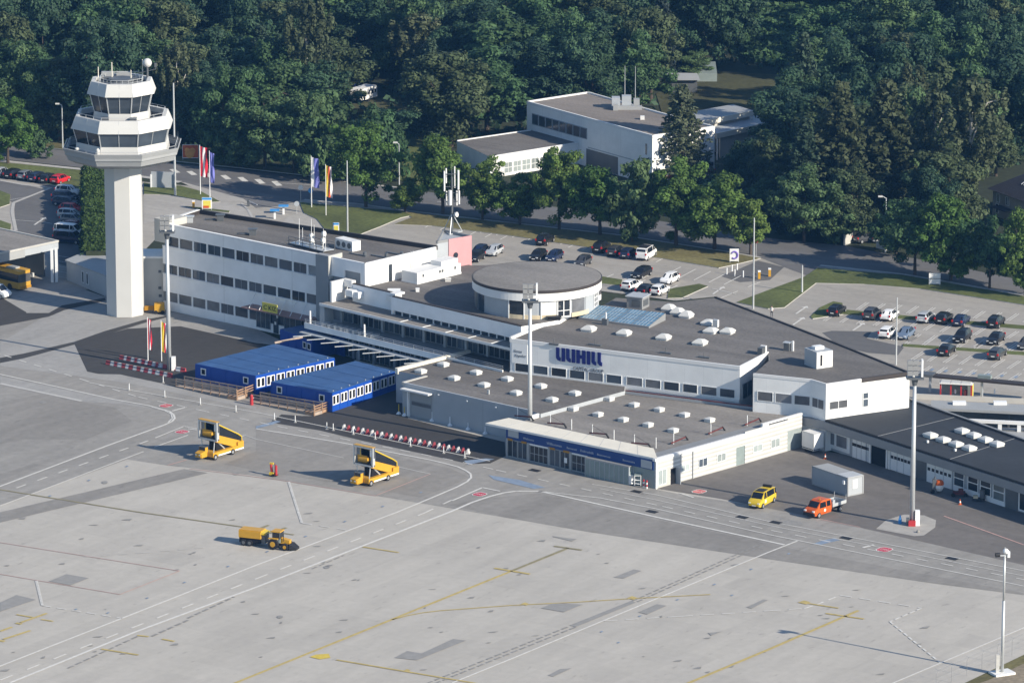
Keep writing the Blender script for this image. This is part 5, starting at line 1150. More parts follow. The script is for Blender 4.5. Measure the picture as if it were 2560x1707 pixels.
mb = MB(); FG.box(mb, gs(2515), gs(2545), 0, 2.9, o_, o_ + .04); part(GA, 'gate', mb, 'steel_dark'); FG.window(GA, gs(2549), gs(2580), 0.3, 2.8, o_ + .05, 0.2, 1, 1, 'white_frame', 'glass')
mb = MB(); FG.box(mb, gs(2033), gs(2125), 0.3, 2.92, o_, o_ + 0.06); part(GA, 'window_surround', mb, 'white_frame')
for ua, ub in ((2036, 2056), (2063, 2088), (2092, 2119)): FG.window(GA, gs(ua), gs(ub), 0.8, 2.45, o_ + .08, 0.08, 1, 1, 'white_frame', 'blind_glass')
for (u, v) in ((2326, 1092), (2358, 1103), (2390, 1114), (2423, 1124), (2405, 1081), (2434, 1092), (2463, 1103), (2492, 1114)): dome(GA, u, v, GZ - 0.05, FG.d, 0, 1.55, 1.75, 0.42)
for (u, v) in ((2319, 1106), (2388, 1127)): plant('roof_vent', 'small white vent cap before the garage roof domes, %s one' % ('left' if u < 2350 else 'right'), 'roof vent', u, v, GZ - .05, 0.25, 0.25, 0.3, FG.d, 'white_frame')
# ================================================================ blue site containers
def block(label, q, z, nmod, group, name='container_block'):
    """joined blue office containers: q = roof corners [left, front, right, back]"""
    T = thing(name, label, 'container block', (*q[1], 0), 0, group)
    L_, Fr, Rt, Bk = q
    mb = MB(); mb.prism(q, 0.12, z - 0.12, 0); part(T, 'wall', mb, 'container_blue')
    n = nmod
    for k in range(n):   # roof of every module
        a, b = lerp(Fr, Rt, k / n), lerp(Fr, Rt, (k + 1) / n); c, d_ = lerp(L_, Bk, (k + 1) / n), lerp(L_, Bk, k / n)
        mb = MB(); mb.prism([lerp(a, b, .012), lerp(b, a, .012), lerp(c, d_, .012), lerp(d_, c, .012)], z - 0.12, z - (0.0 if k % 2 else 0.02)); part(T, 'module_roof', mb, 'container_blue_roof')
    f = Facade(L_, Fr); mb = MB()
    f.box(mb, 0, f.L, z - 0.2, z - 0.02, 0.0, 0.05); f.box(mb, 0, f.L, 0.0, 0.16, -0.05, 0.05)
    for k in (0, 1, 2, 3, 4): s = f.L * k / 4; f.box(mb, s - .05, s + .05, 0.16, z - .2, 0.0, 0.05)
    g = Facade(Fr, Rt); g.box(mb, 0, g.L, z - 0.2, z - 0.03, 0.0, 0.05); g.box(mb, 0, g.L, 0.0, 0.15, -0.05, 0.05)
    for k in range(n + 1): s = g.L * k / n; g.box(mb, s - .05, s + .05, 0.15, z - .2, 0.0, 0.05)
    part(T, 'frame', mb, 'container_blue')
    return T, f, g
q1 = [P(489, 908.5, 2.75), P(639, 938.5, 2.75), P(836, 894, 2.75), P(688, 859, 2.75)]
T1, f1, g1_ = block('large blue container block on the left with ramp and row of white windows', q1, 2.75, 8, 'blue container blocks')
q2 = [P(678, 953.5, 2.75), P(829, 982, 2.75), P(989, 927.5, 2.75), P(889, 902, 2.75)]
T2, f2, g2_ = block('blue container block nearest the grey hall, windows along its sunny side', q2, 2.75, 8, 'blue container blocks')
q3 = [P(701, 822, 2.85), P(779, 850.5, 2.85), P(836, 837, 2.85), P(765, 811, 2.85)]
T3, f3, g3_ = block('small blue container block at the back below the balcony', q3, 2.85, 2, 'blue container blocks')
q4 = [P(836.5, 838, 2.75), P(861, 845, 2.75), P(880, 838, 2.75), P(838, 822, 2.75)]
T4, f4, g4_ = block('dark shaded blue container against the glazed ground floor', q4, 2.75, 1, 'blue container blocks')
for (T, f, us) in ((T1, f1, (509, 615)), (T2, f2, (699, 805)), (T3, f3, (762, 773))):
    for u in us:
        s = f.s(u, 1.9); f.window(T, s - 0.4, s + 0.4, 1.35, 2.2, 0.03, 0.14, 1, 1, 'white_frame', 'black_gap')
for (T, g, n) in ((T1, g1_, 8), (T2, g2_, 8)):
    for k in range(n):
        w = g.L / n
        for a in (0.1, 0.52):
            g.window(T, g.L * k / n + w * a, g.L * k / n + w * (a + 0.34), 1.0, 2.25, 0.03, 0.12, 1, 1, 'white_frame', 'black_gap')
    for k in range(n):
        mb = MB(); c = g.pt(g.L * (k + .5) / n, -0.4); mb.box(c[0] - .07, c[0] + .07, c[1] - .07, c[1] + .07, 2.7, 2.88); part(T, 'roof_vent', mb, 'hall_grey')
mb = MB(); f3.box(mb, f3.s(700, 2), f3.s(752, 2), 2.3, 2.45, 0.05, 0.06); part(T3, 'gutter_strip', mb, 'container_blue')
o = thing('gangway_beam', 'pale timber handrail beam bridging two blue container blocks', 'beam', (*P(686, 858, 2.9), 2.85)); mb = MB(); mb.tube((*P(686, 857, 2.95), 2.95), (*P(767, 841, 3.0), 3.0), 0.16, n=6); part(o, 'rail', mb, 'wood_grey')
def ramp(label, px, side, group='timber ramps before the containers'):
    """timber ramp: px = front edge from low end to landing; plank deck rising, three rails"""
    A, B = P(*px[0]), P(*px[1]); f = Facade(A, B); T = thing('timber_ramp', label, 'ramp', (*A, 0), 0, group)
    h0, h1 = 0.05, 0.45
    mb = MB(); w = 1.7; q = [f.pt(0, -w), f.pt(f.L, -w), f.pt(f.L, 0), f.pt(0, 0)]
    mb.prism(q, -0.02, [h0, h1, h1, h0] if True else h1); part(T, 'deck', mb, 'wood_grey')
    n = int(f.L / 1.6)
    for o_ in (0.0, -w):
        mb = MB()
        for k in range(n + 1): s = f.L * k / n; b = h0 + (h1 - h0) * k / n; mb.box(f.pt(s, o_)[0] - .06, f.pt(s, o_)[0] + .06, f.pt(s, o_)[1] - .06, f.pt(s, o_)[1] + .06, -0.02, b + 1.1)
        part(T, 'post', mb, 'wood')
        for zz in (0.35, 0.72, 1.08):
            mb = MB(); a, b = f.pt(0, o_ + .05), f.pt(f.L, o_ + .05); mb.tube((*a, h0 + zz), (*b, h1 + zz), 0.1, n=4); part(T, 'rail', mb, 'wood_grey')
    # return landing to the door
    C = P(*side); g = Facade(B, C)
    mb = MB(); g.box(mb, 0, g.L, 0.0, 0.42, -1.6, 0.0); part(T, 'landing', mb, 'wood')
    for zz in (0.45, 0.8, 1.15):
        mb = MB(); mb.tube((*B, zz + .2), (*C, zz + .2), 0.08, n=4); part(T, 'rail', mb, 'wood')
    mb = MB(); [mb.box(p[0] - .07, p[0] + .07, p[1] - .07, p[1] + .07, 0, 1.5) for p in (B, lerp(B, C, .5), C)]; part(T, 'post', mb, 'wood')
    return T
ramp('timber ramp with rails before the left container block', [(440, 966), (593, 1001)], (636, 984))
ramp('timber ramp with rails before the container block near the grey hall', [(630, 1006), (786, 1040)], (826, 1026))
o = thing('fire_hydrant', 'red hydrant post between the two timber ramps', 'hydrant', (*P(629, 1012), 0)); c = P(629, 1012); mb = MB(); mb.tube((*c, 0), (*c, 1.35), 0.26, 0.24, 12); mb.tube((*c, 1.35), (*c, 1.5), 0.18, 0.1, 12); part(o, 'body', mb, 'red'); mb = MB(); mb.tube((c[0] - .36, c[1], 1.0), (c[0] + .36, c[1], 1.0), 0.08); part(o, 'outlet', mb, 'steel')
c = P(893, 903); o = thing('sail_sign', 'white upright sail shaped post beside the back container corner', 'sign post', (*c, 0)); mb = MB(); mb.prism([(c[0] - .1, c[1]), (c[0] + .35, c[1] - .15), (c[0] + .4, c[1]), (c[0], c[1] + .1)], 0, [1.4, 1.9, 1.9, 1.4]); part(o, 'blade', mb, 'white_frame'); mb = MB(); mb.box(c[0] - .15, c[0] + .1, c[1] - .1, c[1] + .1, 0, 1.4); part(o, 'foot', mb, 'steel')
w0, w1 = P(888, 908), P(992, 932); o = thing('low_wall', 'low pale kerb wall behind the right container block', 'wall', (*w0, 0)); mb = MB(); mb.wall(w0, w1, 0, math.dist(w0, w1), 0, 0.5, -.2, .1); part(o, 'kerb', mb, 'pillar_pale')

# ================================================================ vehicles
def car_parts(kind):
    """stations: x, half width, z bottom, z belt, z top, half width of roof; returns meshes in car space (x forward)"""
    K = dict(
        hatch=(4.1, 1.76, 1.48, [(-2.05, .62, .45, .78, .80, .60), (-1.98, .80, .30, .86, .98, .64), (-1.65, .86, .26, .92, 1.40, .60), (-1.2, .88, .24, .93, 1.46, .60), (0.1, .88, .24, .92, 1.48, .60), (0.42, .88, .24, .92, 1.42, .60), (1.15, .87, .24, .93, .95, .70), (1.75, .83, .26, .80, .83, .66), (2.0, .70, .32, .62, .66, .58), (2.05, .60, .40, .56, .58, .50)]),
        sedan=(4.6, 1.82, 1.45, [(-2.3, .66, .45, .80, .84, .58), (-2.2, .82, .32, .92, .99, .66), (-1.75, .87, .26, .96, 1.02, .68), (-1.15, .90, .24, .95, 1.40, .60), (-0.5, .90, .24, .94, 1.45, .60), (0.2, .90, .24, .93, 1.44, .60), (0.5, .90, .24, .93, 1.38, .60), (1.3, .88, .24, .92, .95, .70), (2.0, .84, .26, .80, .83, .66), (2.25, .72, .32, .62, .66, .58), (2.3, .60, .40, .56, .58, .50)]),
        estate=(4.65, 1.82, 1.5, [(-2.3, .66, .45, .85, .88, .60), (-2.22, .84, .32, .92, 1.10, .64), (-1.95, .88, .26, .96, 1.42, .62), (-1.2, .90, .24, .95, 1.49, .61), (0.2, .90, .24, .93, 1.48, .61), (0.5, .90, .24, .93, 1.40, .61), (1.3, .88, .24, .92, .95, .70), (2.0, .84, .26, .80, .83, .66), (2.25, .72, .32, .62, .66, .58), (2.3, .60, .40, .56, .58, .50)]),
        suv=(4.5, 1.86, 1.68, [(-2.22, .70, .50, .92, .96, .62), (-2.15, .86, .38, 1.02, 1.22, .66), (-1.85, .90, .34, 1.06, 1.58, .63), (-1.2, .92, .32, 1.05, 1.66, .62), (0.2, .92, .32, 1.04, 1.66, .62), (0.5, .92, .32, 1.04, 1.58, .62), (1.15, .90, .32, 1.06, 1.09, .74), (1.85, .88, .34, .96, 1.0, .70), (2.15, .76, .40, .74, .80, .62), (2.22, .64, .50, .66, .70, .54)]),
        van=(5.0, 1.94, 1.97, [(-2.48, .80, .45, 1.0, 1.02, .74), (-2.42, .92, .34, 1.10, 1.40, .80), (-2.30, .95, .28, 1.14, 1.88, .80), (-1.9, .96, .26, 1.14, 1.95, .80), (0.5, .96, .26, 1.13, 1.97, .80), (1.0, .96, .26, 1.13, 1.90, .78), (1.75, .94, .26, 1.16, 1.19, .80), (2.25, .90, .28, .98, 1.02, .74), (2.45, .80, .34, .74, .78, .66), (2.5, .68, .42, .64, .68, .58)]),
    )[kind]
    st = K[3]; body = MB(); rings = []
    for (x, w, zb, zl, zt, wr) in st:
        zm = zb + (zl - zb) * 0.55
        r = [(x, -w * .92, zb), (x, -w, zm), (x, -w * .97, zl), (x, -wr, zt), (x, -wr * .5, zt + .02), (x, wr * .5, zt + .02), (x, wr, zt), (x, w * .97, zl), (x, w, zm), (x, w * .92, zb)]
        rings.append(len(body.v)); body.v += r
    for a, b in zip(rings, rings[1:]):
        for k in range(10): l = (k + 1) % 10; body.f.append((a + k, a + l, b + l, b + k)); body.m.append(0)
    body.f.append(tuple(range(rings[0], rings[0] + 10))); body.m.append(0)
    body.f.append(tuple(reversed(range(rings[-1], rings[-1] + 10)))); body.m.append(0)
    def sect(i): return [Vector(p) for p in body.v[rings[i]:rings[i] + 10]]
    def lift(pts, inset):
        c = sum(pts, Vector()) / len(pts); n = (pts[1] - pts[0]).cross(pts[2] - pts[0]).normalized()
        if n.dot(c - Vector((0, 0, .8))) < 0: n = -n
        return [tuple(p + (c - p) * inset + n * 0.015) for p in pts]
    tops = [s[4] - s[3] for s in st]
    cab = [i for i in range(len(st)) if tops[i] > 0.3]
    i0, i1 = cab[0], cab[-1]
    ws = MB(); A, B = sect(i1), sect(i1 + 1); ws.poly(lift([A[3], A[6], B[6], B[3]], 0.07))
    rw_ = MB(); A, B = sect(i0), sect(i0 - 1); lo = [A[3] + (B[3] - A[3]) * .9, A[6] + (B[6] - A[6]) * .9]; rw_.poly(lift([A[3], A[6], lo[1], lo[0]], 0.09))
    sides = []
    for (ka, kb) in ((2, 3), (7, 6)):
        m = MB()
        for i in range(i0, i1 + 1):
            A, B = sect(i), sect(i + 1) if i < i1 else sect(i1 + 1)
            if i == i1: m.poly(lift([A[ka], A[kb], A[ka] + (B[ka] - A[ka]) * .55], 0.12))
            elif (B - A if False else (B[0] - A[0]).length) > 0.25: m.poly(lift([A[ka], B[ka], B[kb], A[kb]], 0.1))
        sides.append(m)
    xf, xr = st[-1][0], st[0][0]; wl_ = K[0] * 0.29; R_ = 0.31 if kind not in ('suv', 'van') else 0.35
    hl = []; tl = []
    zf = st[-2][3]; zr = st[1][3]; wf = st[-2][1]; wr2 = st[1][1]
    for sgn in (-1, 1):
        hl.append(MB().box(xf - 0.32, xf - 0.02, sgn * wf * .78 - .16, sgn * wf * .78 + .16, zf - .05, zf + .10))
        tl.append(MB().box(xr - 0.02, xr + 0.14, sgn * wr2 * .86 - .12, sgn * wr2 * .86 + .12, zr - .16, zr + .14))
    wh = []
    for x in (xf - 0.85, xr + 0.8):
        for sgn in (-1, 1):
            w = st[4][1]; t = MB().tube((x, sgn * (w - .20), R_), (x, sgn * (w + .015), R_), R_, n=14); r = MB().tube((x, sgn * (w - .1), R_), (x, sgn * (w + .03), R_), R_ * .62, n=10); wh.append((t, r))
    pl = [MB().box(xf - .01, xf + .02, -.26, .26, .40, .52), MB().box(xr - .025, xr + .01, -.26, .26, st[0][2] + .12, st[0][2] + .24)]
    bp = [MB().box(xf - .06, xf + .01, -wf * .8, wf * .8, .26, .40), MB().box(xr - .01, xr + .06, -wr2 * .75, wr2 * .75, .30, .46)]
    return dict(body=body, ws=ws, rw=rw_, sides=sides, hl=hl, tl=tl, wh=wh, pl=pl, bp=bp)
PROTO = {}
def make_proto(kind):
    T = thing('car', '', 'car'); D = car_parts(kind)
    b = part(T, 'body', D['body'], 'paint_black', world=False, smooth=False); b.material_slots[0].link = 'OBJECT'
    part(T, 'windscreen', D['ws'], 'car_glass', world=False); part(T, 'rear_window', D['rw'], 'car_glass', world=False)
    for m in D['sides']: part(T, 'side_window', m, 'car_glass', world=False)
    for m in D['hl']: part(T, 'headlight', m, 'lamp_clear', world=False)
    for m in D['tl']: part(T, 'tail_light', m, 'tail_red', world=False)
    for m in D['pl']: part(T, 'number_plate', m, 'plate_white', world=False)
    for m in D['bp']: part(T, 'bumper', m, 'black_plastic', world=False)
    for t, r in D['wh']:
        w = part(T, 'wheel', t, 'rubber', world=False); part(T, 'rim', r, 'rim', parent=w, world=False)
    return T
def car(kind, colour, u, v, ang, label, group='cars parked around the terminal', name='car', cat='car'):
    if kind not in PROTO:
        PROTO[kind] = make_proto(kind); o = PROTO[kind]; first = True
    else: o = copy_tree(PROTO[kind])
    x, y = P(u, v); o.location = (x, y, 0.02); o.rotation_euler = (0, 0, ang); o.name = name
    tag(o, label, cat, group)
    for ch in o.children:
        if ch.name.startswith('body'): ch.material_slots[0].link = 'OBJECT'; ch.material_slots[0].material = CARCOL[colour]
    return o
ba = math.atan2(P(2169, 757)[1] - P(2143, 775)[1], P(2169, 757)[0] - P(2143, 775)[0])
bb = math.atan2(P(1120, 540)[1] - P(1090, 556)[1], P(1120, 540)[0] - P(1090, 556)[0])
bc = math.atan2(P(1694, 686)[1] - P(1660, 702)[1], P(1694, 686)[0] - P(1660, 702)[0])
PI = math.pi
for a in (
    ('suv', 'black', 1363, 609, bb, 'black car alone in the front row by the avenue trees, tail to the camera'),
    ('suv', 'black', 1504, 628, bb, 'leftmost of the three dark cars beside the white van'),
    ('estate', 'dark_grey', 1540, 636, bb, 'middle of the three dark cars beside the white van'),
    ('estate', 'navy', 1572, 642, bb, 'dark blue car touching the white van in the front row'),
    ('hatch', 'navy', 1199, 637, bb + PI, 'dark car parked beside the pink stair tower'),
    ('hatch', 'black', 1190, 651, bb + PI, 'nearer dark car in the shade of the pink stair tower'),
    ('hatch', 'silver', 1236, 636, bb + PI, 'silver hatchback parked near the pink stair tower'),
    ('hatch', 'black', 1345, 648, bb + PI, 'left dark car half hidden behind the rotunda roof'),
    ('hatch', 'navy', 1386, 650, bb + PI, 'middle dark car half hidden behind the rotunda roof'),
    ('hatch', 'dark_grey', 1457, 663, bb + PI, 'right dark car half hidden behind the rotunda roof'),
    ('estate', 'black', 1603, 692, bc + PI, 'dark saloon nose first beside the white cars near the rotunda'),
    ('hatch', 'white', 1674, 706, bc + PI, 'white hatchback facing the camera in the short bay row'),
    ('estate', 'white', 1579, 722, bc, 'white estate with dark roof glass right beside the rotunda'),
    ('sedan', 'black', 1615, 733, bc, 'black car between two white cars at the hall kerb'),
    ('hatch', 'white', 1650, 734, bc, 'white hatchback at the hall kerb beside the grass tip'),
    ('estate', 'black', 2092, 785, ba, 'black car at the rounded end of the grass strip'),
    ('suv', 'dark_grey', 2180, 795, ba, 'dark car next to a white car in the far parking row'),
    ('sedan', 'white', 2224, 797, ba, 'white saloon in the far parking row, tail to the camera'),
    ('estate', 'silver', 2314, 802, ba, 'silver car in the far parking row'),
    ('estate', 'black', 2360, 804, ba, 'black car right of the silver one in the far parking row'),
    ('sedan', 'navy', 2403, 810, ba, 'dark saloon, second right of the silver one in the far parking row'),
    ('suv', 'black', 2490, 815, ba, 'black car standing alone at the right of the far parking row'),
    ('estate', 'white', 2220, 840, ba, 'white estate in the middle row with its tail to the camera'),
    ('sedan', 'blue_grey', 2264, 843, ba + PI, 'grey blue car facing the camera next to the white estate'),
    ('suv', 'black', 2405, 852, ba + PI, 'black off road car facing the camera in the middle row'),
    ('sedan', 'black', 2489, 856, ba + PI, 'black car facing the camera at the right of the middle row'),
    ('sedan', 'dark_grey', 2566, 868, ba + PI, 'dark car cut by the right picture edge'),
    ('sedan', 'black', 2366, 884, ba, 'black saloon in the nearest row behind the black off road car'),
    ('estate', 'dark_grey', 2493, 893, ba, 'dark estate at the right of the nearest parking row'),
    ('suv', 'black', 1234, 506, math.atan2(-0.6, 1), 'dark van driving on the road behind the avenue trees'),
    ('sedan', 'dark_grey', 2165, 604, R(35), 'dark car beside the boundary wall across the road'),
    ('estate', 'grey', 2202, 602, R(35), 'grey car with a glowing red tail lamp across the road'),
    ('hatch', 'grey', 2545, 312, R(15), 'pale roofed car by the trees at the far right edge')):
    car(*a)
la = R(62)
for k, (kd, c_, u, v, lab) in enumerate((('hatch', 'silver', 4, 440, 'silver car, leftmost of the upper left row'), ('estate', 'black', 36, 443, 'black car, second in the upper left row'), ('hatch', 'grey', 67, 447, 'grey car, third in the upper left row'), ('estate', 'navy', 96, 451, 'dark blue car, fourth in the upper left row'), ('hatch', 'black', 123, 455, 'black car beside the red car in the upper left row'), ('hatch', 'red', 151, 457, 'bright red car at the end of the upper left row'))):
    car(kd, c_, u, v, la, lab, 'cars in the left car park')
lb = R(-22)
for (kd, c_, u, v, lab) in (('suv', 'white', 172, 488, 'white car at the top of the row beside the hedge'), ('suv', 'navy', 164, 503, 'dark blue car, second from the top beside the hedge'), ('estate', 'navy', 166, 514, 'dark blue car, third from the top beside the hedge'), ('hatch', 'red', 180, 531, 'red car in the row beside the hedge'), ('estate', 'silver', 179, 545, 'silver blue car in the row beside the hedge'), ('hatch', 'grey', 182, 557, 'grey car half hidden below the silver one beside the hedge'), ('hatch', 'maroon', 188, 575, 'maroon car behind the white van by the hedge'), ('van', 'white', 174, 590, 'white passenger van in the row beside the hedge'), ('van', 'navy', 173, 607, 'dark van nearest the bus shelter roof')):
    car(kd, c_, u, v, lb, lab, 'cars in the left car park')
o = car('van', 'white', 1616, 645, bb, 'white passenger van with black roof in the front row', name='passenger_van', cat='van')
mb = MB().box(-1.9, 0.4, -.72, .72, 1.98, 2.02); part(o, 'roof_panel', mb, 'black_plastic', world=False)
# ---------------------------------------------------------------- yellow service van
CARCOL['yellow'] = MATS['van_yellow']; CARCOL['orange'] = MATS['orange']
va = math.atan2(P(1893, 1268)[1] - P(1934, 1245)[1], P(1893, 1268)[0] - P(1934, 1245)[0])
o = car('van', 'yellow', 1905, 1261, va, 'bright yellow passenger van on the service yard', group=None, name='service_van', cat='van')
if 'group' in o: del o['group']
part(o, 'roof_panel', MB().box(-0.5, 0.9, -.6, .6, 1.98, 2.02), 'black_plastic', world=False); part(o, 'beacon_bar', MB().box(-1.75, -1.4, -.6, .6, 2.0, 2.28), 'black_plastic', world=False)
part(o, 'door_emblem', MB().box(0.75, 1.2, 0.97, .985, .62, 1.02), 'plate_white', world=False)
# ---------------------------------------------------------------- orange double cab pickup
pa = math.atan2(P(2036, 1286)[1] - P(2110, 1262)[1], P(2036, 1286)[0] - P(2110, 1262)[0])
PK = thing('pickup_truck', 'orange double cab truck with open grey drop side bed', 'truck', (*P(2067, 1281), 0.02), pa)
st = [(0.15, .90, .42, 1.2, 1.25, .80), (0.22, .95, .36, 1.22, 2.02, .82), (0.7, .97, .34, 1.22, 2.16, .80), (1.9, .97, .34, 1.20, 2.14, .78), (2.25, .97, .34, 1.20, 2.02, .76), (3.05, .95, .34, 1.26, 1.30, .80), (3.5, .92, .36, 1.05, 1.1, .78), (3.68, .82, .40, .80, .85, .70)]
body = MB(); rings = []
for (x, w, zb, zl, zt, wr) in st:
    rings.append(len(body.v)); body.v += [(x, -w * .92, zb), (x, -w, zb + .4), (x, -w * .97, zl), (x, -wr, zt), (x, wr, zt), (x, w * .97, zl), (x, w, zb + .4), (x, w * .92, zb)]
for a, b in zip(rings, rings[1:]):
    for k in range(8): l = (k + 1) % 8; body.f.append((a + k, a + l, b + l, b + k)); body.m.append(0)
body.f.append(tuple(range(8))); body.m.append(0); body.f.append(tuple(reversed(range(rings[-1], rings[-1] + 8)))); body.m.append(0)
part(PK, 'cab', body, 'orange', world=False)
part(PK, 'windscreen', MB().poly([(2.33, -.68, 1.98), (2.33, .68, 1.98), (3.02, .74, 1.36), (3.02, -.74, 1.36)]), 'car_glass', world=False)
for sg_ in (-1, 1):
    for (xa, xb) in ((0.45, 1.15), (1.35, 2.35)): part(PK, 'side_window', MB().poly([(xa, sg_ * .985, 1.27), (xb + (.3 if xb > 2 else 0), sg_ * .985, 1.27), (xb, sg_ * .86, 1.95), (xa, sg_ * .86, 1.95)]), 'car_glass', world=False)
    part(PK, 'door_emblem', MB().tube((1.6, sg_ * .965, .86), (1.6, sg_ * .99, .86), .2, n=12), 'plate_white', world=False)
    part(PK, 'bed_side', MB().box(-2.75, 0.05, sg_ * .98 - .03, sg_ * .98 + .03, .92, 1.34), 'steel', world=False)
    part(PK, 'headlight', MB().box(3.5, 3.7, sg_ * .66 - .16, sg_ * .66 + .16, .88, 1.06), 'lamp_clear', world=False)
    for x in (2.75, -1.55):
        w_ = part(PK, 'wheel', MB().tube((x, sg_ * .7, .36), (x, sg_ * .98, .36), .36, n=14), 'rubber', world=False); part(PK, 'rim', MB().tube((x, sg_ * .9, .36), (x, sg_ * 1.0, .36), .22, n=12), 'rim', parent=w_, world=False)
part(PK, 'bed_floor', MB().box(-2.75, 0.05, -.97, .97, .86, .93), 'steel_dark', world=False); part(PK, 'headboard', MB().box(0.0, 0.06, -.98, .98, .92, 1.6), 'steel', world=False); part(PK, 'tailgate', MB().box(-2.78, -2.72, -.98, .98, .92, 1.34), 'steel', world=False)
part(PK, 'cargo_box', MB().box(-0.6, -0.15, -.2, .85, .93, 1.75), 'hall_grey', world=False); part(PK, 'chassis', MB().box(-2.7, 3.4, -.45, .45, .42, .62).box(-.9, -.1, -.9, -.5, .4, .8), 'black_plastic', world=False)
part(PK, 'bumper', MB().box(3.5, 3.75, -.88, .88, .36, .74), 'black_plastic', world=False); part(PK, 'beacon', MB().tube((1.9, 0.3, 2.14), (1.9, .3, 2.32), .09), 'amber', world=False)
part(PK, 'bed_frame', MB().tube((-2.7, -.95, 1.3), (-2.7, -.95, 2.1), .03).tube((-2.7, .95, 1.3), (-2.7, .95, 2.1), .03), 'steel', world=False)
# ---------------------------------------------------------------- two passenger stair trucks
def stair_truck():
    T = thing('stair_truck', '', 'stair truck')
    def pt_(n, mb, m, parent=None, sm=False): return part(T, n, mb, m, parent, False, sm)
    L_ = 3.75; mb = MB(); mb.box(-L_, L_ - 1.3, -1.1, 1.1, .42, 1.02); mb.box(-L_, -L_ + 1.2, -1.12, 1.12, 1.02, 1.5); mb.prism([(L_ - 1.3, -1.1), (L_ - .1, -1.0), (L_ - .1, 0.1), (L_ - 1.3, .1)], .42, .95); pt_('chassis', mb, 'yellow')
    for sg_ in (-1, 1): pt_('skirt_stripe', MB().box(-L_ + .05, -1.95, sg_ * 1.1 - .02 + sg_ * .02, sg_ * 1.1 + .02 + sg_ * .02, .42, .62).box(-1.1, 1.4, sg_ * 1.1 - .02 + sg_ * .02, sg_ * 1.1 + .02 + sg_ * .02, .42, .62), 'white_paint')
    for x in (2.0, -1.5):
        for sg_ in (-1, 1):
            w_ = pt_('wheel', MB().tube((x, sg_ * .8, .4), (x, sg_ * 1.14, .4), .4, n=16), 'rubber'); pt_('rim', MB().tube((x, sg_ * 1.0, .4), (x, sg_ * 1.16, .4), .22, n=12), 'rim', w_)
    c = pt_('cab', MB().prism([(L_ - .9, -1.05), (L_, -.98), (L_, .0), (L_ - .9, .05)], .5, [1.25, 1.05, 1.05, 1.25]).prism([(L_ - 1.5, -1.05), (L_ - .9, -1.05), (L_ - .9, .05), (L_ - 1.5, .05)], .5, 1.72), 'yellow')
    pt_('windscreen', MB().poly([(L_ - .88, -1.0, 1.3), (L_ - .88, 0, 1.3), (L_ - .9, 0, 1.7), (L_ - .9, -1.0, 1.7)]), 'car_glass', c); pt_('cab_roof', MB().box(L_ - 1.6, L_ - .8, -1.1, .1, 1.72, 1.78), 'steel_dark', c)
    for y in (-.8, -.2): pt_('headlight', MB().box(L_ - .02, L_ + .02, y - .12, y + .12, .75, .9), 'lamp_clear', c)
    # flight: from the rear (low) to the front platform (high)
    x0, z0, x1, z1 = -L_ + .4, .75, 1.75, 2.9; s = (z1 - z0) / (x1 - x0)
    n = 14; mb = MB()
    for k in range(n): x = x0 + (x1 - x0) * k / n; z = z0 + (z1 - z0) * (k + 1) / n; mb.box(x, x + (x1 - x0) / n + .02, -.72, .72, z - .06, z)
    pt_('step', mb, 'steel_dark')
    for sg_ in (-1, 1):
        y = sg_ * .86
        pt_('stringer', MB().poly([(x0 - .3, y, z0 - .45), (x1, y, z1 - .5), (x1, y, z1 + .55), (x0 - .3, y, z0 + .65)]).poly([(x0 - .3, y - sg_ * .1, z0 - .45), (x1, y - sg_ * .1, z1 - .5), (x1, y - sg_ * .1, z1 + .55), (x0 - .3, y - sg_ * .1, z0 + .65)]).poly([(x0 - .3, y, z0 + .65), (x1, y, z1 + .55), (x1, y - sg_ * .1, z1 + .55), (x0 - .3, y - sg_ * .1, z0 + .65)]).poly([(x0 - .3, y, z0 - .45), (x1, y, z1 - .5), (x1, y - sg_ * .1, z1 - .5), (x0 - .3, y - sg_ * .1, z0 - .45)]), 'yellow')
        pt_('side_glazing', MB().poly([(x0 - .2, y - sg_ * .05, z0 + .65), (x1, y - sg_ * .05, z1 + .55), (x1, y - sg_ * .05, z1 + 2.05), (x0 + .5, y - sg_ * .05, z0 + 1.8), (x0 - .2, y - sg_ * .05, z0 + 1.25)]), 'car_glass')
        mb = MB(); mb.tube((x0 + .5, y, z0 + 1.82), (x1, y, z1 + 2.1), .09, n=6); mb.tube((x0 - .25, y, z0 + 1.3), (x0 + .5, y, z0 + 1.82), .09, n=6); mb.tube((x0 - .28, y, z0 + .6), (x0 - .25, y, z0 + 1.3), .08, n=6); mb.tube((x1, y, z1 + .5), (x1, y, z1 + 2.1), .07, n=6); pt_('canopy_rail', mb, 'van_yellow')
    pt_('canopy', MB().poly([(x0 + .5, -.86, z0 + 1.9), (x0 + .5, .86, z0 + 1.9), (x1, .86, z1 + 2.18), (x1, -.86, z1 + 2.18)]).poly([(x0 + .5, -.86, z0 + 1.8), (x0 + .5, .86, z0 + 1.8), (x1, .86, z1 + 2.08), (x1, -.86, z1 + 2.08)]).poly([(x0 - .25, -.86, z0 + 1.32), (x0 - .25, .86, z0 + 1.32), (x0 + .5, .86, z0 + 1.9), (x0 + .5, -.86, z0 + 1.9)]), 'yellow')
    # platform head with grey frame open to the front
    hx0, hx1, hw = x1, 2.3, 1.55
    pt_('platform', MB().box(hx0 - .1, hx1, -hw, hw, z1 - .2, z1), 'steel_dark')
    mb = MB()
    for sg_ in (-1, 1):
        mb.box(hx1 - .18, hx1, sg_ * hw - .12, sg_ * hw + .12, z1 - .25, z1 + 2.35); mb.box(hx0, hx1 - .18, sg_ * hw - .04, sg_ * hw + .04, z1, z1 + .9)
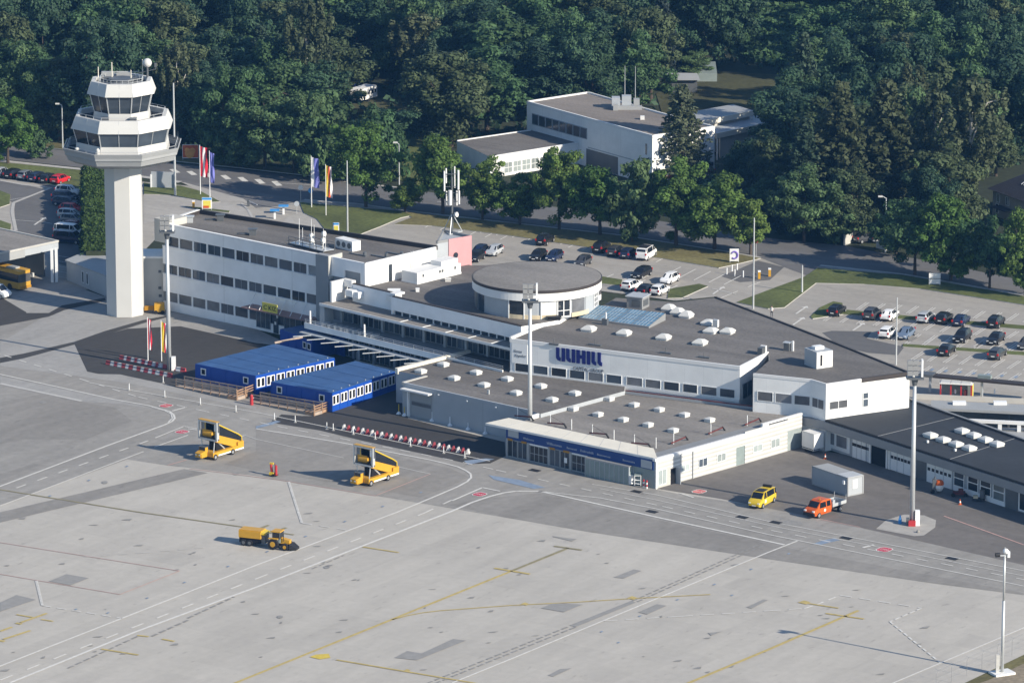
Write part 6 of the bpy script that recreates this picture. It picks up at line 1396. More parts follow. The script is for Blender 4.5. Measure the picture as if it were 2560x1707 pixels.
    mb.box(hx1 - .18, hx1, -hw + .12, hw - .12, z1 + 2.13, z1 + 2.35); mb.box(hx1 - .2, hx1 + .02, -hw + .12, hw - .12, z1 - .25, z1 - .02)
    pt_('head_frame', mb, 'steel'); pt_('head_roof', MB().box(hx0 - .1, hx1 + .02, -hw - .05, hw + .05, z1 + 2.36, z1 + 2.42), 'yellow')
    pt_('head_back', MB().box(hx0 - .05, hx0 + .02, -hw, -.78, z1, z1 + 2.2).box(hx0 - .05, hx0 + .02, .78, hw, z1, z1 + 2.2), 'fascia_grey')
    pt_('apron_gate', MB().box(hx1 - .6, hx1 - .5, -hw + .2, .3, z1 + .05, z1 + 1.0).tube((hx1 - .4, -.9, z1 + .5), (hx1 - .4, .6, z1 + .6), .28, n=10), 'yellow'); pt_('notice', MB().box(hx0 + .06, hx0 + .1, .8, 1.25, z1 + 1.0, z1 + 1.9), 'plate_white')
    mb = MB()
    for sg_ in (-1, 1): mb.tube((2.2, sg_ * .95, .95), (2.2, sg_ * 1.15, z1 - .2), .08, n=6); mb.tube((-.4, sg_ * .6, 1.0), (1.2, sg_ * .6, z1 - .5), .1, n=6)
    pt_('lift_strut', mb, 'steel'); pt_('under_frame', MB().prism([(-1.8, -.6), (1.3, -.6), (1.3, .6), (-1.8, .6)], 1.02, [1.1, 2.2, 2.2, 1.1]), 'black_gap')
    return T
sa_ = math.atan2(P(497, 1157)[1] - P(596, 1126)[1], P(497, 1157)[0] - P(596, 1126)[0])
S1 = stair_truck(); S1.location = (*P(548, 1139), 0.02); S1.rotation_euler = (0, 0, sa_); tag(S1, 'yellow passenger stair truck on the left, nearer the timber ramps', 'stair truck', 'passenger stair trucks on the apron')
S2 = copy_tree(S1); S2.location = (*P(936, 1204), 0.02); S2.rotation_euler = (0, 0, sa_); tag(S2, 'yellow passenger stair truck on the right, by the striped barrier row', 'stair truck', 'passenger stair trucks on the apron')
# ---------------------------------------------------------------- yellow tractor and tank trailer
ta = math.atan2(P(712, 1372)[1] - P(620, 1362)[1], P(712, 1372)[0] - P(620, 1362)[0])
TS_ = .88
TR = thing('tractor', 'yellow tractor with dark cab towing a yellow trailer', 'tractor', (*P(698, 1370), 0.02), ta)
def tp(n, mb, m, parent=None): return part(TR, n, mb, m, parent, False)
tp('bonnet', MB().prism([(0.35, -.42), (1.75, -.36), (1.75, .36), (.35, .42)], .85, [1.62, 1.4, 1.4, 1.62]), 'yellow'); tp('chassis', MB().box(-.9, 1.8, -.3, .3, .45, .9).box(1.7, 2.1, -.5, .5, .5, .85), 'black_plastic')
tp('cab', MB().box(-.75, .4, -.68, .68, .95, 1.55), 'screen_green'); tp('cab_glazing', MB().prism([(-.75, -.68), (.4, -.68), (.4, .68), (-.75, .68)], 1.55, 2.5), 'car_glass')
mb = MB()
for x in (-.75, .4):
    for y in (-.69, .69): mb.tube((x, y, 1.5), (x, y, 2.55), .05, n=5)
tp('cab_pillar', mb, 'steel_dark'); tp('cab_roof', MB().box(-.9, .5, -.76, .76, 2.5, 2.66), 'yellow')
for sg_ in (-1, 1):
    for (x, r_, w_) in ((-.55, .8, .46), (1.25, .52, .36)):
        w__ = tp('wheel', MB().tube((x, sg_ * .66, r_), (x, sg_ * (.66 + w_), r_), r_, n=20), 'rubber'); tp('rim', MB().tube((x, sg_ * .8, r_), (x, sg_ * (.68 + w_), r_), r_ * .5, n=14), 'yellow', w__)
    tp('mudguard', MB().prism([(-1.25, sg_ * .68), (.2, sg_ * .68), (.2, sg_ * 1.1), (-1.25, sg_ * 1.1)], 1.55, 1.66).box(-.6, -.5, sg_ * .9 - .2, sg_ * .9 + .2, 1.3, 1.56), 'yellow')
tp('exhaust', MB().tube((.9, -.5, 1.2), (.9, -.5, 2.4), .05), 'black_plastic'); tp('front_weight', MB().prism([(1.9, -.9), (2.9, -.55), (2.9, .55), (1.9, .9)], .12, [.95, .4, .4, .95]), 'black_plastic')
TR.scale = (TS_, TS_, TS_)
TL = thing('tank_trailer', 'yellow covered trailer with dark running gear behind the tractor', 'trailer', (*P(636, 1361), 0.02), ta)
def lp(n, mb, m, parent=None): return part(TL, n, mb, m, parent, False)
lp('body', MB().prism([(-1.9, -1.0), (1.35, -1.0), (1.35, 1.0), (-1.9, 1.0)], 1.15, 2.1, 0).prism([(-1.9, -.85), (1.35, -.85), (1.35, .85), (-1.9, .85)], 2.1, 2.22), 'yellow'); lp('front_flap', MB().prism([(1.35, -.9), (2.0, -.8), (2.0, .8), (1.35, .9)], 1.75, [2.1, 1.95, 1.95, 2.1]), 'van_yellow'); lp('underframe', MB().box(-1.85, 1.3, -.9, .9, .45, 1.15), 'black_gap'); TL.scale = (.92, .92, .92); lp('drawbar', MB().tube((1.3, 0, .6), (2.9, 0, .62), .08).box(1.35, 1.9, -.7, .7, .5, 1.6), 'steel_dark')
for x in (-1.2, -.3):
    for sg_ in (-1, 1):
        w__ = lp('wheel', MB().tube((x, sg_ * .7, .45), (x, sg_ * 1.02, .45), .45, n=16), 'rubber'); lp('rim', MB().tube((x, sg_ * .9, .45), (x, sg_ * 1.04, .45), .24, n=12), 'steel_dark', w__)
# fire extinguisher cart
c = P(684, 1190); o = thing('extinguisher_cart', 'small cart with two red extinguisher cylinders on the apron', 'extinguisher cart', (*c, 0.02), R(-20))
for k, (x, y) in enumerate(((-.25, .1), (.38, -.05))): part(o, 'cylinder', MB().tube((x, y, .2), (x + (.0 if k else -.15), y, 1.45), .17, n=12).tube((x - (0 if k else .15), y, 1.45), (x - (0 if k else .15), y, 1.6), .07), 'red', world=False)
part(o, 'frame', MB().box(-.55, .6, -.3, .3, .12, .22).tube((-.5, .25, .2), (-.5, .25, 1.6), .04).tube((.1, .25, .2), (.1, .25, 1.7), .04), 'rail_red', world=False); part(o, 'hose_box', MB().box(-.5, .1, -.35, .1, .22, .55).box(-.6, -.1, .1, .4, 1.5, 1.75), 'van_yellow', world=False)
for sg_ in (-1, 1): part(o, 'wheel', MB().tube((.1, sg_ * .32, .2), (.1, sg_ * .42, .2), .2, n=12), 'rubber', world=False)
# grey site container and white box trailer
c0 = P(2119, 1241); ca = R(-54.5); cd = (math.cos(ca), math.sin(ca)); cn = (-cd[1], cd[0])
GC = thing('site_container', 'grey site container with a white panel on its end', 'container', (*c0, 0)); Lc, Wc, Hc = 7.3, 2.55, 2.5
q = [(c0[0] - cd[0] * Lc, c0[1] - cd[1] * Lc), c0, (c0[0] + cn[0] * Wc, c0[1] + cn[1] * Wc), (c0[0] - cd[0] * Lc + cn[0] * Wc, c0[1] - cd[1] * Lc + cn[1] * Wc)]
mb = MB(); mb.prism(q, .06, Hc - .1); part(GC, 'wall', mb, 'hall_grey'); fL = Facade(q[0], q[1]); fE = Facade(q[1], q[2])
mb = MB(); mb.prism(q, Hc - .1, Hc - .02); part(GC, 'roof', mb, 'tower_grey')
mb = MB(); s = fL.L - 2.2; fL.box(mb, s, fL.L, Hc - .02, Hc + .06, -Wc, 0.0); part(GC, 'roof_lid', mb, 'steel')
mb = MB()
for k in range(38): s = .2 + k * .185; fL.box(mb, s, s + .09, .2, Hc - .2, 0.0, .03)
part(GC, 'corrugation', mb, 'hall_grey')
mb = MB()
for ff in (fL, fE):
    for s in (0, ff.L): ff.box(mb, s - .09, s + .09, 0.0, Hc + .02, -.08, .05)
    ff.box(mb, 0, ff.L, 0.0, .16, -.05, .05); ff.box(mb, 0, ff.L, Hc - .16, Hc + .01, -.05, .05)
part(GC, 'frame', mb, 'tower_grey')
mb = MB(); fE.box(mb, .8, 1.6, .95, 2.1, .0, .04); part(GC, 'white_panel', mb, 'white_paint'); mb = MB(); fL.box(mb, fL.L - .75, fL.L - .35, 1.6, 2.1, .03, .35); part(GC, 'lamp_box', mb, 'white_frame')
c0 = P(2034, 1135); bd_ = R(-52); cd = (math.cos(bd_), math.sin(bd_)); cn = (-cd[1], cd[0])
BT = thing('box_trailer', 'white box trailer parked at the corner of the slatted building', 'trailer', (*c0, 0)); q = [(c0[0] - cd[0] * 2.4, c0[1] - cd[1] * 2.4), c0, (c0[0] + cn[0] * 1.75, c0[1] + cn[1] * 1.75), (c0[0] - cd[0] * 2.4 + cn[0] * 1.75, c0[1] - cd[1] * 2.4 + cn[1] * 1.75)]
mb = MB(); mb.prism(q, .62, 2.75); part(BT, 'box', mb, 'white_paint'); fL, fE = Facade(q[0], q[1]), Facade(q[1], q[2]); mb = MB(); fL.box(mb, 0, fL.L, .4, .52, -.02, .03); fE.box(mb, 0, fE.L, .4, .52, -.02, .03)
for ff in (fL, fE): ff.box(mb, 0, ff.L, 2.68, 2.77, -.03, .03); ff.box(mb, ff.L - .05, ff.L + .04, .5, 2.75, -.03, .03)
part(BT, 'trim', mb, 'steel')
for s in (.8, 1.5):
    for o__ in (-.15, -1.6): mb = MB(); a = fL.pt(s, o__ - .1); b = fL.pt(s, o__ + .1); mb.tube((*a, .32), (*b, .32), .32, n=14); part(BT, 'wheel', mb, 'rubber')
mb = MB(); a = fE.pt(.9, 0); mb.tube((*a, .4), (*fE.pt(.9, 1.2), .45), .07); mb.tube((*fE.pt(.9, 1.0), 0), (*fE.pt(.9, 1.0), .5), .05); part(BT, 'drawbar', mb, 'steel_dark')
def cone(u, v, label, group=None):
    c = P(u, v); o = thing('traffic_cone', label, 'traffic cone', (*c, .02), 0, group); part(o, 'base', MB().box(c[0] - .22, c[0] + .22, c[1] - .22, c[1] + .22, .02, .07), 'orange'); mb = MB(); mb.lathe(c, [(.07, .17), (.28, .125), (.5, .085), (.75, .03)], 12, mis=[0, 1, 0, 0]); part(o, 'cone', mb, ['orange', 'white_paint'])
cone(2063, 1147, 'orange and white traffic cone behind the white box trailer')
cone(2400, 1261, 'small orange cone on the yard before the garage windows')
# orange tipping mixer and other yard pieces in the garage shade
c = P(2348, 1232); o = thing('cement_mixer', 'orange and white drum mixer standing before the garage gate', 'mixer', (*c, 0.02)); mb = MB(); mb.lathe((c[0], c[1]), [(.35, .35), (.75, .58), (1.15, .58)], 14); part(o, 'drum', mb, 'white_paint'); mb = MB(); mb.lathe((c[0], c[1]), [(1.15, .6), (1.5, .56), (1.75, .4)], 14); part(o, 'drum_rim', mb, 'orange'); mb = MB(); mb.box(c[0] - .9, c[0] - .4, c[1] - .3, c[1] + .3, .1, 1.9); mb.tube((c[0] - .6, c[1], 1.9), (c[0] - .6, c[1], 2.2), .12); part(o, 'motor_frame', mb, 'steel_dark'); mb = MB(); mb.tube((c[0] - .9, c[1] - .35, .3), (c[0] - .9, c[1] - .25, .3), .3, n=12); part(o, 'wheel', mb, 'rubber')
c = P(2398, 1240); o = thing('hose_trolley', 'dark red low trolley in the shade before the garage windows', 'trolley', (*c, 0.02)); mb = MB(); mb.box(c[0] - .8, c[0] + .8, c[1] - .5, c[1] + .5, .3, .6); mb.box(c[0] - .1, c[0] + .5, c[1] - .3, c[1] + .3, .6, 1.0); part(o, 'deck', mb, 'rail_red')
for dx in (-.8, .8): mb = MB(); mb.tube((c[0] + dx, c[1] - .5, .28), (c[0] + dx, c[1] - .35, .28), .28, n=12); part(o, 'wheel', mb, 'rubber')
c = P(2452, 1252); o = thing('tow_cart', 'dark cart with upright roller in front of the garage window bay', 'cart', (*c, 0.02)); mb = MB(); mb.box(c[0] - 1.1, c[0] + .5, c[1] - .5, c[1] + .5, .25, .4); part(o, 'deck', mb, 'black_plastic'); mb = MB(); mb.tube((c[0] + .2, c[1], .4), (c[0] + .2, c[1], 1.5), .35, n=12); part(o, 'roller', mb, 'steel_dark'); mb = MB(); mb.box(c[0] - 1.0, c[0] - .4, c[1] - .3, c[1] + .3, .4, .75); part(o, 'toolbox', mb, 'tan')
# ================================================================ red and white barriers
def barrier(c, d, mi, label, group):
    mb = MB(); n = (-d[1], d[0])
    k_ = .7 if mi and 'grey hall' in group else 1
    def q(hl, hw): return [(c[0] + a * hl * k_ * d[0] + b * hw * n[0], c[1] + a * hl * d[1] + b * hw * n[1]) for a, b in ((-1, -1), (1, -1), (1, 1), (-1, 1))]
    i = len(mb.v)
    for z, w in ((0.035, .26), (.16, .24), (.27, .14), (.62, .1)): mb.v += [(*p, z) for p in q(.44, w)]
    for j in range(3):
        for k in range(4): l = (k + 1) % 4; mb.f.append((i + j * 4 + k, i + j * 4 + l, i + j * 4 + 4 + l, i + j * 4 + 4 + k)); mb.m.append(0)
    mb.f.append(tuple(range(i + 12, i + 16))); mb.m.append(0)
    o = mb.build('barrier', 'barrier_red' if mi else 'barrier_white', None, False, (c[0], c[1], 0)); o.location = (c[0], c[1], 0)
    return tag(o, label, 'barrier', group)
ORD = ['first', 'second', 'third', 'fourth', 'fifth', 'sixth', 'seventh', 'eighth', 'ninth', 'tenth', 'eleventh', 'twelfth', 'thirteenth', 'fourteenth', 'fifteenth', 'sixteenth', 'seventeenth', 'eighteenth', 'nineteenth', 'twentieth']
def ordn(k): return ORD[k] if k < 20 else 'twenty ' + ORD[k - 20]
for (a, b, n, nm) in (((272, 912), (424, 943), 17, 'front row below the flags'), ((306, 899), (412, 921), 13, 'rear row below the flags'), ((436, 926), (458, 930), 3, 'short row by the mast')):
    A, B = P(*a), P(*b); d = unit(A, B); cnt = [0, 0]
    for k in range(n):
        m = 1 if k % 2 == 0 else 0
        barrier(lerp(A, B, k / (n - 1)), d, m, '%s barrier block, %s %s one from the left in the %s' % ('red' if m else 'white', ordn(cnt[m]), 'red' if m else 'white', nm), 'red and white barrier blocks, ' + nm); cnt[m] += 1
A, B = P(860, 1073), P(1170, 1134); d0_ = unit(A, B); n_ = 27; dd = (d0_[0] * .45 - d0_[1] * -.9, d0_[1] * .45 + d0_[0] * -.9); dd = unit((0, 0), dd); cnt = [0, 0]
for k in range(n_):
    m = k % 2; barrier(lerp(A, B, k / (n_ - 1)), dd, m, '%s barrier block, %s %s from the left in the row before the grey hall' % ('red' if m else 'white', ordn(cnt[m]), 'red' if m else 'white'), 'red and white barrier blocks before the grey hall'); cnt[m] += 1
# white delineator posts along the service road
for k, (u, v) in enumerate(((323, 976), (412, 993), (501, 1012), (590, 1030), (408, 957), (686, 1050), (738, 1056), (817, 1073), (833, 1076), (883, 1086), (938, 1098), (1026, 1116), (1109, 1133), (1162, 1145))):
    c = P(u, v); h = 1.1 if 0.5 else 1; o = thing('marker_post', 'white marker post beside the service road, %s from the left' % ordn(sorted([323, 412, 501, 590, 408, 686, 738, 817, 833, 883, 938, 1026, 1109, 1162]).index(u)), 'marker post', (*c, .03), 0, 'marker posts along the service road')
    part(o, 'post', MB().tube((*c, .06), (*c, 1.0), .06, .05, 8), 'white_frame'); part(o, 'foot', MB().lathe(c, [(.03, .26), (.1, .2), (.14, .07)], 10), 'stain')
for k, (u, v, h) in enumerate(((997, 1035, .9), (1011, 1039, .75), (1080, 1052, .8), (1125, 1064, .8), (1170, 1074, .5), (1213, 1084, .5))):
    c = P(u, v); o = thing('stanchion', 'white rope stanchion along the grey hall wall, %s from the left' % ORD[k], 'stanchion', (*c, .03), 0, 'stanchions along the grey hall'); part(o, 'foot', MB().lathe(c, [(.03, .38), (.25, .22), (.4, .07)], 10), 'white_frame'); part(o, 'pole', MB().tube((*c, .3), (*c, .5 + h), .06), 'van_yellow' if k < 2 else 'white_frame')
# ================================================================ masts, lamps
def floodmast(u, vb, vt, label, zb=0.0, base=True):
    c = P(u, vb, zb); h = zat(c[0], c[1], vt); T = thing('floodlight_mast', label, 'floodlight mast', (*c, 0), 0, 'tall floodlight masts of the apron')
    part(T, 'pole', MB().tube((*c, 0), (*c, h - 2.3), .34, .22, 14), 'steel', smooth=True)
    part(T, 'platform', MB().box(c[0] - 1.1, c[0] + 1.1, c[1] - .8, c[1] + .8, h - 2.4, h - 2.2).tube((*c, h - 3.3), (*c, h - 2.3), .3, .5, 10), 'steel_dark')
    mb = MB(); 
    for x in (-.9, .9):
        mb.tube((c[0] + x, c[1], h - 2.2), (c[0] + x, c[1], h), .07)
    for z_ in (h - 1.5, h - .8, h - .1): mb.tube((c[0] - .95, c[1], z_), (c[0] + .95, c[1], z_), .06)
    part(T, 'head_frame', mb, 'steel')
    for (x, z_, s) in [(a_, h - b_, 0) for a_ in (-.62, .1) for b_ in (.25, .95, 1.65)]:
        mb = MB(); mb.prism([(c[0] + x - .33, c[1] - .45), (c[0] + x + .3, c[1] - .42), (c[0] + x + .26, c[1] - .02), (c[0] + x - .28, c[1] - .02)], z_ - .31, z_ + .3); part(T, 'floodlight', mb, 'fascia_grey')
    mb = MB(); mb.box(c[0] + .78, c[0] + 1.02, c[1] - .5, c[1] + .3, h - 2.1, h + .1); part(T, 'side_lamp_panel', mb, 'white_frame')
    mb = MB(); mb.ball((c[0] - .2, c[1] - .3, h - 2.0), .2, 8, 6); part(T, 'beacon', mb, 'dome')
    if base:
        part(T, 'service_cabinet', MB().box(c[0] + .35, c[0] + .95, c[1] - .5, c[1] + .2, 0, 2.0), 'white_frame')
    return T, c, h
FM1, c, h = floodmast(423, 925, 540, 'floodlight mast among the striped barriers at the left')
FM2, c, h = floodmast(1325, 1047, 710, 'floodlight mast rising in front of the lettered facade', AZ, False)
FM3, c, h = floodmast(2280, 1312, 900, 'floodlight mast on its concrete pad in the right yard')
part(FM3, 'hydrant_box', MB().box(c[0] - .5, c[0] + .4, c[1] - .75, c[1] - .35, 0, .75), 'red'); part(FM3, 'cabinet', MB().box(c[0] - .75, c[0] - .4, c[1] - .5, c[1] + .1, 0, 1.0), 'steel_dark')
c = P(2250, 1308); o = thing('water_hydrant', 'small blue hydrant beside the right floodlight mast', 'hydrant', (*c, .03)); part(o, 'body', MB().lathe(c, [(.03, .22), (.5, .22), (.75, .14), (1.0, .1), (1.15, .04)], 10), 'sky_blue')
c = P(2295, 1331); mb = MB(); mb.ball((c[0], c[1], .15), .22, 8, 6); o = mb.build('mooring_stone', 'stain', None, True); tag(o, 'small dark stone block on the pad below the right mast', 'stone block')
# camera mast at the bottom right corner
c = P(2505, 1684); h = zat(c[0], c[1], 1388); T = thing('camera_mast', 'slim camera mast on a white plinth at the bottom right', 'camera mast', (*c, 0))
part(T, 'pole', MB().tube((*c, .2), (*c, h * .62), .2, .17, 12).tube((*c, h * .62), (*c, h), .14, .12, 12), 'steel', smooth=True); part(T, 'plinth', MB().obox(c, (0.9, .43), 1.3, .9, 0.0, .28), 'white_paint'); part(T, 'cabinet', MB().box(c[0] - .75, c[0] - .35, c[1] - .4, c[1] + .1, .28, 2.4), 'concrete_block')
part(T, 'camera', MB().tube((c[0] - 1.1, c[1] - .2, h + .1), (c[0] - .6, c[1] - .1, h + .12), .26, n=12), 'black_plastic'); part(T, 'camera_head', MB().ball((c[0] + .1, c[1], h + .5), .34, 12, 8).box(c[0] + .3, c[0] + .6, c[1] - .2, c[1] + .2, h - .2, h + .5), 'white_frame'); part(T, 'arm', MB().tube((c[0] - .9, c[1] - .1, h), (c[0] + .5, c[1], h), .08).tube((*c, h), (*c, h + 1.0), .04), 'steel')
# apron fence in front of the verge
T = thing('wire_fence', 'thin wire fence between the apron and the verge', 'fence', (*P(2430, 1688), 0)); fa, fb = P(2340, 1722), P(2640, 1592); n = 8
for k in range(n + 1):
    q = lerp(fa, fb, k / n); part(T, 'post', MB().tube((*q, 0), (*q, 1.9), .022, n=6).tube((*q, 1.9), (q[0] + .25, q[1] + .25, 2.2), .018, n=5), 'fascia_grey')
mb = MB()
for z_ in (.6, 1.2, 1.9, 2.3): mb.tube((*fa, z_), (*fb, z_), .005, n=4)
part(T, 'wire', mb, 'steel')
def pole(u, vb, vt, r, label, name='light_pole', arm=None, zb=0, cat='light pole'):
    c = P(u, vb, zb); h = zat(c[0], c[1], vt, zb); T = thing(name, label, cat, (*c, zb)); part(T, 'pole', MB().tube((*c, zb), (*c, h), r, r * .6, 8), 'steel')
    if arm:
        part(T, 'arm', MB().tube((*c, h), (c[0] + arm * .5, c[1], h + .25), .06).tube((c[0] + arm * .5, c[1], h + .25), (c[0] + arm, c[1], h + .3), .06), 'steel'); part(T, 'lamp_head', MB().prism([(c[0] + arm - .35, c[1] - .2), (c[0] + arm + .35, c[1] - .2), (c[0] + arm + .35, c[1] + .2), (c[0] + arm - .35, c[1] + .2)], h + .2, h + .42), 'dome')
    return T
pole(438, 490, 208, .2, 'very tall thin pole just right of the control tower')
pole(869, 592, 402, .15, 'tall bare pole on the lawn behind the office roof'); pole(1883, 772, 545, .15, 'tall bare pole between the drive and the departure hall roof'); pole(2240, 912, 744, .13, 'thin pole with small dark cap behind the hall corner')
pole(157, 372, 264, .13, 'street lamp with pale head left of the control tower', 'street_lamp', -.75, cat='street lamp'); pole(580, 410, 313, .12, 'street lamp half hidden in trees right of the flags', 'street_lamp', -.7, cat='street lamp'); pole(998, 462, 361, .12, 'street lamp beside the garden lawn', 'street_lamp', -.6, cat='street lamp'); pole(2213, 632, 496, .14, 'street lamp with white head at the road bend on the right', 'street_lamp', -.9, cat='street lamp')
pole(2005, 732, 663, .16, 'stout grey post on the grass beside the exit', 'grey_post', cat='post')
# ================================================================ flags
def flag(u, vb, vt, w, drop, cols, label, lean=0.0, along=(1, 0), zig=.18):
    c = P(u, vb); h = zat(c[0], c[1], vt); T = thing('flag_pole', label, 'flag', (*c, 0)); part(T, 'pole', MB().tube((*c, 0), (*c, h + .2), .07, .05, 8), 'white_frame')
    n = len(cols); mb = MB(); m = 14; segs = 3 * n
    for j in range(m):
        for k in range(segs):
            def q(jj, kk):
                t = kk / segs; z = h - drop * jj / m; s = w * t * (1 - .25 * jj / m * lean); off = zig * math.sin(t * 9 + jj * .55) * t
                return (c[0] + along[0] * (s + .08) - along[1] * off + lean * .5 * t * jj / m, c[1] + along[1] * (s + .08) + along[0] * off, z - .25 * t)
            mb.poly([q(j, k), q(j, k + 1), q(j + 1, k + 1), q(j + 1, k)], k // 3)
    part(T, 'cloth', mb, cols); return T
mat('flag_red', (.55, .02, .04), .8); mat('flag_white', (.75, .74, .74), .8); mat('flag_blue', (.16, .17, .48), .8); mat('flag_yellow', (.80, .58, .06), .8); mat('flag_orange', (.62, .10, .03), .8)
flag(501, 487, 366, 1.25, 5.0, ['flag_red', 'flag_white', 'flag_red'], 'red white red banner flag right of the control tower', along=(.95, -.3))
flag(525, 505, 380, .75, 5.0, ['flag_blue'], 'violet blue banner flag next to the red and white one', along=(.95, -.3))
flag(779, 520, 393, 1.2, 4.9, ['flag_white', 'flag_blue', 'flag_blue'], 'white and blue banner flag at the lawn edge', lean=.5, along=(.95, -.3))
flag(815, 540, 414, .95, 5.1, ['flag_yellow', 'flag_orange', 'flag_white'], 'yellow red white banner flag on the lawn', lean=.5, along=(.95, -.3))
flag(370, 903, 796, .55, 4.5, ['flag_red', 'flag_white', 'flag_red'], 'drooping red and white flag above the striped barriers', lean=.2, along=(.9, -.3), zig=.1)
flag(404, 903, 804, .8, 4.4, ['flag_yellow', 'flag_yellow', 'flag_red', 'flag_white'], 'yellow and red flag beside the left floodlight mast', lean=.1, along=(.9, -.3), zig=.1)
# ================================================================ signs and small street furniture
def panel_sign(u0, u1, vb, v0, v1, label, cols, name='sign_board', posts=True, cat='sign', d=None):
    c0, c1 = P(u0, vb), P(u1, vb); f = Facade(c0, c1); z0, z1 = zat(*c0, v1), zat(*c0, v0); T = thing(name, label, cat, (*c0, 0)); mb = MB(); f.box(mb, 0, f.L, z0, z1, -.08, 0.0); part(T, 'board', mb, cols[0])
    mb = MB()
    for s in (.08, f.L - .08): f.box(mb, s - .04, s + .04, 0, z0, -.07, -.01)
    if posts: part(T, 'post', mb, 'steel')
    return T, f, z0, z1
T, f, z0, z1 = panel_sign(456, 497, 402, 362, 396, 'orange picture billboard across the road behind the tower', ['white_frame'], 'billboard', cat='billboard')
mat('bill_a', (.60, .12, .04), .6, var=.2, scale=1.2); mat('bill_b', (.75, .34, .09), .6, var=.25, scale=1.5)
mb = MB(); f.box(mb, .08, f.L - .08, z0 + .12, z1 - .08, 0.0, .02); part(T, 'picture', mb, 'bill_a')
mb = MB()
for k, (x, z_, r_) in enumerate(((.45, .35, .34), (.62, .55, .22), (.3, .6, .18))):
    q = f.pt(f.L * x, .03 + k * .01); mb.tube((*q, z0 + (z1 - z0) * z_), (q[0] + f.n[0] * .01, q[1] + f.n[1] * .01, z0 + (z1 - z0) * z_), (z1 - z0) * r_, n=20)
part(T, 'picture_shape', mb, 'bill_b')
T, f, z0, z1 = panel_sign(505, 530, 527, 494, 522, 'yellow and pale blue poster board on the grass strip', ['flag_white'], 'poster_board'); mb = MB(); f.box(mb, .2, f.L - .2, z0 + .15, z1 - .5, .0, .02); part(T, 'poster', mb, 'sign_yellow'); mb = MB(); f.box(mb, .05, f.L - .05, z1 - .4, z1 - .03, .0, .02); part(T, 'header', mb, 'sky_blue'); mb = MB(); f.box(mb, .2, f.L - .5, z0 + .1, z0 + .5, .02, .04); part(T, 'footer', mb, 'orange')
T, f, z0, z1 = panel_sign(832, 848, 586, 557, 582, 'small yellow and white poster board at the lawn edge', ['flag_white'], 'poster_board'); mb = MB(); f.box(mb, .2, f.L - .15, z0 + .1, z1 - .5, .0, .02); part(T, 'poster', mb, 'sign_yellow'); mb = MB(); f.box(mb, .05, f.L - .05, z1 - .35, z1 - .03, .0, .02); part(T, 'header', mb, 'sky_blue')
T, f, z0, z1 = panel_sign(1824, 1847, 658, 622, 653, 'white board with a violet ring sign at the car park entry', ['white_paint'], 'parking_sign'); mb = MB()
for k in range(14):
    a, b = R(-130 + k * 20), R(-130 + (k + 1) * 20); cx_, cz_, r_ = f.L * .52, z0 + (z1 - z0) * .5, f.L * .34
    pa_, pb_ = f.pt(cx_ + r_ * math.cos(a), .03), f.pt(cx_ + r_ * math.cos(b), .03); mb.tube((*pa_, cz_ + r_ * 1.15 * math.sin(a)), (*pb_, cz_ + r_ * 1.15 * math.sin(b)), .13, n=6)
part(T, 'emblem', mb, 'purple')
T, f, z0, z1 = panel_sign(2322, 2351, 714, 683, 710, 'white two part road sign before the right hand trees', ['white_paint'], 'road_sign'); mb = MB(); f.box(mb, 0, f.L, z0 + (z1 - z0) * .47, z0 + (z1 - z0) * .53, 0, .03); part(T, 'divider', mb, 'steel_dark')
mb = MB(); c0, c1 = P(378, 470), P(437, 472); f = Facade(c0, c1); T = thing('hoarding', 'grey back of a roadside hoarding right of the tower shaft', 'hoarding', (*c0, 0)); f.box(mb, 0, f.L, .1, 2.75, -.2, 0); part(T, 'panel', mb, 'hall_grey'); mb = MB(); f.box(mb, f.L - .1, f.L + .15, 0, 2.5, .0, .2); f.box(mb, -.1, .1, 0, 2.3, 0, .2); part(T, 'post', mb, 'white_frame')
for (u, v, w_, lab) in ((687, 547, 1.5, 'left of the two blue topped toll posts on the drive'), (709, 536, 1.6, 'right of the two blue topped toll posts on the drive')):
    c = P(u, v); o = thing('toll_post', lab, 'toll post', (*c, 0), 0, 'toll posts on the drive'); part(o, 'post', MB().box(c[0] - .16, c[0] + .16, c[1] - .2, c[1] + .2, 0, 1.35), 'white_frame'); part(o, 'blue_roof', MB().box(c[0] - w_ * .5, c[0] + w_ * .5, c[1] - .6, c[1] + .6, 1.35, 1.5), 'sky_blue')
for (u, v, lab) in ((484, 521, 'yellow barrier machine on the grass strip by the poster board'), (1898, 697, 'yellow ticket machine beside the tall bare pole'), (1924, 691, 'slim yellow barrier post at the car park exit')):
    c = P(u, v); o = thing('ticket_machine', lab, 'ticket machine', (*c, 0)); part(o, 'body', MB().box(c[0] - .19, c[0] + .19, c[1] - .2, c[1] + .2, 0, 1.1), 'yellow'); part(o, 'head', MB().box(c[0] - .22, c[0] + .22, c[1] - .22, c[1] + .22, 1.1, 1.3), 'white_frame')
c = P(621, 516); o = thing('barrier_box', 'small dark barrier box at the drive kerb', 'barrier box', (*c, 0)); part(o, 'body', MB().box(c[0] - .2, c[0] + .2, c[1] - .2, c[1] + .2, 0, 1.1), 'steel_dark'); part(o, 'boom', MB().tube((c[0], c[1], .95), (c[0] + 1.6, c[1] - 3.4, 1.0), .05), 'white_frame')
for k, (u, v) in enumerate(((1817, 686), (1830, 678), (1837, 690), (1843, 675), (1858, 693), (1893, 697))):
    c = P(u, v); o = MB().tube((*c, 0), (*c, .95), .09, .09, 8).tube((*c, .95), (*c, 1.02), .1, .06, 8).build('bollard', 'white_frame'); tag(o, 'white bollard at the car park entry, %s from the left' % ORD[k], 'bollard', 'white bollards at the car park entry')
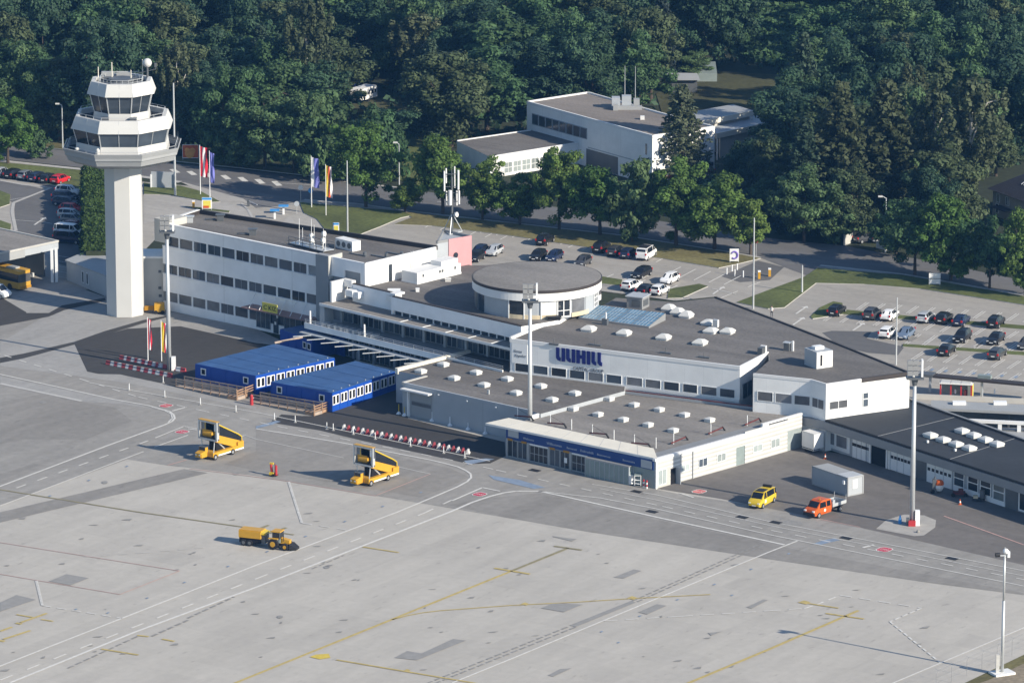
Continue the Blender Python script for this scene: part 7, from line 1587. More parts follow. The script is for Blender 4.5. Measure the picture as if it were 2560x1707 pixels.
for (u, v, h, lab, m) in ((752, 508, 2.6, 'white traffic sign at the left tip of the lawn', 'white_paint'), (777, 512, 2.4, 'blue direction sign below the blue banner flag', 'sky_blue'), (1890, 642, 2.6, 'round red traffic sign at the avenue end', 'red'), (742, 535, 1.7, 'grey sign plate at the lawn tip', 'hall_grey')):
    c = P(u, v); o = thing('traffic_sign', lab, 'traffic sign', (*c, 0)); part(o, 'post', MB().tube((*c, 0), (*c, h + .3), .04), 'steel'); part(o, 'plate', MB().tube((c[0], c[1] - .06, h), (c[0], c[1] - .08, h), .42, n=16), m)
# person at the roof side
c = P(1929, 793.5); PE = thing('person', 'person in white top and dark trousers standing at the car park edge', 'person', (*c, .02), R(160))
bm_me = bpy.data.meshes.new('body'); 
J = [((0, 0, .95), .13), ((0, 0, 1.12), .135), ((0, 0, 1.35), .155), ((0, 0, 1.5), .07), ((0, .01, 1.62), .09), ((0, .01, 1.74), .075),
     ((.1, 0, .9), .095), ((.11, .02, .5), .065), ((.11, -.02, .1), .045), ((.11, .12, .04), .04), ((-.1, 0, .9), .095), ((-.12, -.04, .5), .065), ((-.13, -.1, .1), .045), ((-.13, .03, .04), .04),
     ((.2, 0, 1.42), .06), ((.26, -.02, 1.15), .045), ((.24, .1, .92), .035), ((.24, .13, .84), .03), ((-.2, 0, 1.42), .06), ((-.27, -.03, 1.15), .045), ((-.25, .06, .92), .035), ((-.25, .09, .84), .03)]
E_ = [(0, 1), (1, 2), (2, 3), (3, 4), (4, 5), (0, 6), (6, 7), (7, 8), (8, 9), (0, 10), (10, 11), (11, 12), (12, 13), (2, 14), (14, 15), (15, 16), (16, 17), (2, 18), (18, 19), (19, 20), (20, 21)]
bm_me.from_pydata([p for p, r in J], E_, [])
bo = bpy.data.objects.new('body', bm_me); COL.objects.link(bo)
md = bo.modifiers.new('s', 'SKIN'); 
for k, (p, r_) in enumerate(J): bm_me.skin_vertices[0].data[k].radius = (r_, r_ * .85); bm_me.skin_vertices[0].data[k].use_root = (k == 0)
bo.modifiers.new('d', 'SUBSURF').levels = 1
bpy.context.view_layer.update()
me2 = bpy.data.meshes.new_from_object(bo.evaluated_get(bpy.context.evaluated_depsgraph_get())); bpy.data.objects.remove(bo)
me2.name = 'body'
for m in ('skin', 'white_cloth', 'dark_cloth'): me2.materials.append(MATS[m])
for p in me2.polygons:
    z = p.center.z; p.material_index = 2 if z < .98 else (0 if z > 1.49 or (abs(p.center.x) > .2 and z < 1.18) else 1); p.use_smooth = True
bo = bpy.data.objects.new('body', me2); COL.objects.link(bo); bo.parent = PE
hb = MB().ball((0, .0, 1.76), .105, 10, 8, sz=.85); part(PE, 'hair', hb, 'dark_cloth', world=False, smooth=True)
# ================================================================ left canopy with coach, flat annex, hedge
CZ = 5.6
cp = G([(-160, 545), (0, 572), (145, 603), (50, 622), (0, 632), (-160, 668)], CZ)
T = thing('bus_canopy', 'flat roofed canopy at the left edge with a yellow coach below', 'canopy', (*P(137, 703), 0))
mb = MB(); mb.prism(cp, CZ - .25, CZ, 0); part(T, 'roof', mb, 'roof_gravel_light')
f = Facade(cp[5], cp[2]); 
mb = MB(); f.box(mb, 0, f.L * .72, CZ - 1.35, CZ - .1, -.15, .12); part(T, 'fascia', mb, 'tower_grey'); mb = MB(); f.box(mb, f.L * .66, f.L, CZ - 1.2, CZ - .1, -.1, .06); part(T, 'fascia', mb, 'hall_grey')
mb = MB(); f.box(mb, f.L * .58, f.L * .72, CZ - 1.3, CZ - .12, .0, .1); part(T, 'fascia_panel', mb, 'blind_glass')
mb = MB(); g = Facade(cp[2], cp[1]); mb.wall(cp[1], cp[2], 0, math.dist(cp[1], cp[2]), CZ - .1, CZ + .15, -.1, .25); mb.wall(cp[5], cp[2], 0, f.L, CZ - .08, CZ + .16, -.1, .2); part(T, 'coping', mb, 'pillar_pale')
for (u, v) in ((131, 706), (142, 705)):
    c = P(u, v); mb = MB(); mb.box(c[0] - .2, c[0] + .2, c[1] - .2, c[1] + .2, 0, CZ - .2); part(T, 'post', mb, 'white_frame')
b0, b1 = P(-160, 655), P(128, 700); mb = MB(); mb.wall((b0[0], b0[1] + 4), (b1[0] - .3, b1[1] + 1.5), 0, math.dist(b0, b1), -.05, CZ - .3, -.2, 0); part(T, 'rear_wall', mb, 'steel_dark')
# coach, nose towards the right
fa_, fb_ = P(45, 731), P(84, 722); wd = unit(fa_, fb_); hd_ = (wd[1], -wd[0])   # nose direction
na = math.atan2(hd_[1], hd_[0]); c = lerp(fa_, fb_, .5)
BS = thing('coach', 'golden yellow coach parked under the left canopy', 'coach', (c[0], c[1], .02), na)
def bp_(n, mb, m, par=None): return part(BS, n, mb, m, par, False)
bp_('body', MB().prism([(-10, -1.25), (-.25, -1.25), (0, -1.0), (0, 1.0), (-.25, 1.25), (-10, 1.25)], .35, 1.35).prism([(-10, -1.25), (-.3, -1.25), (-.1, -1.0), (-.1, 1.0), (-.3, 1.25), (-10, 1.25)], 2.6, 3.1), 'bus_gold'); bp_('window_band', MB().box(-10, -.35, -1.24, 1.24, 1.35, 2.6), 'car_glass'); bp_('windscreen', MB().prism([(-.35, -1.24), (-.04, -1.05), (-.04, 1.05), (-.35, 1.24)], 1.35, 2.6), 'blind_glass')
bp_('roof_unit', MB().box(-3.6, -2.0, -.7, .7, 3.1, 3.3), 'tower_grey'); bp_('mirror', MB().box(-.1, .2, 1.3, 1.6, 1.9, 2.5), 'pillar_pale'); bp_('bumper', MB().box(-.1, .05, -1.1, 1.1, .35, .75), 'amber')
for x in (-2.2, -7.5):
    for sg_ in (-1, 1): bp_('wheel', MB().tube((x, sg_ * 1.0, .5), (x, sg_ * 1.28, .5), .5, n=16), 'rubber')
o = car('van', 'white', -12, 742, R(-30), 'white vehicle nose cut by the left picture edge beside the coach', None, 'delivery_van', 'van')
if 'group' in o: del o['group']
sx = G([(165, 656), (262, 645), (262, 668), (230, 672)], 2.9)
T = thing('flat_annex', 'low grey flat roofed annex in the shade left of the tower', 'building', (*P(170, 720), 0)); A_, B_ = P(167, 700), P(268, 742); f = Facade(A_, B_); bk = [(B_[0] + 3, B_[1] + 7), (A_[0] + 3, A_[1] + 7)]
mb = MB(); mb.prism([A_, B_, *bk], -.1, 3.0); part(T, 'wall', mb, 'hall_grey'); mb = MB(); mb.prism([(A_[0] - .2, A_[1] - .2), (B_[0] + .2, B_[1] - .2), *bk], 3.0, 3.2); part(T, 'roof', mb, 'tower_grey')
for u in (208, 219): s = f.s(u, 1.5); f.window(T, s - .3, s + .3, .7, 2.4, .03, .08, 1, 1, 'white_frame', 'glass')
# ================================================================ landside walkway, bus shelter, railings at the right
T = thing('walkway_canopy', 'long dark roofed walkway on slim posts behind the garage', 'canopy', (*P(2300, 972), 0)); WZ = 2.5
a0_, a1_ = P(2296, 936, WZ), P(2620, 966, WZ); f = Facade(a0_, a1_)
mb = MB(); f.box(mb, 0, f.L, WZ - .3, WZ, -1.5, 0); part(T, 'roof', mb, 'dark_trim'); mb = MB(); f.box(mb, 0, 2.1, WZ - .28, WZ + .12, -1.7, .05); part(T, 'end_roof', mb, 'steel_dark')
for k in range(4): s = 1.6 + k * 7.5; mb = MB(); f.box(mb, s - .15, s + .15, 0, WZ - .3, -.6, -.3); part(T, 'post', mb, 'hall_grey')
c = P(2462, 945, WZ); mb = MB(); mb.obox(c, f.d, .95, .4, WZ - .1, WZ + .45); o = mb.build('planter', 'screen_green'); tag(o, 'grey green box standing on the dark walkway roof', 'roof box')
T = thing('bus_shelter', 'glass bus shelter with white roof and red posts', 'bus shelter', (*P(2351, 988), 0)); a0_, a1_ = P(2351, 992), P(2428, 996); f = Facade(a0_, a1_)
mb = MB(); f.box(mb, -.15, f.L + .15, 1.95, 2.1, -1.5, .3); part(T, 'roof', mb, 'white_paint')
for k in range(3): mb = MB(); f.box(mb, f.L * k / 3, f.L * (k + 1) / 3 - .1, 2.1, 2.2, -1.4, .2); part(T, 'roof_vault', mb, 'dome')
for k in range(4): mb = MB(); s = f.L * k / 3; f.box(mb, s - .1, s + .1, 0, 1.95, -.08, .08); part(T, 'post', mb, 'red')
mb = MB(); f.box(mb, 0, f.L, .15, 1.9, -1.4, -1.36); part(T, 'glass_wall', mb, 'pale_glass'); mb = MB(); f.box(mb, f.L * .76, f.L * .86, .1, 1.1, -.5, -.2); part(T, 'litter_bin', mb, 'rail_red'); mb = MB(); f.box(mb, f.L + .1, f.L + .18, .2, 1.9, -1.0, -.1); part(T, 'poster_case', mb, 'sign_yellow')
T = thing('covered_passage', 'long pale flat roof of a covered passage with two roof boxes', 'passage', (*P(2325, 1020), 0)); PZ = 2.9
qd = G([(2328, 1000), (2620, 1014), (2620, 1033), (2326, 1019)], PZ); mb = MB(); mb.prism(qd, PZ - .35, PZ); part(T, 'roof', mb, 'tower_grey')
for u in (2398, 2500): c = P(u, 1010, PZ); mb = MB(); mb.box(c[0] - .9, c[0] + .9, c[1] - .5, c[1] + .5, PZ, PZ + .4); part(T, 'roof_box', mb, 'white_frame'); 
f = Facade(qd[3], qd[2])
for k in range(7): mb = MB(); s = 1 + k * 3.2; f.box(mb, s - .12, s + .12, 0, PZ - .35, -1.2, -.95); part(T, 'post', mb, 'steel_dark')
mb = MB(); f.box(mb, 0, f.L, .0, PZ - .4, -2.0, -1.9); part(T, 'shade_toned_wall', mb, 'steel_dark')  # shade under the passage roof painted as a dark wall
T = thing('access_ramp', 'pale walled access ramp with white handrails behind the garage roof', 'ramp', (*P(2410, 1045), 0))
a0_, a1_ = P(2404, 1047, 2.6), P(2640, 1058, 2.6); f = Facade(a0_, a1_); mb = MB(); f.box(mb, 0, f.L, 2.2, 2.6, -.4, .2); part(T, 'handrail_beam', mb, 'white_paint'); mb = MB(); f.box(mb, 2, f.L, 0, 1.4, -.2, .0); part(T, 'shade_toned_wall', mb, 'steel_dark')  # shade on the ramp wall put into its dark colour
for k in range(5): mb = MB(); s = 2.6 + k * 2.6; f.box(mb, s - .25, s + .25, 0, 2.2, -.1, .15); part(T, 'pier', mb, 'white_frame')
qd = G([(2440, 1068), (2640, 1072), (2640, 1128), (2560, 1098)], 1.2); mb = MB(); mb.prism(qd, 0, 1.2); part(T, 'ramp_deck', mb, 'tower_grey')
mb = MB(); a0_, a1_ = P(2280, 1004, 1.0), P(2330, 988, 1.0)
a0_, a1_ = P(2284, 996), P(2640, 1012); T = thing('parapet_wall', 'low pale parapet along the forecourt kerb', 'wall', (*a0_, 0)); mb = MB(); mb.wall(a0_, a1_, 0, math.dist(a0_, a1_), 0, .68, -.2, .1); part(T, 'wall', mb, 'pillar_pale')
for u in (2388, 2486): c = P(u, 992); mb = MB(); mb.tube((*c, .5), (*c, 1.1), .12, n=8); part(T, 'post', mb, 'white_frame')
# boundary wall across the road at the right
a0_, a1_ = P(2113, 614), P(2200, 577); T = thing('boundary_wall', 'pale stone boundary wall beside the parked cars across the road', 'wall', (*a0_, 0)); mb = MB(); mb.wall(a0_, a1_, 0, math.dist(a0_, a1_), 0, 2.0, -.3, 0); part(T, 'wall', mb, 'pillar_pale'); mb = MB(); a2, a3 = P(2190, 620), P(2214, 626); mb.wall(a2, a3, 0, math.dist(a2, a3), 0, 1.1, -.3, 0); part(T, 'gate_pier', mb, 'pillar_pale')
# ================================================================ far white building beyond the road
MZ, LZ = 8.3, 3.6
m = G([(1317, 253.5), (1631, 339), (1787, 316), (1650, 281), (1470, 230)], MZ)
T = thing('office_hall', 'white flat roofed building beyond the road with a ribbon window', 'building', (*m[1], 0))
mb = MB(); mb.prism(m, -.1, MZ - .25, 0); part(T, 'wall', mb, 'white_panel'); mb = MB(); mb.poly([(*p, MZ - .2) for p in m]); part(T, 'roof', mb, 'roof_gravel_warm')
mb = MB()
for k in range(5): mb.wall(m[k], m[(k + 1) % 5], 0, math.dist(m[k], m[(k + 1) % 5]), MZ - .4, MZ + .05, -.25, .05)
part(T, 'coping', mb, 'white_paint')
f = Facade(m[0], m[1]); s0_, s1_ = f.s(1330, 6), f.s(1468, 6); z1 = f.z(s0_, 283); z0 = f.z(s0_, 311)
mb = MB(); f.box(mb, s0_, s1_, z0, z1, 0.0, .03); part(T, 'window_band', mb, 'grey_frame')
n = 8
for k in range(n): a = s0_ + (s1_ - s0_) * k / n; f.window(T, a + .12, a + (s1_ - s0_) / n - .1, z0 + .1, z1 - .1, .04, .05, 1, 1, 'grey_frame', 'glass')
mb = MB(); s = f.s(1616, 5); f.box(mb, s - .25, s + .15, f.z(s, 387), f.z(s, 360), 0, .03); part(T, 'slit_window', mb, 'glass')
mb = MB(); f.box(mb, f.s(1466, 2), f.s(1545, 2), 0, 3.0, 0.0, .04); part(T, 'gateway', mb, 'steel_dark')
mb = MB(); f.box(mb, f.s(1470, 4), f.L, 3.2, 3.35, 0, .05); part(T, 'ledge', mb, 'hall_grey')
g = Facade(m[1], m[2]); mb = MB(); g.box(mb, .2, g.L - .2, 1.6, 2.3, 0, .03); part(T, 'lower_window', mb, 'glass'); mb = MB(); g.box(mb, 0, g.L + .2, .6, 1.1, 0, .08); part(T, 'red_stripe', mb, 'red')
wv = G([(1142, 352), (1226, 392), (1445, 357), (1440, 352), (1327, 325)], LZ); W2 = thing('low_wing', 'low white flat roofed wing left of the far building', 'building', (*wv[1], 0))
wq = [wv[0], wv[1], wv[2], P(1440, 350, LZ), wv[4]]
mb = MB(); mb.prism(wq, -.1, LZ - .12, 0); part(W2, 'wall', mb, 'white_panel'); mb = MB(); mb.poly([(*p, LZ - .08) for p in wq]); part(W2, 'roof', mb, 'roof_gravel'); mb = MB(); mb.wall(wv[1], wv[2], 0, math.dist(wv[1], wv[2]), LZ - .3, LZ + .08, -.2, .06); mb.wall(wv[4], wv[0], 0, math.dist(wv[4], wv[0]), LZ - .3, LZ + .08, -.2, .06); part(W2, 'coping', mb, 'white_paint')
g = Facade(wv[1], wv[2])
for (ua, ub) in ((1260, 1280), (1283, 1302), (1305, 1325), (1328, 1346), (1350, 1375), (1395, 1430)): g.window(W2, g.s(ua, 1.5), g.s(ub, 1.5), .4, 2.2, .02, .08, 2, 2, 'white_frame', 'pale_glass')
RZ2 = MZ - .2
def fr(u, v): return P(u, v, RZ2)
c = fr(1562, 272); o = thing('roof_plant', 'cluster of pale ducts and boxes on the far building roof', 'roof plant', (*c, RZ2))
for (dx, dy, w, l, h) in ((-1.5, .5, .7, .9, 1.9), (.3, .8, .8, .8, 2.1), (2.0, .6, .5, .6, 1.6), (.5, -.6, 2.4, .5, .6), (-1.6, -1.3, .4, .4, 1.0)): mb = MB(); mb.box(c[0] + dx - w, c[0] + dx + w, c[1] + dy - l, c[1] + dy + l, RZ2, RZ2 + h); part(o, 'duct', mb, 'tower_grey' if h < 1.8 else 'hall_grey')
c = fr(1606, 299); mb = MB(); mb.box(c[0] - .35, c[0] + .35, c[1] - .35, c[1] + .35, RZ2, RZ2 + .6); rthing('roof_vent', 'single white vent box on the far building roof', 'roof vent', mb, 'white_paint')
for (u, v0, v1, lab) in ((1562, 254, 165, 'left of the two tall whip aerials on the far roof'), (1588, 262, 166, 'right of the two tall whip aerials on the far roof')):
    c = fr(u, v0); h = zat(*c, v1); mb = MB(); mb.tube((*c, RZ2), (*c, h), .08, .035, 6); rthing('whip_antenna', lab, 'antenna', mb, 'steel', 'whip aerials on the far roof')
NZ = 5.0
for (px, z, lab, m_) in (([(1733, 279), (1745, 305), (1884, 277), (1833, 261)], 6.0, 'white edged canopy roof right of the far building', 'tower_grey'), ([(1786, 318), (1790, 335), (1950, 300), (1965, 272), (1884, 280)], 4.6, 'grey lean to roof behind the dark trees', 'hall_grey'), ([(1932, 306), (1940, 311), (1970, 302), (1986, 274), (1962, 266)], 5.0, 'small end roof at the right of the annex row', 'tower_grey')):
    q = G(px, z); T = thing('annex_roof', lab, 'annex', (*q[0], 0)); mb = MB(); mb.prism(q, z - .25, z); part(T, 'roof', mb, m_); mb = MB(); mb.wall(q[1], q[2], 0, math.dist(q[1], q[2]), z - .85, z + .05, -.1, .08); part(T, 'fascia', mb, 'cream')
    cc = (sum(p[0] for p in q) / len(q), sum(p[1] for p in q) / len(q)); mb = MB(); mb.prism([lerp(p, cc, .12) for p in q], 0, z - .3); part(T, 'wall', mb, 'pillar_pale')
    for p in (q[1], q[2]): mb = MB(); mb.tube((*lerp(p, cc, .04), 0), (*lerp(p, cc, .04), z - .2), .12, n=8); part(T, 'post', mb, 'white_frame')
# hut in the clearing, caravan, house
c = P(1711, 232); T = thing('garden_hut', 'small open hut with pale roof in the clearing', 'hut', (*c, 0)); mb = MB(); mb.box(c[0] - 2.3, c[0] + 2.3, c[1], c[1] + 3, 0, 2.4); part(T, 'wall', mb, 'steel_dark'); mb = MB(); mb.prism([(c[0] - 2.8, c[1] - .8), (c[0] + 2.8, c[1] - .8), (c[0] + 2.4, c[1] + 3.4), (c[0] - 3.2, c[1] + 3.4)], 2.4, [2.5, 2.4, 2.9, 3.0]); part(T, 'roof', mb, 'tower_grey')
c = P(1765, 205); T = thing('greenhouse', 'faint pale greenhouse at the edge of the clearing', 'greenhouse', (*c, 0)); mb = MB(); mb.prism([(c[0] - 2, c[1]), (c[0] + 2, c[1]), (c[0] + 2, c[1] + 8), (c[0] - 2, c[1] + 8)], 0, [1.6, 1.6, 2.2, 2.2]); part(T, 'glass_wall', mb, 'screen_green')
ka = P(888, 260); T = thing('caravan', 'white caravan with dark windows parked in the wood', 'caravan', (*ka, .02), math.atan2(P(932, 246)[1] - P(897, 257)[1], P(932, 246)[0] - P(897, 257)[0]))
def kp_(n, mb, m_): return part(T, n, mb, m_, None, False)
prof = [(0, .55), (-.12, 1.0), (0, 1.7), (.35, 2.35), (.8, 2.62), (5.2, 2.62), (5.5, 2.3), (5.5, .55)]
mb = MB(); n = len(prof)
for y in (-1.15, 1.15): mb.v += [(x, y, z) for x, z in prof]
mb.f += [tuple(range(n)), tuple(reversed(range(n, 2 * n)))] + [(k, k + n, (k + 1) % n + n, (k + 1) % n) for k in range(n)]; mb.m = [0] * len(mb.f); kp_('body', mb, 'white_paint')
kp_('front_window', MB().poly([(-.06, -.95, 1.15), (-.06, .95, 1.15), (.13, .9, 1.95), (.13, -.9, 1.95)]), 'car_glass')
for x0_, x1_ in ((1.0, 1.7), (2.6, 3.1), (3.6, 4.3), (4.6, 5.2)): kp_('side_window', MB().box(x0_, x1_, -1.18, -1.15, 1.35, 2.0), 'car_glass')
for sg_ in (-1, 1): kp_('wheel', MB().tube((2.8, sg_ * .95, .33), (2.8, sg_ * 1.16, .33), .33, n=14), 'rubber')
kp_('drawbar', MB().tube((0, 0, .5), (-1.3, 0, .5), .06), 'steel_dark')
c = P(872, 238); T = thing('tarpaulin', 'blue tarpaulin shelter beside the caravan', 'tarpaulin', (*c, 0)); mb = MB(); mb.prism([(c[0] - 2, c[1]), (c[0] + 1.2, c[1] - .3), (c[0] + 1.4, c[1] + 3), (c[0] - 1.8, c[1] + 3.2)], 1.75, [1.8, 1.9, 2.3, 2.2]); part(T, 'sheet', mb, 'letter_blue')
for dx in (-1.8, 1.1): mb = MB(); mb.tube((c[0] + dx, c[1] + .1, 0), (c[0] + dx, c[1] + .1, 1.8), .05); part(T, 'pole', mb, 'steel_dark')
A_, B_ = P(2481, 537), P(2585, 575); f = Facade(A_, B_); H_ = zat(*A_, 470); T = thing('villa', 'beige house with dark hipped roof at the right edge', 'house', (*A_, 0)); dp = 9.5
mb = MB(); f.box(mb, 0, 13, -.1, H_, -dp, 0); part(T, 'wall', mb, 'house_wall'); e = .7
q = [f.pt(-e, e), f.pt(13 + e, e), f.pt(13 + e, -dp - e), f.pt(-e, -dp - e)]; r0_, r1_ = f.pt(4.6, -dp / 2), f.pt(9, -dp / 2); mb = MB(); zr = H_ + 3.4
for a, b, cc_ in ((q[0], q[1], (r1_, r0_)), (q[2], q[3], (r0_, r1_))): mb.poly([(*a, H_ - .15), (*b, H_ - .15), (*cc_[0], zr), (*cc_[1], zr)])
mb.poly([(*q[1], H_ - .15), (*q[2], H_ - .15), (*r1_, zr)]); mb.poly([(*q[3], H_ - .15), (*q[0], H_ - .15), (*r0_, zr)]); mb.poly([(*p, H_ - .16) for p in reversed(q)]); part(T, 'roof', mb, 'house_roof')
for k in range(4):
    mb = MB(); a = lerp(q[0], q[1], .42 + k * .05); b = lerp(r0_, r1_, .3 + k * .16); mb.tube((*lerp(a, b, .45), H_ - .1 + (zr - H_) * .45 + .08), (*lerp(a, b, .8), H_ - .1 + (zr - H_) * .8 + .08), .09, n=4); part(T, 'roof_rail', mb, 'hall_grey')
for s in (1.2, 4.0): f.window(T, s, s + .9, H_ - 2.0, H_ - .6, .02, .1, 2, 1, 'white_frame', 'glass')
f.window(T, 1.0, 1.8, .6, 2.1, .02, .1, 1, 1, 'white_frame', 'glass'); mb = MB(); f.box(mb, 2.2, 6.5, 1.9, 2.05, 0, 1.8); part(T, 'porch_roof', mb, 'house_roof')
# ================================================================ TREES
import numpy as np
def tree_mesh(kind, seed, H=12.0, CW=8.0, nclump=70, per=90, leaf=.34):
    """returns crown mesh and trunk mesh of one tree of height H and crown width CW, base at the origin"""
    rs = np.random.RandomState(seed); cl = []; rad = []
    if kind in ('broad', 'bush', 'olive', 'tall'):
        base = {'broad': .09, 'bush': .02, 'olive': .12, 'tall': .14}[kind] * H; ch = H - base
        lobes = [(rs.uniform(-.28, .28) * CW, rs.uniform(-.28, .28) * CW, base + ch * rs.uniform(.24, .8), rs.uniform(.26, .38)) for _ in range(10)]
        lobes.append((0, 0, base + ch * .45, .40)); lobes.append((rs.uniform(-.06, .06) * CW, rs.uniform(-.06, .06) * CW, base + ch * .82, .22))
        for k in range(nclump):
            lx, ly, lz, lr = lobes[rs.randint(len(lobes))]
            v = rs.normal(size=3); v /= np.linalg.norm(v); r = lr * CW * rs.uniform(.55, 1.08)
            p = np.array([lx, ly, lz]) + v * r * np.array([1, 1, min(1.1, ch / CW)])
            p[2] = min(max(p[2], base + .1 * ch * rs.rand()), H - .3); cl.append(p); rad.append(rs.uniform(.6, 1.3) * CW / 8 * (1.15 if kind in ('tall', 'olive') else 1))
        sq = (1, 1, .8)
    elif kind == 'birch':
        base = .22 * H
        for k in range(nclump):
            t = rs.rand() ** .8; r = CW * .5 * math.sin(math.pi * min(1, .12 + .88 * (1 - t) ** .8)) * math.sqrt(rs.rand()) * rs.uniform(.7, 1.1); a = rs.rand() * 6.283
            cl.append(np.array([r * math.cos(a), r * math.sin(a), base + (H - base) * t])); rad.append(rs.uniform(.45, .9) * CW / 8)
        sq = (.75, .75, 1.7)
    else:  # conifer: whorls of drooping boughs
        base = .06 * H if kind == 'conifer' else .3 * H; k = 0; n = int(nclump / 7)
        for j in range(n):
            t = j / n; z = base + (H - base) * (t ** .92); R_ = CW * .5 * (1 - t) ** .85 * rs.uniform(.75, 1.12) + .25
            m_ = max(4, int(9 * (1 - t * .6)))
            for b in range(m_):
                a = 6.283 * (b + rs.rand() * .6) / m_ + j
                for s in (.35, .65, .95):
                    rr = R_ * s * rs.uniform(.88, 1.1); cl.append(np.array([rr * math.cos(a), rr * math.sin(a), z - rr * .32 * s + rs.uniform(-.15, .15)])); rad.append(.32 + .34 * (1 - t) * (1.2 - s) + .12)
        sq = (1.15, 1.15, .5)
    C_ = np.array(cl); Rd = np.array(rad); n = len(C_)
    per = max(12, int(per * nclump / n)) if kind in ('conifer', 'larch') else per
    idx = np.repeat(np.arange(n), per); N_ = len(idx)
    d = rs.normal(size=(N_, 3)); d /= np.linalg.norm(d, axis=1)[:, None]
    rr = Rd[idx] * rs.uniform(.45, 1.05, N_)
    pos = C_[idx] + d * rr[:, None] * np.array(sq)
    if kind in ('conifer', 'larch', 'birch'):
        pos[:, 2] -= np.abs(rs.normal(size=N_)) * (.25 if kind != 'birch' else .35)
    nrm = d * 1.0 + rs.normal(size=(N_, 3)) * .38 + np.array([0, 0, .3]); nrm /= np.linalg.norm(nrm, axis=1)[:, None]
    t1 = np.cross(nrm, rs.normal(size=(N_, 3))); t1 /= np.linalg.norm(t1, axis=1)[:, None]; t2 = np.cross(nrm, t1)
    sz = leaf * rs.uniform(.6, 1.25, N_)[:, None]
    if kind == 'birch': t1 = t1 * .8
    V = np.stack([pos - t1 * sz, pos - t2 * sz * .6 + t1 * sz * .1, pos + t1 * sz, pos + t2 * sz * .6], 1).reshape(-1, 3)
    me = bpy.data.meshes.new('crown'); me.vertices.add(len(V)); me.vertices.foreach_set('co', V.astype('f').ravel())
    me.loops.add(4 * N_); me.loops.foreach_set('vertex_index', np.arange(4 * N_, dtype='i')); me.polygons.add(N_)
    me.polygons.foreach_set('loop_start', np.arange(0, 4 * N_, 4, dtype='i')); me.polygons.foreach_set('loop_total', np.full(N_, 4, 'i'))
    tone = (rs.rand(n)[idx] * .65 + rs.rand(N_) * .35)
    at = me.attributes.new('tone', 'FLOAT', 'FACE'); at.data.foreach_set('value', tone.astype('f'))
    me.update(calc_edges=True)
    tb = MB(); rt = .022 * H if kind not in ('birch',) else .014 * H; top = H * (.62 if kind in ('broad', 'bush', 'olive', 'tall') else .96)
    p = Vector((0, 0, -.1)); steps = 5
    for k in range(steps):
        q = Vector((rs.uniform(-.12, .12) * (k > 0), rs.uniform(-.12, .12) * (k > 0), top * (k + 1) / steps)); tb.tube(p, q, rt * (1 - .8 * k / steps), rt * (1 - .8 * (k + 1) / steps), 7); p = q
    if kind in ('broad', 'bush', 'olive', 'tall', 'birch'):
        for k in range(9):
            c = C_[rs.randint(n)]; z0 = H * rs.uniform(.2, .5) if kind != 'birch' else c[2] * .7; mid = Vector((c[0] * .5, c[1] * .5, (z0 + c[2]) / 2 + .1 * H)); tb.tube((0, 0, z0), mid, rt * .45, rt * .3, 5); tb.tube(mid, tuple(c), rt * .3, rt * .1, 5)
    return me, tb
leaf_mat('leaf_avenue', (.088, .148, .034), .018, .45, .32); leaf_mat('leaf_mid', (.064, .112, .046), .022, .5, .25); leaf_mat('leaf_dark', (.034, .066, .036), .02, .45, .2)  # leaves of the wood toned darker for the shadow over the background
leaf_mat('leaf_olive', (.070, .094, .044), .015, .36, .25); leaf_mat('leaf_pale', (.078, .096, .050), .012, .34, .28); leaf_mat('needle', (.036, .060, .036), .015, .38, .12); leaf_mat('needle_olive', (.050, .062, .030), .012, .34, .15); leaf_mat('needle_blue', (.034, .048, .042), .01, .3, .12)
leaf_mat('leaf_hedge', (.040, .072, .018), .01, .3, .2)
SPEC = {}
def species(key, kind, leafm, seeds, bark='trunk', **kw):
    L_ = []
    for s in seeds:
        me, tb = tree_mesh(kind, s, **kw); me.materials.append(MATS[leafm])
        tme = tb.build('trunk', bark); tm = tme.data; bpy.data.objects.remove(tme); L_.append((me, tm))
    SPEC[key] = (L_, kw.get('H', 12.0), kw.get('CW', 8.0))
species('avenue', 'broad', 'leaf_avenue', (1, 2, 3, 4), nclump=100, per=150, leaf=.24)
species('mid', 'tall', 'leaf_mid', (11, 12, 13), H=15, CW=10, nclump=80, per=190, leaf=.31)
species('dark', 'olive', 'leaf_dark', (21, 22, 23), H=16, CW=11, nclump=80, per=200, leaf=.32)
species('olive', 'olive', 'leaf_olive', (31, 32, 33), H=15, CW=10, nclump=80, per=190, leaf=.30)
species('pale', 'birch', 'leaf_pale', (41, 42), 'birch_bark', H=17, CW=9, nclump=110, per=80, leaf=.34)
species('bush', 'bush', 'leaf_mid', (51, 52), H=8, CW=7, nclump=85, per=80, leaf=.32)
species('conifer', 'conifer', 'needle', (61, 62, 63), H=20, CW=8, nclump=230, per=45, leaf=.34)
species('larch', 'conifer', 'needle_olive', (71, 72), H=21, CW=11, nclump=230, per=45, leaf=.36)
leaf_mat('needle_pale', (.070, .088, .050), .012, .3, .2); species('fir', 'conifer', 'needle_pale', (74,), H=21, CW=11, nclump=190, per=34, leaf=.34)
species('bluefir', 'conifer', 'needle_blue', (81,), H=20, CW=8, nclump=230, per=45, leaf=.36)
CATN = dict(avenue='maple_tree', mid='broadleaf_tree', dark='broadleaf_tree', olive='broadleaf_tree', pale='birch_tree', bush='bush', conifer='spruce_tree', larch='larch_tree', bluefir='spruce_tree', fir='fir_tree')
trs = random.Random(99)
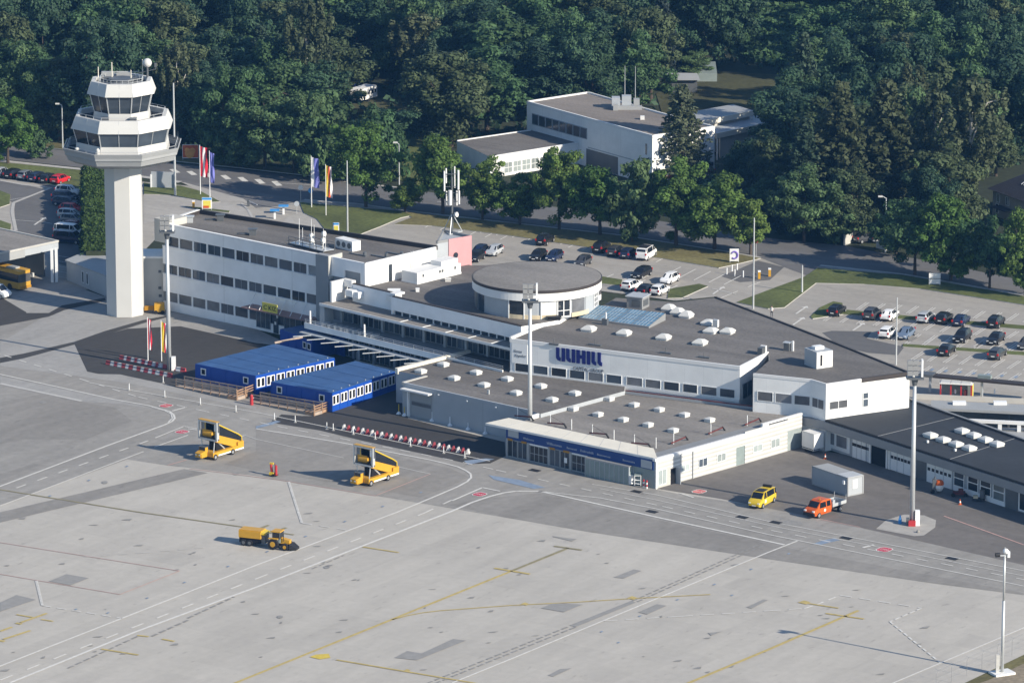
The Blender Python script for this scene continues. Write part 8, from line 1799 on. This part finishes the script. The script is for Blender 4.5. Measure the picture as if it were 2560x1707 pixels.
def tree(key, x, y, h, w, label, group=None, name=None):
    L_, H, CW = SPEC[key]; me, tm = L_[trs.randrange(len(L_))]
    T = thing(name or CATN[key], label, 'bush' if key == 'bush' else 'tree', (x, y, 0), trs.uniform(0, 6.28), group)
    s = w / CW; T.scale = (s, s, h / H)
    for n, m_ in (('crown', me), ('trunk', tm)):
        o = bpy.data.objects.new(n, m_); COL.objects.link(o); o.parent = T
    return T
placed = []
def ptree(key, u, vb, vt, wpx, label, group=None, zb=0):
    x, y = P(u, vb); h = zat(x, y, vt); w = wpx / pxm(u, vb); placed.append((x, y, w * .38)); return tree(key, x, y, h, w, label, group)
av = [(915, 517, 318, 135, 'large'), (1013, 530, 440, 82, 'very small'), (1107, 536, 318, 130, 'tall dense'), (1206, 550, 388, 112, 'sparse, partly see through'), (1300, 563, 428, 102, 'small rounded'), (1398, 575, 382, 112, 'medium, open topped'), (1500, 588, 398, 138, 'broad dark'), (1690, 615, 392, 150, 'tall bright'), (1786, 623, 420, 148, 'broad bright'), (1876, 637, 482, 108, 'lower bright')]
for k, (u, vb, vt, w, ad) in enumerate(av):
    ptree('avenue', u, vb, vt, w * 1.14, '%s avenue tree, %s from the left along the car park road' % (ad, ordn(k)), 'avenue trees along the road')
ptree('bush', 1580, 604, 405, 128, 'dense avenue tree with foliage reaching down to the grass', 'avenue trees along the road')
for k, (u, vb, vt, w) in enumerate(((2287, 688, 495, 145), (2377, 700, 478, 155), (2474, 721, 540, 112), (2563, 738, 515, 110))):
    ptree('avenue' if k % 2 else 'mid', u, vb, vt, w, 'dark green roadside tree before the house, %s from the left' % ordn(k), 'roadside trees on the right')
ptree('avenue', 20, 410, 240, 135, 'bright green tree at the left edge beside the road')
for a in (('bush', 90, 395, 320, 70, 'low bush right of the left edge tree'), ('olive', 150, 352, 150, 165, 'olive green tree left of the control tower top'), ('mid', 60, 345, 122, 150, 'dark leafy tree above the left edge tree'), ('dark', 262, 362, 60, 190, 'dark tree right behind the control tower cab'), ('pale', 445, 368, 118, 120, 'pale drooping tree right of the control tower'), ('mid', 560, 405, 150, 140, 'mid green tree behind the violet flag'), ('bush', 600, 420, 300, 110, 'bright bushy shrub behind the violet flag'), ('mid', 662, 425, 240, 150, 'leafy tree behind the gap between the flags'), ('dark', 510, 385, 190, 130, 'dark tree left of the violet flag'),
          ('mid', 735, 435, 225, 130, 'bushy tree left of the white and blue flag'), ('pale', 768, 330, 8, 150, 'tall grey green tree above the caravan, left of it'), ('mid', 655, 330, 95, 150, 'leafy tree in the second row right of the tower'), ('bush', 800, 448, 275, 130, 'bushy tree behind the white and blue flag'), ('bush', 880, 450, 285, 140, 'bushy tree just below the caravan'), ('bush', 950, 455, 265, 120, 'rounded bush right below the caravan, by the lawn'), ('bush', 985, 430, 330, 70, 'bush beside the garden lawn lamp'),
          ('pale', 1040, 238, 42, 165, 'pale yellowish willow right of the caravan'), ('mid', 1290, 262, 22, 250, 'very large dense tree behind the left end of the far building'), ('dark', 1175, 260, 60, 150, 'dark tree left of the big one behind the far building'), ('mid', 1390, 236, 60, 150, 'tree behind the far building roof apex'), ('dark', 1490, 222, 70, 130, 'dark tree behind the roof aerials'), ('bluefir', 1655, 205, -25, 105, 'bluish tall spruce behind the far roof'), ('conifer', 1590, 215, 40, 90, 'dark spruce left of the bluish one'), ('mid', 1725, 200, 130, 90, 'small tree behind the garden hut'),
          ('fir', 1703, 452, 205, 200, 'tall open fir standing before the far white building'), ('dark', 1925, 500, 345, 150, 'dark rounded tree right of the far building'), ('olive', 1935, 520, 340, 130, 'olive tree beside the dark rounded tree'), ('larch', 2095, 570, 198, 250, 'big olive conifer with visible trunk beyond the road'), ('conifer', 2010, 575, 290, 150, 'dark spruce left of the big olive conifer'), ('larch', 2210, 555, 192, 270, 'broad brownish conifer right of the big olive one'), ('olive', 2140, 600, 420, 150, 'olive tree over the boundary wall'), ('mid', 2010, 606, 420, 150, 'leafy tree at the road left of the boundary wall'),
          ('bush', 2085, 608, 495, 110, 'bush at the road beside the boundary wall'), ('pale', 2420, 560, 205, 200, 'tall drooping birch left of the beige house'), ('pale', 2330, 520, 235, 150, 'birch with white stem behind the brown conifer'), ('mid', 2290, 240, 58, 180, 'light green tree high in the right hand wood'), ('olive', 2492, 225, 142, 90, 'small rounded olive tree at the upper right'), ('olive', 2490, 440, 300, 120, 'greenish tree behind the beige house'), ('dark', 1850, 480, 355, 95, 'dark tree touching the annex roofs'), ('mid', 2240, 640, 520, 110, 'leafy tree behind the right street lamp'), ('dark', 2320, 610, 420, 140, 'dark tree between the birch and the roadside trees')):
    ptree(*a)
# the rest of the wood: jittered rows of single trees
def pip(u, v, poly):
    c = False; n = len(poly)
    for i in range(n):
        (x1, y1), (x2, y2) = poly[i], poly[(i + 1) % n]
        if (y1 > v) != (y2 > v) and u < (x2 - x1) * (v - y1) / (y2 - y1) + x1: c = not c
    return c
SCRUB = [(1830, 30), (2060, 10), (2240, 60), (2230, 165), (2050, 190), (1960, 178), (1860, 150)]
NO = [[(965, 470), (975, 385), (1020, 360), (1110, 380), (1300, 345), (1470, 318), (1640, 360), (1640, 225), (1760, 175), (2010, 185), (2130, 260), (1990, 340), (1840, 470), (1700, 520)], [(830, 262), (850, 222), (960, 212), (1090, 255), (1240, 268), (1240, 312), (1000, 320), (930, 300), (840, 300)], [(2440, 430), (2700, 400), (2700, 700), (2440, 640)], [(2110, 560), (2230, 560), (2230, 640), (2110, 640)], [(2470, 290), (2700, 280), (2700, 340), (2470, 330)], SCRUB]
upline = [(-300, 322), (0, 350), (79, 360), (267, 380), (451, 400), (612, 416), (804, 440), (900, 450), (1100, 474), (1424, 512), (1650, 543), (1920, 586), (2113, 605), (2323, 643), (2560, 690), (3000, 780)]
def roadv(u):
    for a, b in zip(upline, upline[1:]):
        if a[0] <= u <= b[0]: return a[1] + (b[1] - a[1]) * (u - a[0]) / (b[0] - a[0])
    return 300
KEEP = [(868, 946, 195, 268), (1140, 1330, 318, 440), (1310, 1900, 222, 440), (1690, 1780, 195, 235), (2470, 2560, 405, 545)]   # views that stay open
words = dict(mid='mid green', dark='dark green', olive='olive green', pale='pale grey green', conifer='dark conifer', bush='bushy', larch='brownish conifer')
cols_ = [(-200, 'at the far left of the wood'), (180, 'above the control tower'), (420, 'above the tall thin pole'), (640, 'above the violet flag'), (850, 'above the yellow flag'), (1060, 'above the caravan and willow'), (1320, 'above the low white wing'), (1560, 'above the far building roof'), (1800, 'above the clearing'), (2050, 'above the big olive conifer'), (2300, 'above the birches'), (2900, 'at the far right of the wood')]
row = 0; yy = 800.0; cnt = 0
while yy < 1085:
    sp = 9.7 + (yy - 800) * .010; x = -92 - trs.random() * 6
    while x < 128:
        px, py = x + trs.uniform(-2.4, 2.4), yy + trs.uniform(-2.6, 2.6); x += sp
        u, v = proj(px, py, 0)
        if u < -70 or u > 2630 or v > roadv(u) - 8: continue
        if any(pip(u, v, q) for q in NO): continue
        if any(math.hypot(px - a, py - b) < r_ + 2.6 for a, b, r_ in placed): continue
        far = (yy - 800) / 280; h = trs.uniform(12.5, 17.5) + 3 * far; w = trs.uniform(10.0, 14.0) + 1.5 * far
        key = trs.choices(['mid', 'dark', 'olive', 'pale', 'conifer', 'larch'], [4, 6, 1.4, .8, 1.6 if u > 1400 else .7, .7 if u > 1700 else 0])[0]
        if v > roadv(u) - 45: h *= .72; w *= .85; key = trs.choice(['bush', 'mid', 'olive'])
        for (ua, ub, va, vb_) in KEEP:
            if ua - 45 < u < ub + 45 and v > vb_:
                mx = zat(px, py, vb_ + 6); h = min(h, max(2.5, mx))
        if key in ('conifer', 'larch'): w *= .75; h *= 1.1
        if h < 6.5: key = 'bush'; w = min(w, h * 1.1)
        if h < 3.5: continue
        ci = max(k for k, (a, _) in enumerate(cols_) if u >= a or k == 0)
        rw_n = min(3, int((roadv(u) - v) / 95)); where = ('in the front row', 'in the second row', 'deeper in the wood', 'in the far upper rows')[rw_n]
        size = 'tall' if h > 16.5 else ('low' if h < 9 else 'medium')
        lab = '%s %s tree %s, %s' % (size, words[key], where, cols_[ci][1])
        tree(key, px, py, h, w, lab, 'wood behind the airport, ' + cols_[ci][1]); cnt += 1
    yy += sp * .92; row += 1
print('forest trees', cnt)
# undergrowth that nobody could count: one object of leaf tufts on the wood floor
rs = np.random.RandomState(5); pts = []
while len(pts) < 26000:
    n = 4000; X = rs.uniform(-110, 140, n); Y = rs.uniform(812, 1090, n)
    for a, b in zip(X, Y):
        u, v = proj(a, b, 0)
        if v > roadv(u) - 4 or any(pip(u, v, q) for q in NO[:1] + NO[2:4]) or (860 < u < 960 and 235 < v < 275): continue
        pts.append((a, b))
pts = np.array(pts[:26000]); N_ = len(pts)
pos = np.column_stack([pts, rs.uniform(.05, 1.3, N_)]); nrm = rs.normal(size=(N_, 3)) + np.array([0, -.2, .9]); nrm /= np.linalg.norm(nrm, axis=1)[:, None]; t1 = np.cross(nrm, rs.normal(size=(N_, 3))); t1 /= np.linalg.norm(t1, axis=1)[:, None]; t2 = np.cross(nrm, t1); sz = rs.uniform(.35, .9, N_)[:, None]
V = np.stack([pos - t1 * sz, pos - t2 * sz * .6, pos + t1 * sz, pos + t2 * sz * .6], 1).reshape(-1, 3)
me = bpy.data.meshes.new('undergrowth'); me.from_pydata(V.tolist(), [], np.arange(4 * N_).reshape(-1, 4).tolist()); me.materials.append(MATS['leaf_dark']); at = me.attributes.new('tone', 'FLOAT', 'FACE'); at.data.foreach_set('value', rs.rand(N_).astype('f'))
o = bpy.data.objects.new('undergrowth', me); COL.objects.link(o); o['kind'] = 'stuff'; o['label'] = 'dark leafy undergrowth on the floor of the wood'; o['category'] = 'undergrowth'
xs_, ys_ = [P(u, v)[0] for u, v in SCRUB], [P(u, v)[1] for u, v in SCRUB]; pts = []
while len(pts) < 9000:
    a, b = rs.uniform(min(xs_), max(xs_)), rs.uniform(min(ys_), max(ys_))
    if pip(*proj(a, b, 0), SCRUB): pts.append((a, b))
pts = np.array(pts); N_ = len(pts); hh = 1.1 + .9 * np.sin(pts[:, 0] * .5) * np.sin(pts[:, 1] * .21); pos = np.column_stack([pts, hh * rs.uniform(.3, 1, N_)]); nrm = rs.normal(size=(N_, 3)) * .5 + np.array([0, -.2, .9]); nrm /= np.linalg.norm(nrm, axis=1)[:, None]; t1 = np.cross(nrm, rs.normal(size=(N_, 3))); t1 /= np.linalg.norm(t1, axis=1)[:, None]; t2 = np.cross(nrm, t1); sz = rs.uniform(.4, .9, N_)[:, None]
V = np.stack([pos - t1 * sz, pos - t2 * sz * .6, pos + t1 * sz, pos + t2 * sz * .6], 1).reshape(-1, 3)
me = bpy.data.meshes.new('scrub'); me.from_pydata(V.tolist(), [], np.arange(4 * N_).reshape(-1, 4).tolist()); me.materials.append(MATS['leaf_mid']); at = me.attributes.new('tone', 'FLOAT', 'FACE'); at.data.foreach_set('value', rs.rand(N_).astype('f'))
o = bpy.data.objects.new('scrub', me); COL.objects.link(o); o['kind'] = 'stuff'; o['label'] = 'smooth green scrub in a gap of the upper right wood'; o['category'] = 'scrub'
# clipped hedge beside the left car park
ha, hb_ = P(237, 478), P(240, 690); W_ = 3.4; Hh = 4.2
T = thing('hedge', 'tall clipped green hedge between the left car park and the tower', 'hedge', (*ha, 0)); N_ = 16000
t = rs.rand(N_); side = rs.rand(N_); L_ = math.dist(ha, hb_); d = unit(ha, hb_); nx = (-d[1], d[0])
a = rs.uniform(-1, 1, N_) * W_ / 2; z = Hh * np.ones(N_) + rs.normal(size=N_) * .12
m1 = side > .4; z += .35 * np.sin(t * 41) * np.sin(t * 17 + 1); a[m1] = np.where(rs.rand(m1.sum()) > .5, W_ / 2, -W_ / 2) * (1 + .14 * np.sin(t[m1] * 53)) + rs.normal(size=m1.sum()) * .22; z[m1] = rs.rand(m1.sum()) * Hh
pos = np.column_stack([ha[0] + d[0] * t * L_ + nx[0] * a, ha[1] + d[1] * t * L_ + nx[1] * a, z]) - np.array([ha[0], ha[1], 0])
nrm = rs.normal(size=(N_, 3)); nrm /= np.linalg.norm(nrm, axis=1)[:, None]; t1 = np.cross(nrm, rs.normal(size=(N_, 3))); t1 /= np.linalg.norm(t1, axis=1)[:, None]; t2 = np.cross(nrm, t1); sz = rs.uniform(.16, .34, N_)[:, None]
V = np.stack([pos - t1 * sz, pos - t2 * sz * .6, pos + t1 * sz, pos + t2 * sz * .6], 1).reshape(-1, 3)
me = bpy.data.meshes.new('foliage'); me.from_pydata(V.tolist(), [], np.arange(4 * N_).reshape(-1, 4).tolist()); me.materials.append(MATS['leaf_hedge']); at = me.attributes.new('tone', 'FLOAT', 'FACE'); at.data.foreach_set('value', rs.rand(N_).astype('f')); o = bpy.data.objects.new('foliage', me); COL.objects.link(o); o.parent = T
mb = MB(); mb.prism([(ha[0] + nx[0] * s - 0, ha[1] + nx[1] * s) for s in (-W_ / 2 + .25, W_ / 2 - .25)] + [(hb_[0] + nx[0] * s, hb_[1] + nx[1] * s) for s in (W_ / 2 - .25, -W_ / 2 + .25)], 0, Hh - .3); part(T, 'branches', mb, 'forest_soil')
# ================================================================ sky, sun, camera
w = bpy.data.worlds.new('World'); SC.world = w; w.use_nodes = True; nt = w.node_tree
bg = nt.nodes['Background']; sk = nt.nodes.new('ShaderNodeTexSky'); sk.sky_type = 'NISHITA'; sk.sun_disc = False
SUN_EL = R(26.5); sdx, sdy = math.cos(R(-34.5)), math.sin(R(-34.5))
sk.sun_elevation = SUN_EL; sk.sun_rotation = math.atan2(sdx, sdy); sk.altitude = 500; sk.air_density = 1.0; sk.dust_density = 0.4; sk.ozone_density = 2.5
nt.links.new(sk.outputs[0], bg.inputs[0]); bg.inputs[1].default_value = 0.095
ld = bpy.data.lights.new('sun', 'SUN'); ld.energy = 4.3; ld.angle = R(.53); ld.color = (1.0, .905, .755)
lo_ = bpy.data.objects.new('sun', ld); COL.objects.link(lo_); sd_ = Vector((sdx * math.cos(SUN_EL), sdy * math.cos(SUN_EL), math.sin(SUN_EL)))
lo_.rotation_euler = (-sd_).to_track_quat('-Z', 'Y').to_euler(); lo_.location = (200, 300, 300)
hz = MB(); hz.box(-1550, 1550, -150, 2450, -1.2, 186.0); hz.build('haze', 'white_paint')
hm = bpy.data.materials.new('air'); hm.use_nodes = True; hn = hm.node_tree; hn.nodes.remove(hn.nodes['Principled BSDF'])
pv = hn.nodes.new('ShaderNodeVolumePrincipled'); pv.inputs['Color'].default_value = (.16, .46, 1.0, 1); pv.inputs['Density'].default_value = 0.000052; pv.inputs['Anisotropy'].default_value = 0.0
hn.links.new(pv.outputs[0], hn.nodes['Material Output'].inputs['Volume'])
ho = bpy.data.objects['haze']; ho.data.materials.clear(); ho.data.materials.append(hm); ho['kind'] = 'stuff'; ho['label'] = 'thin bluish summer haze over the whole airfield'; ho['category'] = 'haze'; ho.display_type = 'WIRE'
cd_ = bpy.data.cameras.new('camera'); cam = bpy.data.objects.new('camera', cd_); COL.objects.link(cam)
cam.location = (0, 0, CAMH); cam.rotation_euler = (R(90) - PITCH, 0, 0); cd_.sensor_width = 36; cd_.lens = FPX / 2560 * 36; cd_.clip_start = 1; cd_.clip_end = 20000
SC.camera = cam
vs = SC.view_settings; vs.view_transform = 'Standard'; vs.look = 'None'; vs.exposure = 0.78; vs.gamma = 1.0; vs.use_curve_mapping = False
